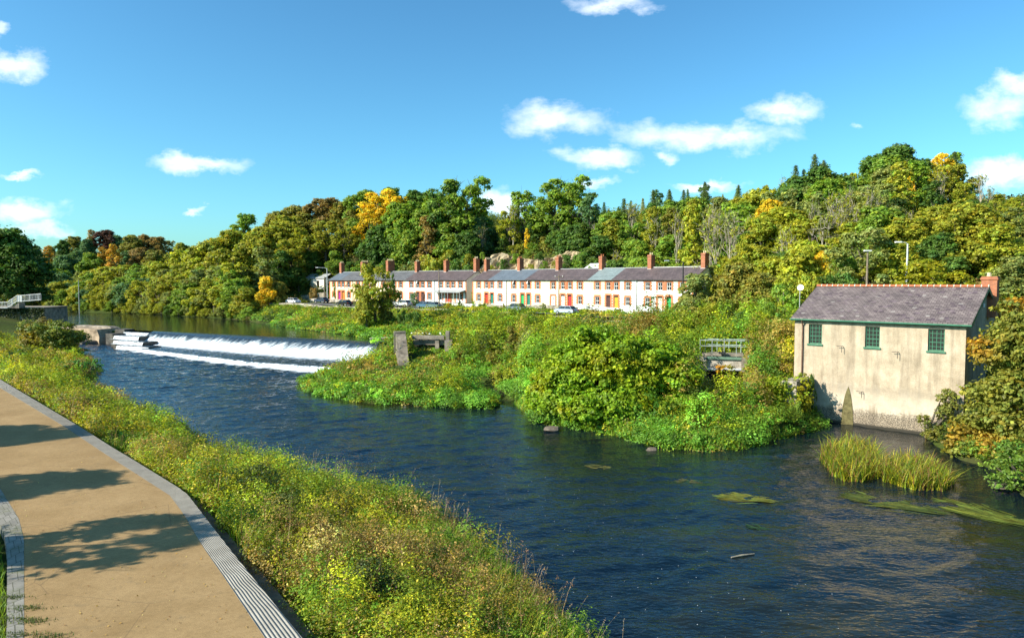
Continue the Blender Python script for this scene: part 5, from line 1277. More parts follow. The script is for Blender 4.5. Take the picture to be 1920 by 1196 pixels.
for px, tp, hgt_, cl, lab in ((1022, 486, 2.6, 'MG', 'small green tuft growing on the sandy rock face'), (968, 472, 3.0, 'LG', 'bright green bush on the ledge of the sandy rock face'), (943, 482, 4.0, 'DG', 'dark bush in the left cleft of the sandy rock face'), (922, 494, 2.6, 'YG', 'yellowish bush at the foot of the sandy rock face'), (995, 492, 2.6, 'OL', 'olive bush at the foot of the sandy rock face'), (1062, 472, 4.6, 'DG', 'dark bush at the right end of the sandy rock face'), (878, 472, 4.4, 'OL', 'olive bush at the left end of the sandy rock face'), (1010, 468, 2.6, 'DG', 'dark bush hanging from the top of the sandy rock face'), (1044, 484, 3.2, 'OL', 'olive bush in the right cleft of the sandy rock face'), (905, 470, 2.4, 'MG', 'green bush on the upper left of the sandy rock face'), (1086, 482, 4.5, 'MG', 'green bush beside the white shed roof')):
    dx_ = (px - 960) / F; rel0 = T2A + v2 * 14.2; s_ = (dx_ * rel0[1] - rel0[0]) / (u2[0] - dx_ * u2[1]); q_ = rel0 + u2 * s_
    zt_ = HZ + (527 - tp) * q_[1] / F; plant(px, tp, q_[1], 'shrub', cl, .85, label=lab, zbase=zt_ - hgt_)
for a_ in [(1335, 400, 126, 'sparse', 'YG', .8), (1368, 405, 122, 'sparse', 'GY', .8), (1410, 395, 118, 'sparse', 'OL', .8), (1475, 420, 104, 'sparse', 'YG', .8), (1525, 385, 108, 'sparse', 'GY', .8), (1562, 370, 106, 'sparse', 'OL', .8), (1608, 378, 102, 'sparse', 'YG', .75), (1632, 362, 101, 'sparse', 'OL', .75), (1676, 395, 97, 'sparse', 'GY', .75), (1705, 390, 97, 'sparse', 'OL', .8), (1760, 400, 98, 'sparse', 'GY', .8), (1800, 395, 98, 'sparse', 'OL', .8), (1230, 400, 150, 'sparse', 'GY', .8), (1270, 405, 142, 'sparse', 'OL', .8), (1300, 392, 138, 'tall', 'YG', .8), (1440, 365, 128, 'tall', 'GY', .8), (1580, 345, 124, 'tall', 'OL', .8), (1735, 330, 118, 'tall', 'OL', .8)]: T(*a_)
sh_ = np.array(XY([(80, 583), (150, 585), (250, 588), (330, 592), (420, 597), (462, 602)], 2.5)); sa_ = np.degrees(np.arctan2(sh_[:, 0], sh_[:, 1]))
for row, (dd_, h0, h1, step) in enumerate(((1.2, 2.2, 4.0, 15), (5.5, 6, 9, 17), (12, 8, 12, 19), (20, 9, 13, 21))):
    px = 84
    while px < 462:
        d = float(np.interp(math.degrees(math.atan((px - 960) / F)), sa_, sh_[:, 1])) + dd_ + R_.uniform(-1, 1); p = Q(px, 500, d); gz = float(H(p[0], p[1])[0])
        tp = 527 - (gz + R_.uniform(h0, h1) - HZ) * F / d; tp = max(tp, skyl(px) + 8)
        if row == 0: T(px, tp, d, 'shrub', R_.choice(['OL', 'YG', 'MG', 'GY', 'DG']), 1.15)
        else: T(px, tp, d, R_.choice(['round', 'oak', 'round', 'tiers']), R_.choice(['OL', 'MG', 'GY', 'YG', 'OL'] if px > 280 else ['OL', 'MG', 'BG', 'GY']), 1.05)
        px += step * R_.uniform(.8, 1.25)
# hill right of the terrace: rows from the crest down to the road
def kindmix(px, row):
    if row == 0: return R_.choice(['conifer', 'tall', 'conifer', 'tall', 'conifer', 'sparse'])
    return R_.choice(['oak', 'round', 'tiers', 'sparse', 'tall', 'sparse', 'round', 'tall'] if row < 4 else ['round', 'round', 'oak', 'shrub', 'tiers'])
def colmix(px, row):
    if row == 0: return R_.choice(['BG', 'DG', 'MG', 'OL'])
    if px < 1300: return R_.choice(['MG', 'OL', 'DG', 'OB', 'MG', 'OL', 'DG'])
    return R_.choice(['YG', 'OL', 'MG', 'OL', 'YG', 'DG', 'GY', 'LG'])
def hill_depth(px, q):
    """q=0 crest .. 1 foot of the slope, following the ground"""
    c_ = np.interp(px, [1100, 1300, 1450, 1600, 1700, 1900], [176, 164, 150, 134, 128, 128]); f_ = np.interp(px, [1100, 1200, 1300, 1400, 1500, 1600, 1900], [150, 140, 128, 112, 98, 88, 82])
    return c_ + (f_ - c_) * q
rows = 6
for row in range(rows):
    q = row / (rows - 1); px = 1105 + (row % 2) * 14
    while px < 1900:
        d = hill_depth(px, q) + R_.uniform(-2, 2); p = Q(px, 500, d); gz = float(H(p[0], p[1])[0])
        st = skyl(px)
        if row == 0:
            tp = st + R_.uniform(-4, 14)
            k_ = kindmix(px, row); cl = colmix(px, row)
        else:
            k_ = kindmix(px, row); cl = colmix(px, row)
            hgt = R_.uniform(8, 12.5) * (1 if row < 4 else .75); tp = 527 - (gz + hgt - HZ) * F / d
            tp = max(tp, st + 10 + 8 * row)
        T(px, tp, d, k_, cl, 1.0 if row else .9)
        px += (30 if row == 0 else 40) * R_.uniform(.8, 1.2) * (150 / d) ** .8
for px, dy_, cl in [(1170, 4, 'BG'), (1225, 0, 'BG'), (1255, 3, 'MG'), (1282, 6, 'BG'), (1322, -6, 'BG'), (1385, -2, 'BG'), (1432, 2, 'BG'), (1492, -4, 'BG'), (1528, -12, 'BG'), (1545, 0, 'DG'), (1585, 8, 'OL'), (1790, -2, 'BG'), (1628, 6, 'BG')]:
    T(px, skyl(px) + dy_ - 3, hill_depth(px, 0) - 3, 'conifer', cl, 1.15); PLACED[-1][0].children[0].color = (.13, .19, .06, 1)
for a_ in [(1540, 318, 132, 'oak', 'DG', 1.0), (1510, 330, 134, 'oak', 'DG', .9), (1682, 270, 122, 'oak', 'DG', .9), (1668, 295, 120, 'round', 'MG', .9), (1715, 300, 122, 'round', 'DG', .8), (1765, 300, 122, 'tiers', 'YE', .75), (1755, 320, 118, 'tiers', 'OL', .9), (1712, 325, 112, 'round', 'YE', .32),
          (1420, 352, 132, 'round', 'YG', .9), (1445, 375, 118, 'oak', 'YE', .8), (1460, 385, 114, 'oak', 'YG', 1.1), (1490, 395, 112, 'oak', 'YG', 1.1), (1425, 410, 112, 'round', 'YG', .9), (1515, 450, 95, 'round', 'YG', .9), (1490, 470, 92, 'oak', 'YG', .9), (1540, 470, 92, 'oak', 'YE', .6), (1455, 480, 96, 'round', 'YG', 1), (1400, 380, 130, 'oak', 'LG', 1),
          (1600, 370, 108, 'round', 'YG', .8), (1655, 360, 106, 'round', 'LG', .9), (1840, 330, 112, 'sparse', 'OL', 1.2), (1858, 345, 110, 'sparse', 'OB', 1.1), (1820, 400, 100, 'round', 'MG', .9), (1850, 410, 98, 'tiers', 'MG', .8), (1865, 390, 100, 'tiers', 'OL', .8), (1640, 372, 104, 'sparse', 'OL', .9), (1660, 380, 102, 'sparse', 'YG', .9), (1585, 385, 104, 'sparse', 'OL', .9), (1545, 395, 102, 'sparse', 'GY', .9), (1345, 420, 124, 'sparse', 'YG', .9), (1380, 430, 120, 'sparse', 'OL', .8), (1590, 480, 88, 'round', 'MG', .9), (1570, 500, 84, 'shrub', 'DG', 1), (1620, 490, 86, 'round', 'OL', .9), (1665, 480, 86, 'round', 'OL', .9),
          (1895, 430, 92, 'round', 'GY', 1.2), (1930, 440, 88, 'oak', 'GY', 1.2), (1870, 455, 86, 'round', 'OL', 1.0), (1905, 480, 74, 'round', 'GY', 1.2), (1500, 500, 84, 'shrub', 'YG', 1), (1470, 520, 84, 'shrub', 'MG', 1)]:
    T(*a_)
# the particular bushes and trees near the houses and the mill
plant(1755, 474, 76, 'shrub', 'YE', 1.6, label='big yellow green bush behind the right half of the mill roof', i=0); PLACED[-1][0].children[0].color = (.30, .29, .014, 1)
for px, tp, d, kd, cl, w_, lab in [
    (1385, 492, 96, 'oak', 'OB', 1.15, 'big bushy olive tree hiding the near end of the terrace'), (1304, 513, 98, 'round', 'GY', 1.3, 'bushy grey green tree against the last terrace house'), (1430, 510, 90, 'round', 'OB', 1.1, 'rounded olive tree between the bushy tree and the mill'),
    (1335, 560, 92, 'shrub', 'OL', 1.0, 'olive bush under the near end of the terrace'), (1450, 560, 82, 'shrub', 'MG', 1.1, 'green bush left of the mill wall'), (1475, 600, 74, 'shrub', 'MG', 1.0, 'ivy green bush touching the left edge of the mill'), (1400, 575, 86, 'shrub', 'DG', 1.0, 'dark bush behind the sluice footbridge'),
    (1355, 590, 90, 'shrub', 'DG', .9, 'dark green bush at the left of the sluice footbridge'), (1218, 586, 92, 'shrub', 'OR', .95, 'round yellowish bush below the white garden wall'), (1275, 588, 90, 'shrub', 'YG', .8, 'vivid yellow green bush beside the round yellowish bush'),
    (703, 498, 130, 'tiers', 'OL', 1.0, 'loose leafy tree in front of the far half of the terrace'), (686, 535, 128, 'round', 'OL', .8, 'low leafy tree leaning at the foot of the loose tree'), (722, 545, 131, 'round', 'OB', .65, 'small olive tree right of the loose tree'),
    (775, 544, 162, 'shrub', 'BG', .62, 'round dark clipped bush before the white houses'), (627, 531, 184, 'tall', 'YG', .42, 'small yellow green cone conifer at the far end house'), (737, 513, 168, 'tall', 'DG', .42, 'dark columnar cypress before the terrace'),
    (588, 536, 192, 'shrub', 'BR', .6, 'russet leaved bush beside the road beyond the terrace'), (840, 564, 148, 'shrub', 'YE', .4, 'clipped bright yellow hedge under the porch roof'), (862, 560, 150, 'shrub', 'DG', .45, 'dark bush right of the yellow hedge'),
    (888, 561, 146, 'shrub', 'MG', .4, 'small green bush before the red door house'), (1020, 564, 127, 'shrub', 'GY', .45, 'spiky grey green bush beside the telegraph pole'), (1250, 562, 119, 'shrub', 'MG', .3, 'small green bush before the green door of the end house'), (908, 565, 143, 'shrub', 'MG', .4, 'low bush before the red and teal doors'), (945, 565, 140, 'shrub', 'OL', .4, 'low olive bush before the first drainpipe'),
    (885, 552, 155, 'tall', 'YG', .3, 'climber on the wall at the gap of the terrace'), (753, 576, 128, 'shrub', 'DG', .6, 'dark bush at the foot of the road wall'), (775, 578, 122, 'shrub', 'DG', .7, 'dark bush right of the loose tree foot'),
    (960, 610, 96, 'round', 'OB', .62, 'grey olive willow bush standing left of the thicket'), (985, 612, 94, 'shrub', 'GY', .8, 'pale grey green willow bush in the thicket'), (870, 645, 92, 'shrub', 'DG', .7, 'dark bush above the little side channel'), (925, 650, 88, 'shrub', 'OB', .7, 'olive brown bush above the side channel'), (1050, 640, 84, 'shrub', 'GY', .8, 'willow bush behind the big bright bush'),
    (1220, 655, 78, 'shrub', 'GY', .8, 'grey green willow right of the big bright bush'), (1290, 668, 76, 'shrub', 'OB', .75, 'brownish bush left of the dark channel'), (1365, 750, 60, 'shrub', 'BG', .4, 'small dark bush in the mouth of the channel'), (1462, 722, 59.5, 'shrub', 'YG', .85, 'yellow green bush near the quay wall'), (1492, 742, 57.3, 'shrub', 'MG', .55, 'green bush growing over the front of the quay wall'), (1500, 705, 59, 'shrub', 'OL', .5, 'olive bush on top of the quay wall'), (1330, 705, 72, 'shrub', 'DG', .5, 'dark bush shading the channel'),
    (1440, 660, 70, 'shrub', 'MG', .8, 'green bush between the footbridge and the mill'), (1520, 688, 60, 'shrub', 'DG', .22, 'small leafy sprig on top of the quay wall'), (1000, 735, 68, 'shrub', 'MG', .6, 'mid green bush at the left foot of the big bright bush'), (940, 690, 78, 'shrub', 'YG', .8, 'yellowish bush on the right lip of the side channel'),
    (560, 700, 83, 'shrub', 'LG', .3, 'bright green clump at the left tip of the islet')]:
    plant(px, tp, d, kd, cl, w_, label=lab)

# ---------------------------------------------------------------- one-off bushes in finer leaf
def big_bush(name, base, lobes, n_sub, n_leaf, size, colr, label, cat, seed, subr=.3, dh=0, flat=.55):
    r = np.random.default_rng(seed); root = empty(name, base); tag(root, label, cat)
    Cs, Ns, Cl = crown_leaves(lobes, n_sub, n_leaf, size, r, subr=subr, flat=flat)
    if dh:   # warm patches
        k = np.clip(((_vn(Cs[:, 0] + 40, Cs[:, 2] * 1.3 + 40, 2.2, seed) - .55) * 4), 0, 1)[:, None]; Cl = Cl * (1 - k * dh) + Cl * np.array([2.4, 1.05, .5]) * k * dh
    V, Fq = leaf_quads(Cs, Ns, size * r.uniform(.55, 1.35, len(Cs)), .75, r)
    o = mesh_np('crown', V, Fq, M_leaf, root, col=np.clip(Cl, .05, 4)); o.color = (*colr, 1)
    b = MB()
    for (x, y, z, lr) in lobes[:14]: b.tube(limb_pts((x * .15, y * .15, -.5), (x, y, z), r), [.16, .11, .07, .03], 5, cap=False)
    b.build('trunk', M_bark, root, smooth=True)
    return root
r_ = np.random.default_rng(4)
# big bright bush (sycamore thicket) on the river bank
pa = P(1163, 780, .6); lb = []
for i in range(80):
    a = r_.uniform(0, 2 * PI); q = r_.uniform(.15, 1) ** .6; x, y = 6.9 * q * math.cos(a), 5.4 * q * math.sin(a); z = (1 - q ** 2) ** .5 * 6.0 * r_.uniform(.55, 1.0) + .4
    lb.append((x, y + z * .55, z, r_.uniform(.9, 1.6)))
for zf in (.12, .36, .58, .78, .93):
    nn_ = max(3, int(15 * math.cos(zf * 1.45)))
    for k_ in range(nn_):
        a = -PI + k_ * PI / (nn_ - 1) + r_.uniform(-.1, .1); e_ = math.cos(zf * 1.5); jj = r_.uniform(.84, 1.12); lb.append((6.6 * e_ * math.cos(a) * jj, 4.9 * e_ * math.sin(a) * jj + zf * 1.5, .4 + 6.1 * math.sin(zf * 1.5) * jj, r_.uniform(.8, 1.6)))
for i in range(26):
    x = r_.uniform(-6.2, 6.6); y = -4.4 * math.sqrt(max(0, 1 - (x / 7) ** 2)) + .6; lb.append((x, y, r_.uniform(.4, 2.4), r_.uniform(.8, 1.3)))
big_bush('sycamore_bush', (pa[0], pa[1] + 1.5, .1), lb, 15, 28, .30, (.21, .33, .015), 'huge dense bright green bush on the river bank in the middle', 'bush', 31, subr=.42, dh=.25)
pc_ = P(1412, 752, .8); lb = [(r_.uniform(-1, 1) * 2.1, r_.uniform(-1, 1) * 1.8, r_.uniform(.3, 3.4), r_.uniform(.6, 1.0)) for _ in range(34)]
big_bush('shrub', (pc_[0], pc_[1] + 1.5, .5), lb, 14, 24, .24, (.27, .25, .02), 'red and orange tinged bush right of the dark channel', 'bush', 35, subr=.34, dh=.85)
pc_ = P(1474, 792, .3); lb = [(r_.uniform(-1, 1) * 1.5, r_.uniform(-1, 1) * 1.3, r_.uniform(.2, 3.5), r_.uniform(.6, .95)) for _ in range(34)]
big_bush('shrub', (pc_[0], pc_[1] + .8, .1), lb, 14, 24, .22, (.26, .34, .02), 'bright green bush smothering the front of the quay wall', 'bush', 36, subr=.32, dh=.25)
# sycamore at the right edge, in front of the mill's gable
pb = P(1905, 862, .3); lb = []
for i in range(120):
    a = r_.uniform(0, 2 * PI); q = r_.uniform(.1, 1) ** .5; z = r_.uniform(.02, 1); env = 5.9 * (1.0 - .70 * z ** .9) * (1 if z > .12 else .85)
    lb.append((env * q * math.cos(a) + z * 2.4, env * q * math.sin(a) * .8 + z * 2.5, .3 + 9.6 * z, r_.uniform(.8, 1.4)))
big_bush('sycamore_tree', (pb[0] + 2.0, pb[1] + 1.8, 0), lb, 13, 24, .27, (.22, .23, .035), 'big sycamore with browning leaves in front of the mill gable', 'tree', 32, subr=.36, dh=.75)
pb = P(1905, 905, .3); lb = [(r_.uniform(-2.5, 2.5), r_.uniform(-1.5, 1.5), r_.uniform(.2, 2.0), r_.uniform(.5, .9)) for _ in range(20)]
big_bush('shrub', (pb[0] + 1.0, pb[1], .1), lb, 16, 22, .2, (.14, .23, .03), 'low green bush overhanging the water at the right edge', 'bush', 33, subr=.28)
pb = mw(10.6, -.6); lb = [(r_.uniform(-.4, 2.4), r_.uniform(-.6, .2), z + r_.uniform(0, .5), r_.uniform(.35, .6)) for z in np.linspace(.2, 3.4, 12)]
o = big_bush('climbing_ivy', (pb[0], pb[1], 0), lb, 70, 20, .17, (.20, .21, .04), 'leafy creeper climbing the lower right corner of the mill', 'creeper', 34, subr=.22, dh=.6); o.rotation_euler = (0, 0, mr_)
# left bank: distinct bushes by the chute
for px, py, d0, sx, hh, colr, lab, sd in [(105, 668, 110, 5.2, 5.6, (.11, .13, .022), 'large rounded olive bush beside the concrete block', 41), (76, 612, 137, 3.6, 3.4, (.12, .10, .035), 'brown tinged bush above the side chute', 42), (22, 690, 94, 2.0, 1.6, (.04, .07, .02), 'small dark bush at the left edge near the chute', 43), (150, 682, 88, 3.2, 1.7, (.05, .13, .03), 'low bright green bush where the left bank juts out', 44), (55, 668, 104, 3.4, 2.0, (.11, .12, .025), 'low olive bush below the chute', 45)]:
    p = Q(px, py, d0); lb = [(r_.uniform(-1, 1) * sx * .75, r_.uniform(-1, 1) * sx * .6, r_.uniform(.1, .8) * hh, r_.uniform(.7, 1.1) * hh * .27) for _ in range(20)]
    big_bush('shrub', (p[0], p[1], float(H(p[0], p[1])[0])), lb, 12, 22, .30, tuple(1.8 * q_ for q_ in colr), lab, 'bush', sd, subr=.38, dh=.3)
# near bank: dark bushes among the herbs
for px, py, z0, sx, hh, colr, lab, sd in [(478, 962, 2.0, 1.6, 1.9, (.045, .068, .018), 'dark green bush beside the shaded bend of the kerb', 51), (690, 1150, 1.8, 1.0, 1.6, (.06, .075, .022), 'dark rounded bush near the bottom of the bank', 52), (735, 1130, 1.7, .5, .8, (.085, .08, .03), 'small dull brown bush behind the dark rounded bush', 53), (150, 775, 2.2, 1.9, 2.0, (.05, .07, .02), 'dark bush against the kerb near the far end of the path', 54), (620, 985, 1.6, 1.2, 1.6, (.07, .07, .025), 'dull olive bush in the middle of the herb bank', 55), (350, 850, 1.5, 1.7, 1.7, (.085, .085, .028), 'olive brown bush at the water side of the bank', 56), (560, 1010, 1.8, 1.1, 1.6, (.05, .08, .02), 'dark green clump inside the herb bank', 57), (905, 1180, .9, .6, 1.0, (.06, .12, .02), 'small leafy green bush at the bottom edge of the bank', 58)]:
    p = P(px, py, z0); zg = float(H(p[0], p[1])[0]); lb = [(r_.uniform(-1, 1) * sx * .7, r_.uniform(-1, 1) * sx * .7, r_.uniform(.15, .8) * hh, r_.uniform(.8, 1.1) * hh * .27) for _ in range(16)]
    big_bush('shrub', (p[0], p[1], zg), lb, 40, 24, (.085 if p[1] < 40 else .13), tuple(1.6 * q_ for q_ in colr), lab, 'bush', sd, subr=.20, dh=.3)

# ---------------------------------------------------------------- ground cover masses ("stuff")
def mounds(pts, rad, hgt, n_leaf, size, palette, r, wts=None, up=.35):
    """many low leafy mounds; returns centres, normals, colours, sizes"""
    n = len(pts); z = H(pts[:, 0], pts[:, 1]); pal = np.array(palette); pi_ = r.choice(len(pal), n, p=wts) if wts is None or np.ndim(wts) == 1 else np.array([r.choice(len(pal), p=w_) for w_ in wts])
    k = np.maximum(4, (n_leaf * np.ones(n)).astype(int)); I = np.repeat(np.arange(n), k); m = len(I)
    d = unit(r.normal(size=(m, 3))); d[:, 2] = np.abs(d[:, 2]); rr = (r.uniform(.55, 1.05, (m, 1)))
    S = np.stack([rad[I], rad[I], hgt[I]], 1); c = np.c_[pts[I], z[I]] + d * S * rr
    nn = unit(d + np.array([0, 0, up]) + r.normal(0, .5, (m, 3)))
    tint = np.exp(r.normal(0, .2, n))[I][:, None]; col_ = vary(m, pal[pi_[I]] * tint, .28, .14, r)
    sz = (size if np.ndim(size) == 0 else size[I]) * r.uniform(.5, 1.4, m)
    return c, nn, col_, sz
def bush_mass(pts, R, Hh, n_sub, n_leaf, size, cols, r, subf=.34, nz=.33):
    """closely set bushes, each built of leafy tufts on its dome"""
    n = len(pts); z = H(pts[:, 0], pts[:, 1]); ns_ = np.maximum(5, (n_sub * (R / R.mean()) ** 1.5).astype(int)); I = np.repeat(np.arange(n), ns_); m = len(I)
    d = unit(r.normal(size=(m, 3))); d[:, 2] = np.abs(d[:, 2]); S = np.stack([R[I], R[I], Hh[I]], 1)
    c = np.c_[pts[I], z[I]] + d * S * r.uniform(.72, 1.08, (m, 1)); sr = subf * R[I] * r.uniform(.6, 1.4, m); t1 = np.exp(r.normal(0, .16, m)); w1 = r.normal(0, .08, m)
    J = np.repeat(np.arange(m), n_leaf); k = len(J); q = unit(r.normal(size=(k, 3))) * r.uniform(.25, 1, (k, 1)) ** .6
    p = c[J] + q * sr[J][:, None] * np.array([1, 1, .7]); nn = unit(d[J] * .6 + q * .5 + np.array([0, 0, .4]) + r.normal(0, nz, (k, 3)))
    tb = np.exp(r.normal(0, .32, n))[I][J][:, None]; col_ = np.asarray(cols)[I][J] * tb * t1[J][:, None]; col_ = col_ * (1 + w1[J][:, None] * np.array([1, .1, -.8])); col_ = vary(k, np.clip(col_, .003, .85), .2, .07, r)
    return p, nn, col_, size * r.uniform(.55, 1.35, k)
def inpoly(n, poly, r, pad=0, extra=None):
    poly = np.array(poly); lo, hi = poly.min(0), poly.max(0); out = []
    while sum(map(len, out)) < n:
        q = r.uniform(lo, hi, (n * 3, 2)); k = poly_sd(q[:, 0], q[:, 1], [tuple(p) for p in poly]) < -pad
        if extra is not None: k &= extra(q)
        out.append(q[k])
        if len(out) > 60: break
    return np.concatenate(out)[:n]
def stuff(name, parts_, label, cat, asp=.6, r=rng):
    Cc = np.concatenate([p[0] for p in parts_]); Nn = np.concatenate([p[1] for p in parts_]); Cl = np.concatenate([p[2] for p in parts_]); Sz = np.concatenate([p[3] for p in parts_])
    V, Fq = leaf_quads(Cc, Nn, Sz, asp, r); o = mesh_np(name, V, Fq, M_leaf, col=Cl); tag(o, label, cat, kind='stuff'); return o
rb_ = np.random.default_rng(21)
BANK = XY([(620, 1290), (567, 1200), (437, 1042), (348, 928), (247, 864), (213, 843), (150, 803), (0, 712), (-60, 680)], 3.0)
BANKPOLY = [(-3.4, 6)] + [tuple(resample([(-3.5, 7), BANK[1]], 3)[1])] + BANK[1:] + XY([(-90, 660), (0, 640), (60, 640), (130, 640), (170, 664), (190, 690), (152, 712)], .8) + left_shore[3:][:0] + [p for p in left_shore[3:17]][::-1][3:] + [(3.6, 19), (5.6, 12), (7, 6)]
pal_l = [(.36, .37, .02), (.25, .31, .022), (.15, .25, .022), (.46, .33, .09), (.34, .23, .07), (.46, .38, .03), (.22, .36, .03), (.08, .12, .022)]
def wts_for(pts):
    # green nettles towards the water, seed heads and browning balsam patches inland
    dw = poly_sd(pts[:, 0], pts[:, 1], LOWER); a = _vn(pts[:, 0] + 90, pts[:, 1] + 90, 3.2, 12); b = _vn(pts[:, 0] + 90, pts[:, 1] + 90, 1.6, 14)
    W_ = np.stack([1.2 + 0 * a, 1.0 + 0 * a, .7 + 0 * a, .35 + 4 * np.clip(a - .62, 0, 1) * 4, .25 + 4 * np.clip(a - .62, 0, 1) * 4, .5 + 3 * np.clip(b - .6, 0, 1), .4 + 3.5 * np.exp(-dw / 2.2), .25 + 2 * np.clip(.35 - b, 0, 1)], 1)
    return W_ / W_.sum(1, keepdims=True)
P1 = []
for (dmin, dmax, n, ra, nl, sz) in ((8, 26, 1500, .40, 95, .080), (26, 42, 1700, .48, 75, .105), (42, 70, 1400, .72, 62, .15), (70, 130, 900, .9, 60, .2)):
    pts = inpoly(n, BANKPOLY, rb_, .0, lambda q: (q[:, 1] >= dmin) & (q[:, 1] < dmax))
    w_ = wts_for(pts); rad = ra * rb_.uniform(.6, 1.3, len(pts)); dw = poly_sd(pts[:, 0], pts[:, 1], LOWER); dpp = poly_sd(pts[:, 0], pts[:, 1], PATHPOLY)
    hg = np.clip(.5 + dw * .35, .45, 1.45) * rb_.uniform(.65, 1.25, len(pts)) * np.clip(.6 + dpp * .4, .5, 1); hg *= .15 + 1.5 * _vn(pts[:, 0] + 90, pts[:, 1] + 90, 2.6, 31) + .8 * np.clip(_vn(pts[:, 0] + 90, pts[:, 1] + 90, 1.2, 33) - .5, 0, 1)
    kp = dpp > rad * .75 + .25
    P1.append(mounds(pts[kp], rad[kp], hg[kp], nl, sz, pal_l, rb_, w_[kp]))
def pick(W_, pal, r, sharp=2.2):
    W_ = W_ ** sharp; W_ /= W_.sum(1, keepdims=True); cu = W_.cumsum(1); u_ = r.uniform(0, 1, (len(W_), 1)); return np.array(pal)[(u_ > cu).sum(1).clip(0, len(pal) - 1)]
for (dmin, dmax, n, rmin, rmax, ns_, nl, sz) in ((8, 26, 330, .3, 1.0, 34, 20, .078), (26, 42, 360, .4, 1.3, 30, 17, .105), (42, 70, 300, .6, 1.5, 26, 16, .155), (70, 130, 300, .6, 1.15, 24, 14, .2)):
    pts = inpoly(n, BANKPOLY, rb_, .15, lambda q: (q[:, 1] >= dmin) & (q[:, 1] < dmax)); R = rb_.uniform(rmin, rmax, len(pts)); dpp = poly_sd(pts[:, 0], pts[:, 1], PATHPOLY); dw = poly_sd(pts[:, 0], pts[:, 1], LOWER)
    kp = (dpp > R * .9 + .35) & ~((dw < 2.6) & (pts[:, 1] < 33) & (rb_.uniform(0, 1, len(pts)) < .7)); Hh = R * rb_.uniform(.8, 1.45, len(pts)) + .35 + np.clip(dw * .05, 0, .3); Hh = np.where(dw < 1.2, Hh * .7, Hh)
    P1.append(bush_mass(pts[kp], R[kp], Hh[kp], ns_, nl, sz, pick(wts_for(pts[kp]), pal_l, rb_), rb_))
stuff('bank_plants', P1, 'dense waist high wild plants in greens, yellows and browns covering the near river bank', 'wild plants')
# small pink and cream flowers and pods
c_, n_, _, _ = mounds(inpoly(380, BANKPOLY, rb_, .8, lambda q: q[:, 1] < 45), np.full(380, .5), np.full(380, 1.25), 4, .05, [(.5, .5, .5)], rb_)
k_ = len(c_); fc = np.array([(.62, .25, .36), (.70, .62, .50), (.72, .68, .40), (.45, .18, .26)])[rb_.choice(4, k_)]
stuff('balsam_flowers', [(c_ + np.array([0, 0, .05]), unit(rb_.normal(0, .5, (k_, 3)) + np.array([-.4, -.3, .8])), fc, np.full(k_, .042))], 'scattered small pink and cream flowers on the near bank plants', 'flowers', .9)

def blades(pts, z, hgt, wid, lean, colr, r, seg=3):
    n = len(pts); az = r.uniform(0, 2 * PI, n); ln = lean * r.uniform(.3, 1.3, n); d = np.c_[np.cos(az), np.sin(az)]
    if np.ndim(lean) == 0: d = unit(d + np.array([.5, .15]))
    side = np.c_[-d[:, 1], d[:, 0]]; V = []; 
    for k in range(seg + 1):
        t = k / seg; w_ = wid * (1 - t) ** .7 * .5 + .0008
        c = np.c_[pts + d * (ln * t ** 1.8 * hgt)[:, None], z + hgt * (t - .25 * ln * t ** 2.2)]
        s_ = np.c_[side * np.reshape(w_, (-1, 1)), np.zeros(n)]
        V += [c - s_, c + s_]
    V = np.stack(V, 1).reshape(-1, 3); base = np.arange(n)[:, None] * (2 * (seg + 1)); Fq = np.concatenate([base + np.array([[2 * k, 2 * k + 1, 2 * k + 3, 2 * k + 2]]) for k in range(seg)], 0)
    Cl = np.concatenate([vary(n, colr, .22, .12, r)] * seg, 0) if np.ndim(colr) == 1 else np.concatenate([vary(n, colr, .2, .1, r)] * seg, 0)
    return V, Fq, Cl
def blade_obj(name, sets, label, cat, kind='stuff', parent=None):
    Vs, Fs, Cs = [], [], []; o_ = 0
    for V, Fq, Cl in sets: Vs.append(V); Fs.append(Fq + o_); Cs.append(Cl); o_ += len(V)
    o = mesh_np(name, np.concatenate(Vs), np.concatenate(Fs), M_leaf, parent, col=np.concatenate(Cs))
    if parent is None: tag(o, label, cat, kind=kind)
    return o
# long grass along the water's edge and in patches on the near bank
gp = inpoly(17000, BANKPOLY, rb_, 0, lambda q: (q[:, 1] < 46) & ((poly_sd(q[:, 0], q[:, 1], LOWER) < 2.2 + 1.6 * (q[:, 1] < 30)) | (_vn(q[:, 0] + 90, q[:, 1] + 90, 2.6, 44) > .8)) & (poly_sd(q[:, 0], q[:, 1], PATHPOLY) > .6))
gz_ = H(gp[:, 0], gp[:, 1]); m_ = len(gp); gh = rb_.uniform(.55, 1.25, m_) * np.clip(.5 + poly_sd(gp[:, 0], gp[:, 1], LOWER) * .25, .4, 1.1)
gc = np.array([(.24, .38, .022), (.36, .40, .035), (.50, .44, .13), (.17, .30, .025)])[rb_.choice(4, m_, p=[.4, .3, .14, .16])]
blade_obj('tall_grass', [blades(gp, gz_, gh, .022 + .0005 * gp[:, 1], .75, gc, rb_)], 'long arching green grass along the near water edge', 'grass')
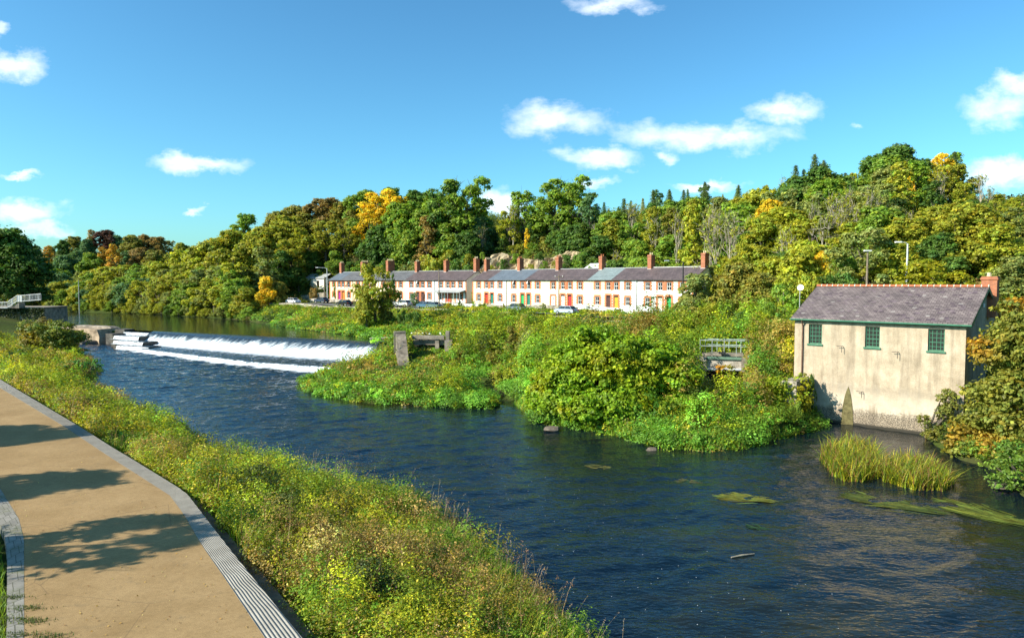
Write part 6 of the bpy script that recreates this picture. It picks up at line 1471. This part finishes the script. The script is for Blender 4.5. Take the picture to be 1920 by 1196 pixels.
# flowering grass stems with feathery heads standing over the water
e_ = resample([p for p in left_shore[2:13]], 400); cl_ = []
for i in range(26):
    k_ = rb_.integers(0, 400); cl_ += [e_[k_] + rb_.normal(0, .55, 2) + np.array([-1.1, -.3]) for _ in range(rb_.integers(3, 14))]
sp = np.array(cl_); sp = sp[poly_sd(sp[:, 0], sp[:, 1], LOWER) > -.1]; sz_ = H(sp[:, 0], sp[:, 1]); n = len(sp); sh_ = rb_.uniform(1.1, 2.3, n)
V1, F1, C1 = blades(sp, sz_, sh_, .018, .35, np.array([(.36, .28, .16)] * n), rb_, 4)
tips = V1.reshape(n, 10, 3)[:, 8]; mid_ = V1.reshape(n, 10, 3)[:, 6]; tt_ = np.repeat(tips, 14, 0) + rb_.normal(0, .012, (n * 14, 3)) + np.repeat(mid_ - tips, 14, 0) * rb_.uniform(-.1, .5, (n * 14, 1))
LV, LF = leaf_quads(tt_, unit(rb_.normal(size=tt_.shape)), np.full(len(tt_), .045), .4, rb_)
blade_obj('feathery_grass', [(V1, F1, C1), (LV, LF, vary(len(LF), (.52, .40, .28), .15, .05, rb_))], 'tall dry grass stems with pale feathery heads leaning over the water', 'grass')

# dry brown flower stalks standing in the herbs
dp_ = inpoly(2600, BANKPOLY, rb_, .3, lambda q: (q[:, 1] < 60) & (_vn(q[:, 0] + 90, q[:, 1] + 90, 3.2, 12) > .42)); dp_ = dp_[poly_sd(dp_[:, 0], dp_[:, 1], PATHPOLY) > .7]; n = len(dp_)
dp_ = dp_[:900]; n = len(dp_); V2, F2, C2 = blades(dp_, H(dp_[:, 0], dp_[:, 1]), rb_.uniform(1.1, 2.0, n), .016 + .0006 * dp_[:, 1], .22, np.array([(.30, .18, .09)] * n), rb_, 3)
tp2 = V2.reshape(n, 8, 3)[:, 6]; k_ = 9; hd = np.repeat(tp2, k_, 0) + rb_.normal(0, .05, (n * k_, 3)) * np.array([1, 1, 2.2]) - np.array([0, 0, .1]); LV2, LF2 = leaf_quads(hd, unit(rb_.normal(size=hd.shape)), np.full(len(hd), .065), .5, rb_)
blade_obj('dry_stalks', [(V2, F2, C2), (LV2, LF2, vary(len(LF2), (.34, .20, .10), .25, .1, rb_))], 'dry brown flower stalks and seed heads standing above the near bank plants', 'dry stalks')
# fallen leaves on the path
fl_ = np.concatenate([ri[rb_.integers(0, 60, 260)] + rb_.normal(0, .5, (260, 2)) + np.array([-.5, 0]), inpoly(420, XY(PATH_R_IN[3:] , ZP) + XY([(45, 1290), (45, 1010), (0, 915)], ZP), rb_)])
fl_ = fl_[(poly_sd(fl_[:, 0], fl_[:, 1], PATHPOLY) < -.1)]; k_ = len(fl_)
stuff('fallen_leaves', [(np.c_[fl_, np.full(k_, ZP + .022)], unit(np.array([0, 0, 1.]) + rb_.normal(0, .25, (k_, 3))), vary(k_, np.array([(.42, .26, .06), (.22, .11, .04), (.5, .4, .15)])[rb_.choice(3, k_)], .2, .1, rb_), rb_.uniform(.03, .065, k_))], 'scattered fallen autumn leaves on the path', 'leaves', .7)
# ---- right bank, islet and slopes
rb2 = np.random.default_rng(5)
RIGHTPOLY = [tuple(wp(WL - 2, 2))] + [tuple(p) for p in right_shore[1:33]][:0] + [tuple(p) for p in right_shore[1:]][:29] + [tuple(mw(-.5, .5)), tuple(mw(-1, 6)), (36, 74), (34, 84), (38, 100), (34, 112), (24, 118), (8, 131), (-14, 154)] + [tuple(p) for p in (rc - nrm * 3.8)[8:40:6]][::-1] + XY([(462, 600), (560, 616), (640, 627), (700, 634), (740, 641)], 2.5)
pal_r = [(.33, .37, .018), (.20, .31, .022), (.14, .22, .022), (.36, .27, .06), (.50, .44, .03), (.17, .34, .035), (.08, .12, .02), (.25, .22, .045)]
def wts_r(pts):
    a = _vn(pts[:, 0] + 200, pts[:, 1] + 90, 9, 52); b = _vn(pts[:, 0] + 200, pts[:, 1] + 90, 4, 54); dw = np.minimum(poly_sd(pts[:, 0], pts[:, 1], LOWER), poly_sd(pts[:, 0], pts[:, 1], UPPER) * 1.0)
    W_ = np.stack([1 + 0 * a, 1.1 + 0 * a, .7 + 2 * np.clip(.4 - a, 0, 1), .15 + 9 * np.clip(a - .6, 0, 1), .25 + 4 * np.clip(b - .6, 0, 1), .3 + 5 * np.exp(-dw / 3.0), .2 + 2.5 * np.clip(.4 - b, 0, 1), .5 + 0 * a], 1)
    return W_ / W_.sum(1, keepdims=True)
INL = XY([(893, 716), (905, 722), (925, 738), (955, 762), (985, 785)], 0)
def near_inlet(q): a = resample(INL, 30); return ((q[:, None] - a[None]) ** 2).sum(-1).min(1) < 1.5 ** 2
def cross_ok(q):
    return cross_ok2(q) & ~near_inlet(q)
def cross_ok2(q):
    bx, by = q[:, 0] - SB[0], q[:, 1] - SB[1]; lx = bx * math.cos(SBA) + by * math.sin(SBA); ly = -bx * math.sin(SBA) + by * math.cos(SBA)
    return ~((lx > -2.3) & (lx < 2.4) & (ly > -12) & (ly < 3))
P2 = []
for (dmin, dmax, n, ra, nl, sz, hh) in ((40, 75, 2000, .75, 75, .19, .9), (75, 100, 1900, 1.0, 62, .25, 1.1), (100, 190, 2600, 1.25, 60, .32, .95)):
    pts = inpoly(n, RIGHTPOLY, rb2, .1, lambda q: (q[:, 1] >= dmin) & (q[:, 1] < dmax) & cross_ok(q))
    dw = np.minimum(poly_sd(pts[:, 0], pts[:, 1], LOWER), poly_sd(pts[:, 0], pts[:, 1], UPPER)); rad = ra * rb2.uniform(.5, 1.4, len(pts))
    hg = 1.25 * hh * np.clip(.30 + dw * .16, .25, 1.15) * rb2.uniform(.4, 1.6, len(pts)) * (.25 + 1.9 * _vn(pts[:, 0] + 200, pts[:, 1] + 90, 4.5, 61) ** 1.5 + 1.3 * np.clip(_vn(pts[:, 0] + 200, pts[:, 1] + 90, 2.2, 62) - .55, 0, 1))
    dr_ = np.sqrt(((pts[:, None] - rc[None]) ** 2).sum(-1)).min(1); hg = np.where(dr_ < 8, np.minimum(hg, .65), hg)
    for q_, r_2 in ((np.array([org[0] + 1, org[1] - 5]), 8.0), (np.array([e1[0] + 1.5, e1[1] - 3.5]), 5.0)): hg = np.where(((pts - q_) ** 2).sum(1) < r_2 ** 2, np.minimum(hg, .45), hg)
    kp2 = ~((np.abs(pts[:, 0] - org[0]) < 1.3) & (pts[:, 1] > org[1] - 2) & (pts[:, 1] < org[1] + 9)); pts, rad, hg = pts[kp2], rad[kp2], hg[kp2]
    P2.append(mounds(pts, rad, hg, nl, sz, pal_r, rb2, wts_r(pts)))
for (dmin, dmax, n, rmin, rmax, ns_, nl, sz) in ((40, 75, 420, .6, 1.7, 30, 18, .19), (75, 100, 420, .8, 2.3, 28, 16, .26), (100, 190, 520, 1.0, 2.8, 24, 15, .34)):
    pts = inpoly(n, RIGHTPOLY, rb2, .3, lambda q: (q[:, 1] >= dmin) & (q[:, 1] < dmax) & cross_ok(q)); R = rb2.uniform(0, 1, len(pts)) ** 1.6 * (rmax - rmin) + rmin
    dw = np.minimum(poly_sd(pts[:, 0], pts[:, 1], LOWER), poly_sd(pts[:, 0], pts[:, 1], UPPER)); Hh = R * rb2.uniform(.7, 1.2, len(pts)) + .3; Hh = np.where(dw < 2.5, np.minimum(Hh, .8), Hh)
    dr_ = np.sqrt(((pts[:, None] - rc[None]) ** 2).sum(-1)).min(1); Hh = np.where(dr_ < 9, np.minimum(Hh, .85), Hh)
    isl = (pts[:, 0] / pts[:, 1] < (800 - 960) / F) & (pts[:, 1] > 62) & (pts[:, 1] <= 90); Hh = np.where(isl, np.minimum(Hh, 1.0), Hh); R = np.where(isl, np.minimum(R, 1.2), R)
    grs = (pts[:, 0] / pts[:, 1] < (890 - 960) / F) & (pts[:, 1] > 104); Hh = np.where(grs, np.minimum(Hh, .8), Hh)
    thk = (pts[:, 0] / pts[:, 1] > (830 - 960) / F) & (pts[:, 0] / pts[:, 1] < (1500 - 960) / F) & (dw > 3) & (dr_ > 10); Hh = np.where(thk, Hh * 1.65, Hh)
    nw = (pts[:, 0] / pts[:, 1] < (735 - 960) / F) & (pts[:, 1] > 88) & (pts[:, 1] < 118); Hh = np.where(nw, np.minimum(Hh, .75), Hh); R = np.where(nw, np.minimum(R, 1.0), R)
    kp = np.ones(len(pts), bool)
    for q_, r_2 in ((np.array([org[0] + 1, org[1] - 5]), 8.5), (np.array([org[0], org[1] + 3]), 3.5), (np.array([e1[0] + 1.5, e1[1] - 4]), 6.0)): kp &= ((pts - q_) ** 2).sum(1) > r_2 ** 2
    P2.append(bush_mass(pts[kp], R[kp], Hh[kp], ns_, nl, sz, pick(wts_r(pts[kp]), pal_r, rb2), rb2))
RB_ = [tuple(mw(10.6, -.6)), (30.5, 48.5), (30.6, 44), (29, 38), (36, 36), (44, 52), tuple(mw(13.6, 1))]
pts = inpoly(150, RB_, rb2); P2.append(bush_mass(pts, rb2.uniform(.4, 1.1, 150), rb2.uniform(.4, 1.2, 150), 22, 16, .17, np.array([(.16, .24, .025), (.22, .22, .03), (.10, .15, .02)])[rb2.choice(3, 150)], rb2))
RC_ = [(30, -20), (29.5, 36), (37, 36), (46, 54), (70, 60), (75, -20)]
pts = inpoly(700, RC_, rb2); P2.append(mounds(pts, rb2.uniform(1, 2, 700), rb2.uniform(.5, 1.8, 700), 60, .26, pal_r, rb2, wts_r(pts)))
stuff('undergrowth', P2, 'thick mixed undergrowth of herbs and brambles covering the far bank, islet and slope', 'undergrowth')
gp = inpoly(15000, [tuple(p) for p in right_shore[16:28]] + XY([(1500, 770), (1440, 760), (1350, 780), (1250, 790)], .6), rb2, -.1)
blade_obj('bank_grass', [blades(gp, H(gp[:, 0], gp[:, 1]), rb2.uniform(.4, .95, len(gp)), .075, .9, np.array([(.19, .38, .05), (.24, .42, .03), (.36, .38, .06)])[rb2.choice(3, len(gp))], rb2)], 'soft bright green grass fringe spilling to the water below the sluice', 'grass')
# hillside and woodland floor
rb3 = np.random.default_rng(6)
def hill_ok(q):
    ok = (poly_sd(q[:, 0], q[:, 1], UPPER) > 1) & (poly_sd(q[:, 0], q[:, 1], LOWER) > 1)
    for A_, B_ in ((T1A, T1B), (T2A, T2B)):
        u_, v_ = frame2(A_, B_); rel_ = q - A_; s_, t_2 = rel_ @ u_, rel_ @ v_; ok &= ~((s_ > (36 if A_ is T1A else -12)) & (s_ < (60 if A_ is T1A else 28)) & (t_2 > 5) & (t_2 < 23)); ok &= ~((s_ > -6) & (s_ < np.linalg.norm(B_ - A_) + 2) & (t_2 > -16) & (t_2 < 10.5))
    dr_ = np.sqrt(((q[:, None] - rc[None]) ** 2).sum(-1)).min(1); ok &= dr_ > 3.6
    r2_ = q - MO; s_, t_2 = r2_ @ MU, r2_ @ MV; ok &= ~((s_ > -.8) & (s_ < MW + 1) & (t_2 > -6) & (t_2 < MD + .8))
    ok &= ~((q[:, 0] < T1B[0] - 2) & (q[:, 0] > -46) & (q[:, 1] > 155) & (q[:, 1] < 178))
    return ok
HP = [(-60, 178), (-35, 175), (-8, 156), (36, 112), (38, 70), (46, 62), (44, 50), (70, 40), (130, 90), (120, 170), (60, 190), (30, 200), (-20, 235), (-80, 250), (-150, 262), (-200, 262), (-200, 244), (-110, 236), (-84, 205)]
pts = inpoly(6200, HP, rb3, 0, hill_ok)
P3 = mounds(pts, rb3.uniform(1.0, 2.6, len(pts)), rb3.uniform(.8, 3.0, len(pts)), 46, .5, [(.16, .20, .022), (.10, .16, .02), (.26, .27, .025), (.2, .15, .045), (.06, .10, .018), (.30, .30, .025)], rb3, [.28, .24, .15, .1, .13, .1])
P4p = inpoly(500, [(-190, 296), (-60, 285), (-60, 330), (-200, 330)], rb3); P4 = mounds(P4p, np.full(500, 4.), np.full(500, 3.), 40, 1.0, [(.09, .14, .035), (.13, .15, .04)], rb3, [.6, .4])
LB = [(-140, 155), (-116, 155), (-104, 142), (-95, 130), (-92, 118), (-84, 92), (-74, 64), (-60, 54), (-130, 40)]; pl = inpoly(500, LB, rb3); P5 = mounds(pl, rb3.uniform(1, 2, 500), rb3.uniform(.7, 2, 500), 46, .4, [(.06, .085, .018), (.1, .1, .02)], rb3, [.6, .4])
stuff('woodland_floor', [P3, P4, P5], 'tangle of low shrubs and ivy under the trees on the hillside', 'undergrowth')
# ivy over the stone platform at far left
pts_ = np.array([(pc[0] + x_, pc[1] - .15 + rb3.normal(0, .1), z_) for x_, z_ in zip(rb3.uniform(-12, 4.4, 3500), 6.4 - rb3.exponential(1.6, 3500))]); pts_ = pts_[pts_[:, 2] > 2]
stuff('ivy', [(pts_, unit(rb3.normal(0, .4, (len(pts_), 3)) + np.array([-.3, -.8, .3])), vary(len(pts_), (.05, .075, .018), .25, .1, rb3), np.full(len(pts_), .32))], 'dark ivy hanging down the stone platform at far left', 'ivy', .8)

# ---------------------------------------------------------------- reeds and water weed at right
def reed_bed(pxs, label, seed, n=1500, hh=1.75):
    r = np.random.default_rng(seed); poly = XY(pxs, 0); p = inpoly(n, poly, r); ctr = np.array(poly).mean(0)
    root = empty('reed_clump', (ctr[0], ctr[1], 0)); tag(root, label, 'reeds', 'reed clumps in the water before the mill')
    gc = np.array([(.26, .32, .02), (.42, .36, .025), (.12, .19, .025), (.26, .14, .05), (.50, .42, .07)])[r.choice(5, n, p=[.32, .20, .24, .16, .08])]
    V, Fq, Cl = blades(p - ctr, np.full(n, -.1), r.uniform(.5, 1.1, n) * hh, .065, .85 * np.ones(n), gc, r, 4)
    sel = r.choice(n, 60); LV, LF = leaf_quads(np.repeat(np.c_[(p - ctr)[sel], np.full(60, .9)], 6, 0) + r.normal(0, .15, (360, 3)), unit(r.normal(size=(360, 3))), np.full(360, .12), .3, r)
    blade_obj('blades', [(V, Fq, Cl), (LV, LF, vary(360, (.25, .12, .05), .2, .1, r))], '', '', parent=root)
reed_bed([(1535, 862), (1560, 845), (1620, 842), (1655, 868), (1650, 898), (1600, 906), (1560, 894)], 'taller left clump of yellow green reeds in the water below the mill', 61, 1900, 1.6)
reed_bed([(1655, 880), (1700, 868), (1745, 880), (1790, 905), (1770, 922), (1710, 920), (1655, 903)], 'lower right clump of yellowing reeds drooping over the water', 62, 1700, 1.4)
def weed(pxa, pxb, wid, n, colr, label, seed, z=.015):
    r = np.random.default_rng(seed); a, c_ = P(*pxa, 0)[:2], P(*pxb, 0)[:2]; dv = c_ - a; L_ = np.linalg.norm(dv); dv /= L_; sd = np.array([-dv[1], dv[0]])
    n = int(n * .55); s0 = r.uniform(0, .75, n); w0 = r.normal(0, 1.15, n) * wid * .4 * (1 - (2 * s0 - .7) ** 2).clip(.2); ln = r.uniform(.2, .45, n) * L_; V = []
    ph = r.uniform(0, 6, n)
    for k in range(5):
        t = k / 4; c = a + dv * (s0 * L_ + ln * t)[:, None] + sd * (w0 * (1 - .35 * t) + .06 * np.sin(ph + t * 4))[:, None]; hw = (.05 * math.sin(PI * min(1, t * .9 + .08)) + .006)
        zz = z + .012 * np.sin(ph * 3 + t * 3) + r.uniform(0, .006, n)
        V += [np.c_[c - sd * hw, zz], np.c_[c + sd * hw, zz]]
    V = np.stack(V, 1).reshape(-1, 3); base = np.arange(n)[:, None] * 10; Fq = np.concatenate([base + np.array([[2 * k, 2 * k + 1, 2 * k + 3, 2 * k + 2]]) for k in range(4)], 0)
    colr = np.array(colr) * (1 + 1.4 * r.uniform(0, 1, (n, 1)) ** 3)
    o = mesh_np('water_weed', V, Fq, M_leaf, col=np.concatenate([vary(n, colr, .25, .15, r)] * 4, 0)); tag(o, label, 'water weed', 'beds of trailing water weed', kind='thing')
weed((1335, 926), (1440, 938), 1.1, 420, (.15, .16, .025), 'bright streak of trailing weed in mid river, left of the reeds', 71)
weed((1575, 925), (1760, 960), 1.3, 560, (.09, .11, .02), 'long olive streak of trailing weed under the reed clumps', 72)
weed((1740, 935), (1935, 985), 1.4, 620, (.11, .13, .02), 'trailing weed streaming to the right edge of the river', 73)
weed((1095, 873), (1150, 878), .7, 120, (.10, .10, .03), 'small brownish patch of weed below the big bright bush', 74)
weed((1265, 900), (1310, 906), .8, 100, (.08, .08, .03), 'faint brown weed patch left of the bright weed streak', 75)
weed((1395, 985), (1440, 992), .6, 60, (.03, .07, .03), 'faint green weed patch below the bright weed streak', 76)
st_ = P(1392, 1042, 0); b = MB(); b.tube([(-.55, -.2, .02), (0, 0, .04), (.6, .22, .02)], [.03, .05, .02], 6); o = b.build('floating_stick', M_palebark, loc=(st_[0], st_[1], 0)); tag(o, 'pale stick floating in the near river', 'stick')
# stones at the water edges
for px, py, s_, lab in [(450, 872, .55, 'dark boulder at the near water edge'), (505, 879, .3, 'small dark stone at the near water edge right of the boulder'), (195, 742, .8, 'brown stone where the bank plants meet the rough water'), (182, 735, .6, 'smaller brown stone beside the rough water'), (1035, 805, .6, 'pale flat stone under the left edge of the big bright bush'), (1222, 841, .35, 'small grey stone in the water at the bright green grass fringe'), (1880, 912, .5, 'grey stone under the overhanging bush at right')]:
    p = P(px, py, .1); o = obj_me('stone', jag_box(s_ * 2, s_ * 1.4, s_ * .8, int(px), .2 * s_, 5, .75), M_darkrock, loc=(p[0], p[1], -.12)); tag(o, lab, 'stone')
# trees left of the path, outside the frame, whose shadows fall across it
for (x, y, hh, kd, lab) in ((-25.0, 18.6, 9.5, 'tiers', 'tree left of the path casting the nearest shadow'), (-34.5, 23.4, 11.5, 'oak', 'tree left of the path casting the second shadow'), (-42.5, 33.0, 12.5, 'oak', 'tree left of the path casting the third shadow'), (-58, 47, 10, 'oak', 'tree left of the far end of the path')):
    i = 1; pr_ = proto(kd, i); r = copy_tree(pr_[0]) if pr_[1] else pr_[0]; pr_[1] = True
    s = hh / 12; r.location = (x, y, float(H(x, y)[0])); r.scale = (s * .85, s * .85, s); r.rotation_euler = (0, 0, x)
    for ch_ in r.children:
        if ch_.name.startswith('crown'): ch_.color = (*COLS['MG'], 1)
    tag(r, lab, 'tree', 'trees left of the path')
# grass verge left of the path
vp = XY([(-200, 960), (0, 1000), (10, 1100), (8, 1290), (-300, 1290)], 3.6); gp = inpoly(5000, vp, rb3)
blade_obj('grass_verge', [blades(gp, np.full(len(gp), 3.35) , rb3.uniform(.12, .3, len(gp)), .03, .5, np.array((.19, .30, .035)), rb3)], 'short green grass left of the path edging', 'grass')
tp_ = np.concatenate([P(*q, ZP)[:2] + rb3.normal(0, .16, (160, 2)) * np.array([1.6, .6]) for q in ((20, 1160), (35, 1190), (50, 1140), (95, 1193), (15, 1120), (60, 1165))])
blade_obj('grass_tufts', [blades(tp_, np.full(len(tp_), ZP), rb3.uniform(.03, .09, len(tp_)), .02, .6, np.array((.10, .13, .04)), rb3)], 'thin tufts of grass growing over the path edge', 'grass')
finish_labels()
for k_, (r, used) in list(PROTO.items()):
    if not used:
        for ch_ in list(r.children): bpy.data.objects.remove(ch_)
        bpy.data.objects.remove(r)
for o in list(bpy.data.objects):
    if '_h' in o: del o['_h']
# ---------------------------------------------------------------- light, sky, camera
SUN = np.array([-.93, -.37, 0.]); SUN /= np.linalg.norm(SUN); EL = math.radians(33)
sv_ = np.array([SUN[0] * math.cos(EL), SUN[1] * math.cos(EL), math.sin(EL)])
import mathutils
L = bpy.data.lights.new('sun', 'SUN'); L.energy = 4.6; L.angle = math.radians(.5); L.color = (1.0, .93, .80)
so = bpy.data.objects.new('sun', L); C.objects.link(so)
so.rotation_euler = mathutils.Vector((-sv_).tolist()).to_track_quat('-Z', 'Y').to_euler()
w = bpy.data.worlds.new('World'); bpy.context.scene.world = w; w.use_nodes = True
nt = w.node_tree; nt.nodes.clear(); wo = nt.nodes.new('ShaderNodeOutputWorld'); bg = nt.nodes.new('ShaderNodeBackground')
sky = nt.nodes.new('ShaderNodeTexSky'); sky.sky_type = 'NISHITA'; sky.sun_disc = False
sky.sun_elevation = EL; sky.sun_rotation = math.atan2(SUN[0], SUN[1]) % (2 * PI)
sky.altitude = 0; sky.air_density = 1.0; sky.dust_density = .9; sky.ozone_density = 2.5
tc = nt.nodes.new('ShaderNodeTexCoord'); sep = nt.nodes.new('ShaderNodeSeparateXYZ'); nt.links.new(tc.outputs['Generated'], sep.inputs[0])
yy = mathn(nt, 'MAXIMUM', sep.outputs[1], .05)
u = mathn(nt, 'DIVIDE', sep.outputs[0], yy); v = mathn(nt, 'DIVIDE', sep.outputs[2], yy); u0, v0 = u, v
cm = nt.nodes.new('ShaderNodeCombineXYZ'); nt.links.new(u, cm.inputs[0]); nt.links.new(mathn(nt, 'MULTIPLY', v, 1.7), cm.inputs[1])
w1 = noise(nt, cm.outputs[0], 14.0, 5, .6); w2 = noise(nt, cm.outputs[0], 22.0, 5, .6)
u = mathn(nt, 'ADD', u, mathn(nt, 'MULTIPLY', mathn(nt, 'SUBTRACT', w1, .5), .075)); v = mathn(nt, 'ADD', v, mathn(nt, 'MULTIPLY', mathn(nt, 'SUBTRACT', w2, .5), .045))
n1 = noise(nt, cm.outputs[0], 9.0, 8, .62, .25); n2 = noise(nt, cm.outputs[0], 3.2, 4, .5)
CL = [(1036, 228, 105, 40, 1.0), (1462, 212, 85, 30, 1.0), (1330, 258, 180, 34, .95), (1115, 298, 92, 26, .9), (1250, 302, 45, 16, .55), (380, 309, 105, 22, .95),
      (1160, 20, 105, 24, .75), (1862, 205, 105, 48, .9), (1900, 165, 60, 34, .9), (1875, 328, 95, 32, .9), (40, 128, 75, 34, .8), (15, 62, 40, 24, .6), (50, 400, 120, 30, .7), (90, 430, 120, 24, .5), (42, 334, 45, 10, .8),
      (365, 395, 42, 10, .7), (935, 385, 62, 34, .95), (1325, 352, 90, 14, .75), (1112, 345, 40, 12, .7), (1540, 360, 60, 20, .5), (1600, 240, 30, 12, .35),
      (2300, 250, 250, 60, .8), (-500, 200, 300, 60, .8), (2000, -250, 300, 70, .7), (300, -350, 260, 60, .6)]
acc = None; bot = None
for px, py, rx, ry, s_ in CL:
    cu, cv = (px - 960) / F, (527 - py) / F
    a = mathn(nt, 'DIVIDE', mathn(nt, 'SUBTRACT', u, cu), rx / F); b = mathn(nt, 'DIVIDE', mathn(nt, 'SUBTRACT', v, cv), ry / F)
    r2 = mathn(nt, 'ADD', mathn(nt, 'MULTIPLY', a, a), mathn(nt, 'MULTIPLY', b, b))
    e = mathn(nt, 'MULTIPLY', mathn(nt, 'SUBTRACT', 1.0, mathn(nt, 'SQRT', r2)), 1.0)
    e = mathn(nt, 'MINIMUM', e, .75)
    e = mathn(nt, 'MULTIPLY', mathn(nt, 'ADD', e, s_ * .5 - .5), 1.0)
    acc = e if acc is None else mathn(nt, 'SMOOTH_MAX', acc, e, .15)
dens = mathn(nt, 'ADD', acc, mathn(nt, 'MULTIPLY', mathn(nt, 'SUBTRACT', n1, .5), 1.8))
mask = ramp(nt, dens, [(-.0, 0.), (.35, .35), (1., .95)], 'LINEAR')
ccol = ramp(nt, mathn(nt, 'ADD', mathn(nt, 'MULTIPLY', dens, .6), mathn(nt, 'MULTIPLY', n2, .5)), [(.2, (5.2, 6.0, 7.2)), (.6, (7.6, 7.8, 8.))])
SKYTINT = (.55, 1.03, 1.10)
sk0 = mixc(nt, 1.0, sky.outputs[0], (.12, .12, .12), 'MULTIPLY'); gm = nt.nodes.new('ShaderNodeGamma'); gm.inputs[1].default_value = 1.16; nt.links.new(sk0, gm.inputs[0])
skc = mixc(nt, 1.0, gm.outputs[0], tuple(8.33 * c for c in SKYTINT), 'MULTIPLY')
fin = mixc(nt, mathn(nt, 'MULTIPLY', mask.outputs[0], .93), skc, (0, 0, 0))
cmul = mixc(nt, mathn(nt, 'MULTIPLY', mask.outputs[0], .93), (0, 0, 0), ccol.outputs[0])
ad = mixc(nt, 1.0, fin, cmul, 'ADD')
nt.links.new(ad, bg.inputs[0]); bg.inputs[1].default_value = .105; nt.links.new(bg.outputs[0], wo.inputs[0])

cam = bpy.data.cameras.new('camera'); co_ = bpy.data.objects.new('camera', cam); C.objects.link(co_)
cam.sensor_width = 36; cam.lens = F / 1920 * 36; cam.clip_end = 4000; cam.clip_start = .2
co_.location = (0, 0, HZ); co_.rotation_euler = (PI / 2 - TH, 0, 0)
sc = bpy.context.scene; sc.camera = co_
sc.view_settings.view_transform = 'Standard'; sc.view_settings.look = 'None'; sc.view_settings.exposure = .98; sc.view_settings.gamma = 1
sc.cycles.max_bounces = 5; sc.cycles.diffuse_bounces = 2; sc.cycles.glossy_bounces = 3; sc.cycles.transmission_bounces = 3; sc.cycles.transparent_max_bounces = 4
sc.cycles.use_denoising = True; sc.cycles.sample_clamp_indirect = 6; sc.cycles.caustics_reflective = False; sc.cycles.caustics_refractive = False
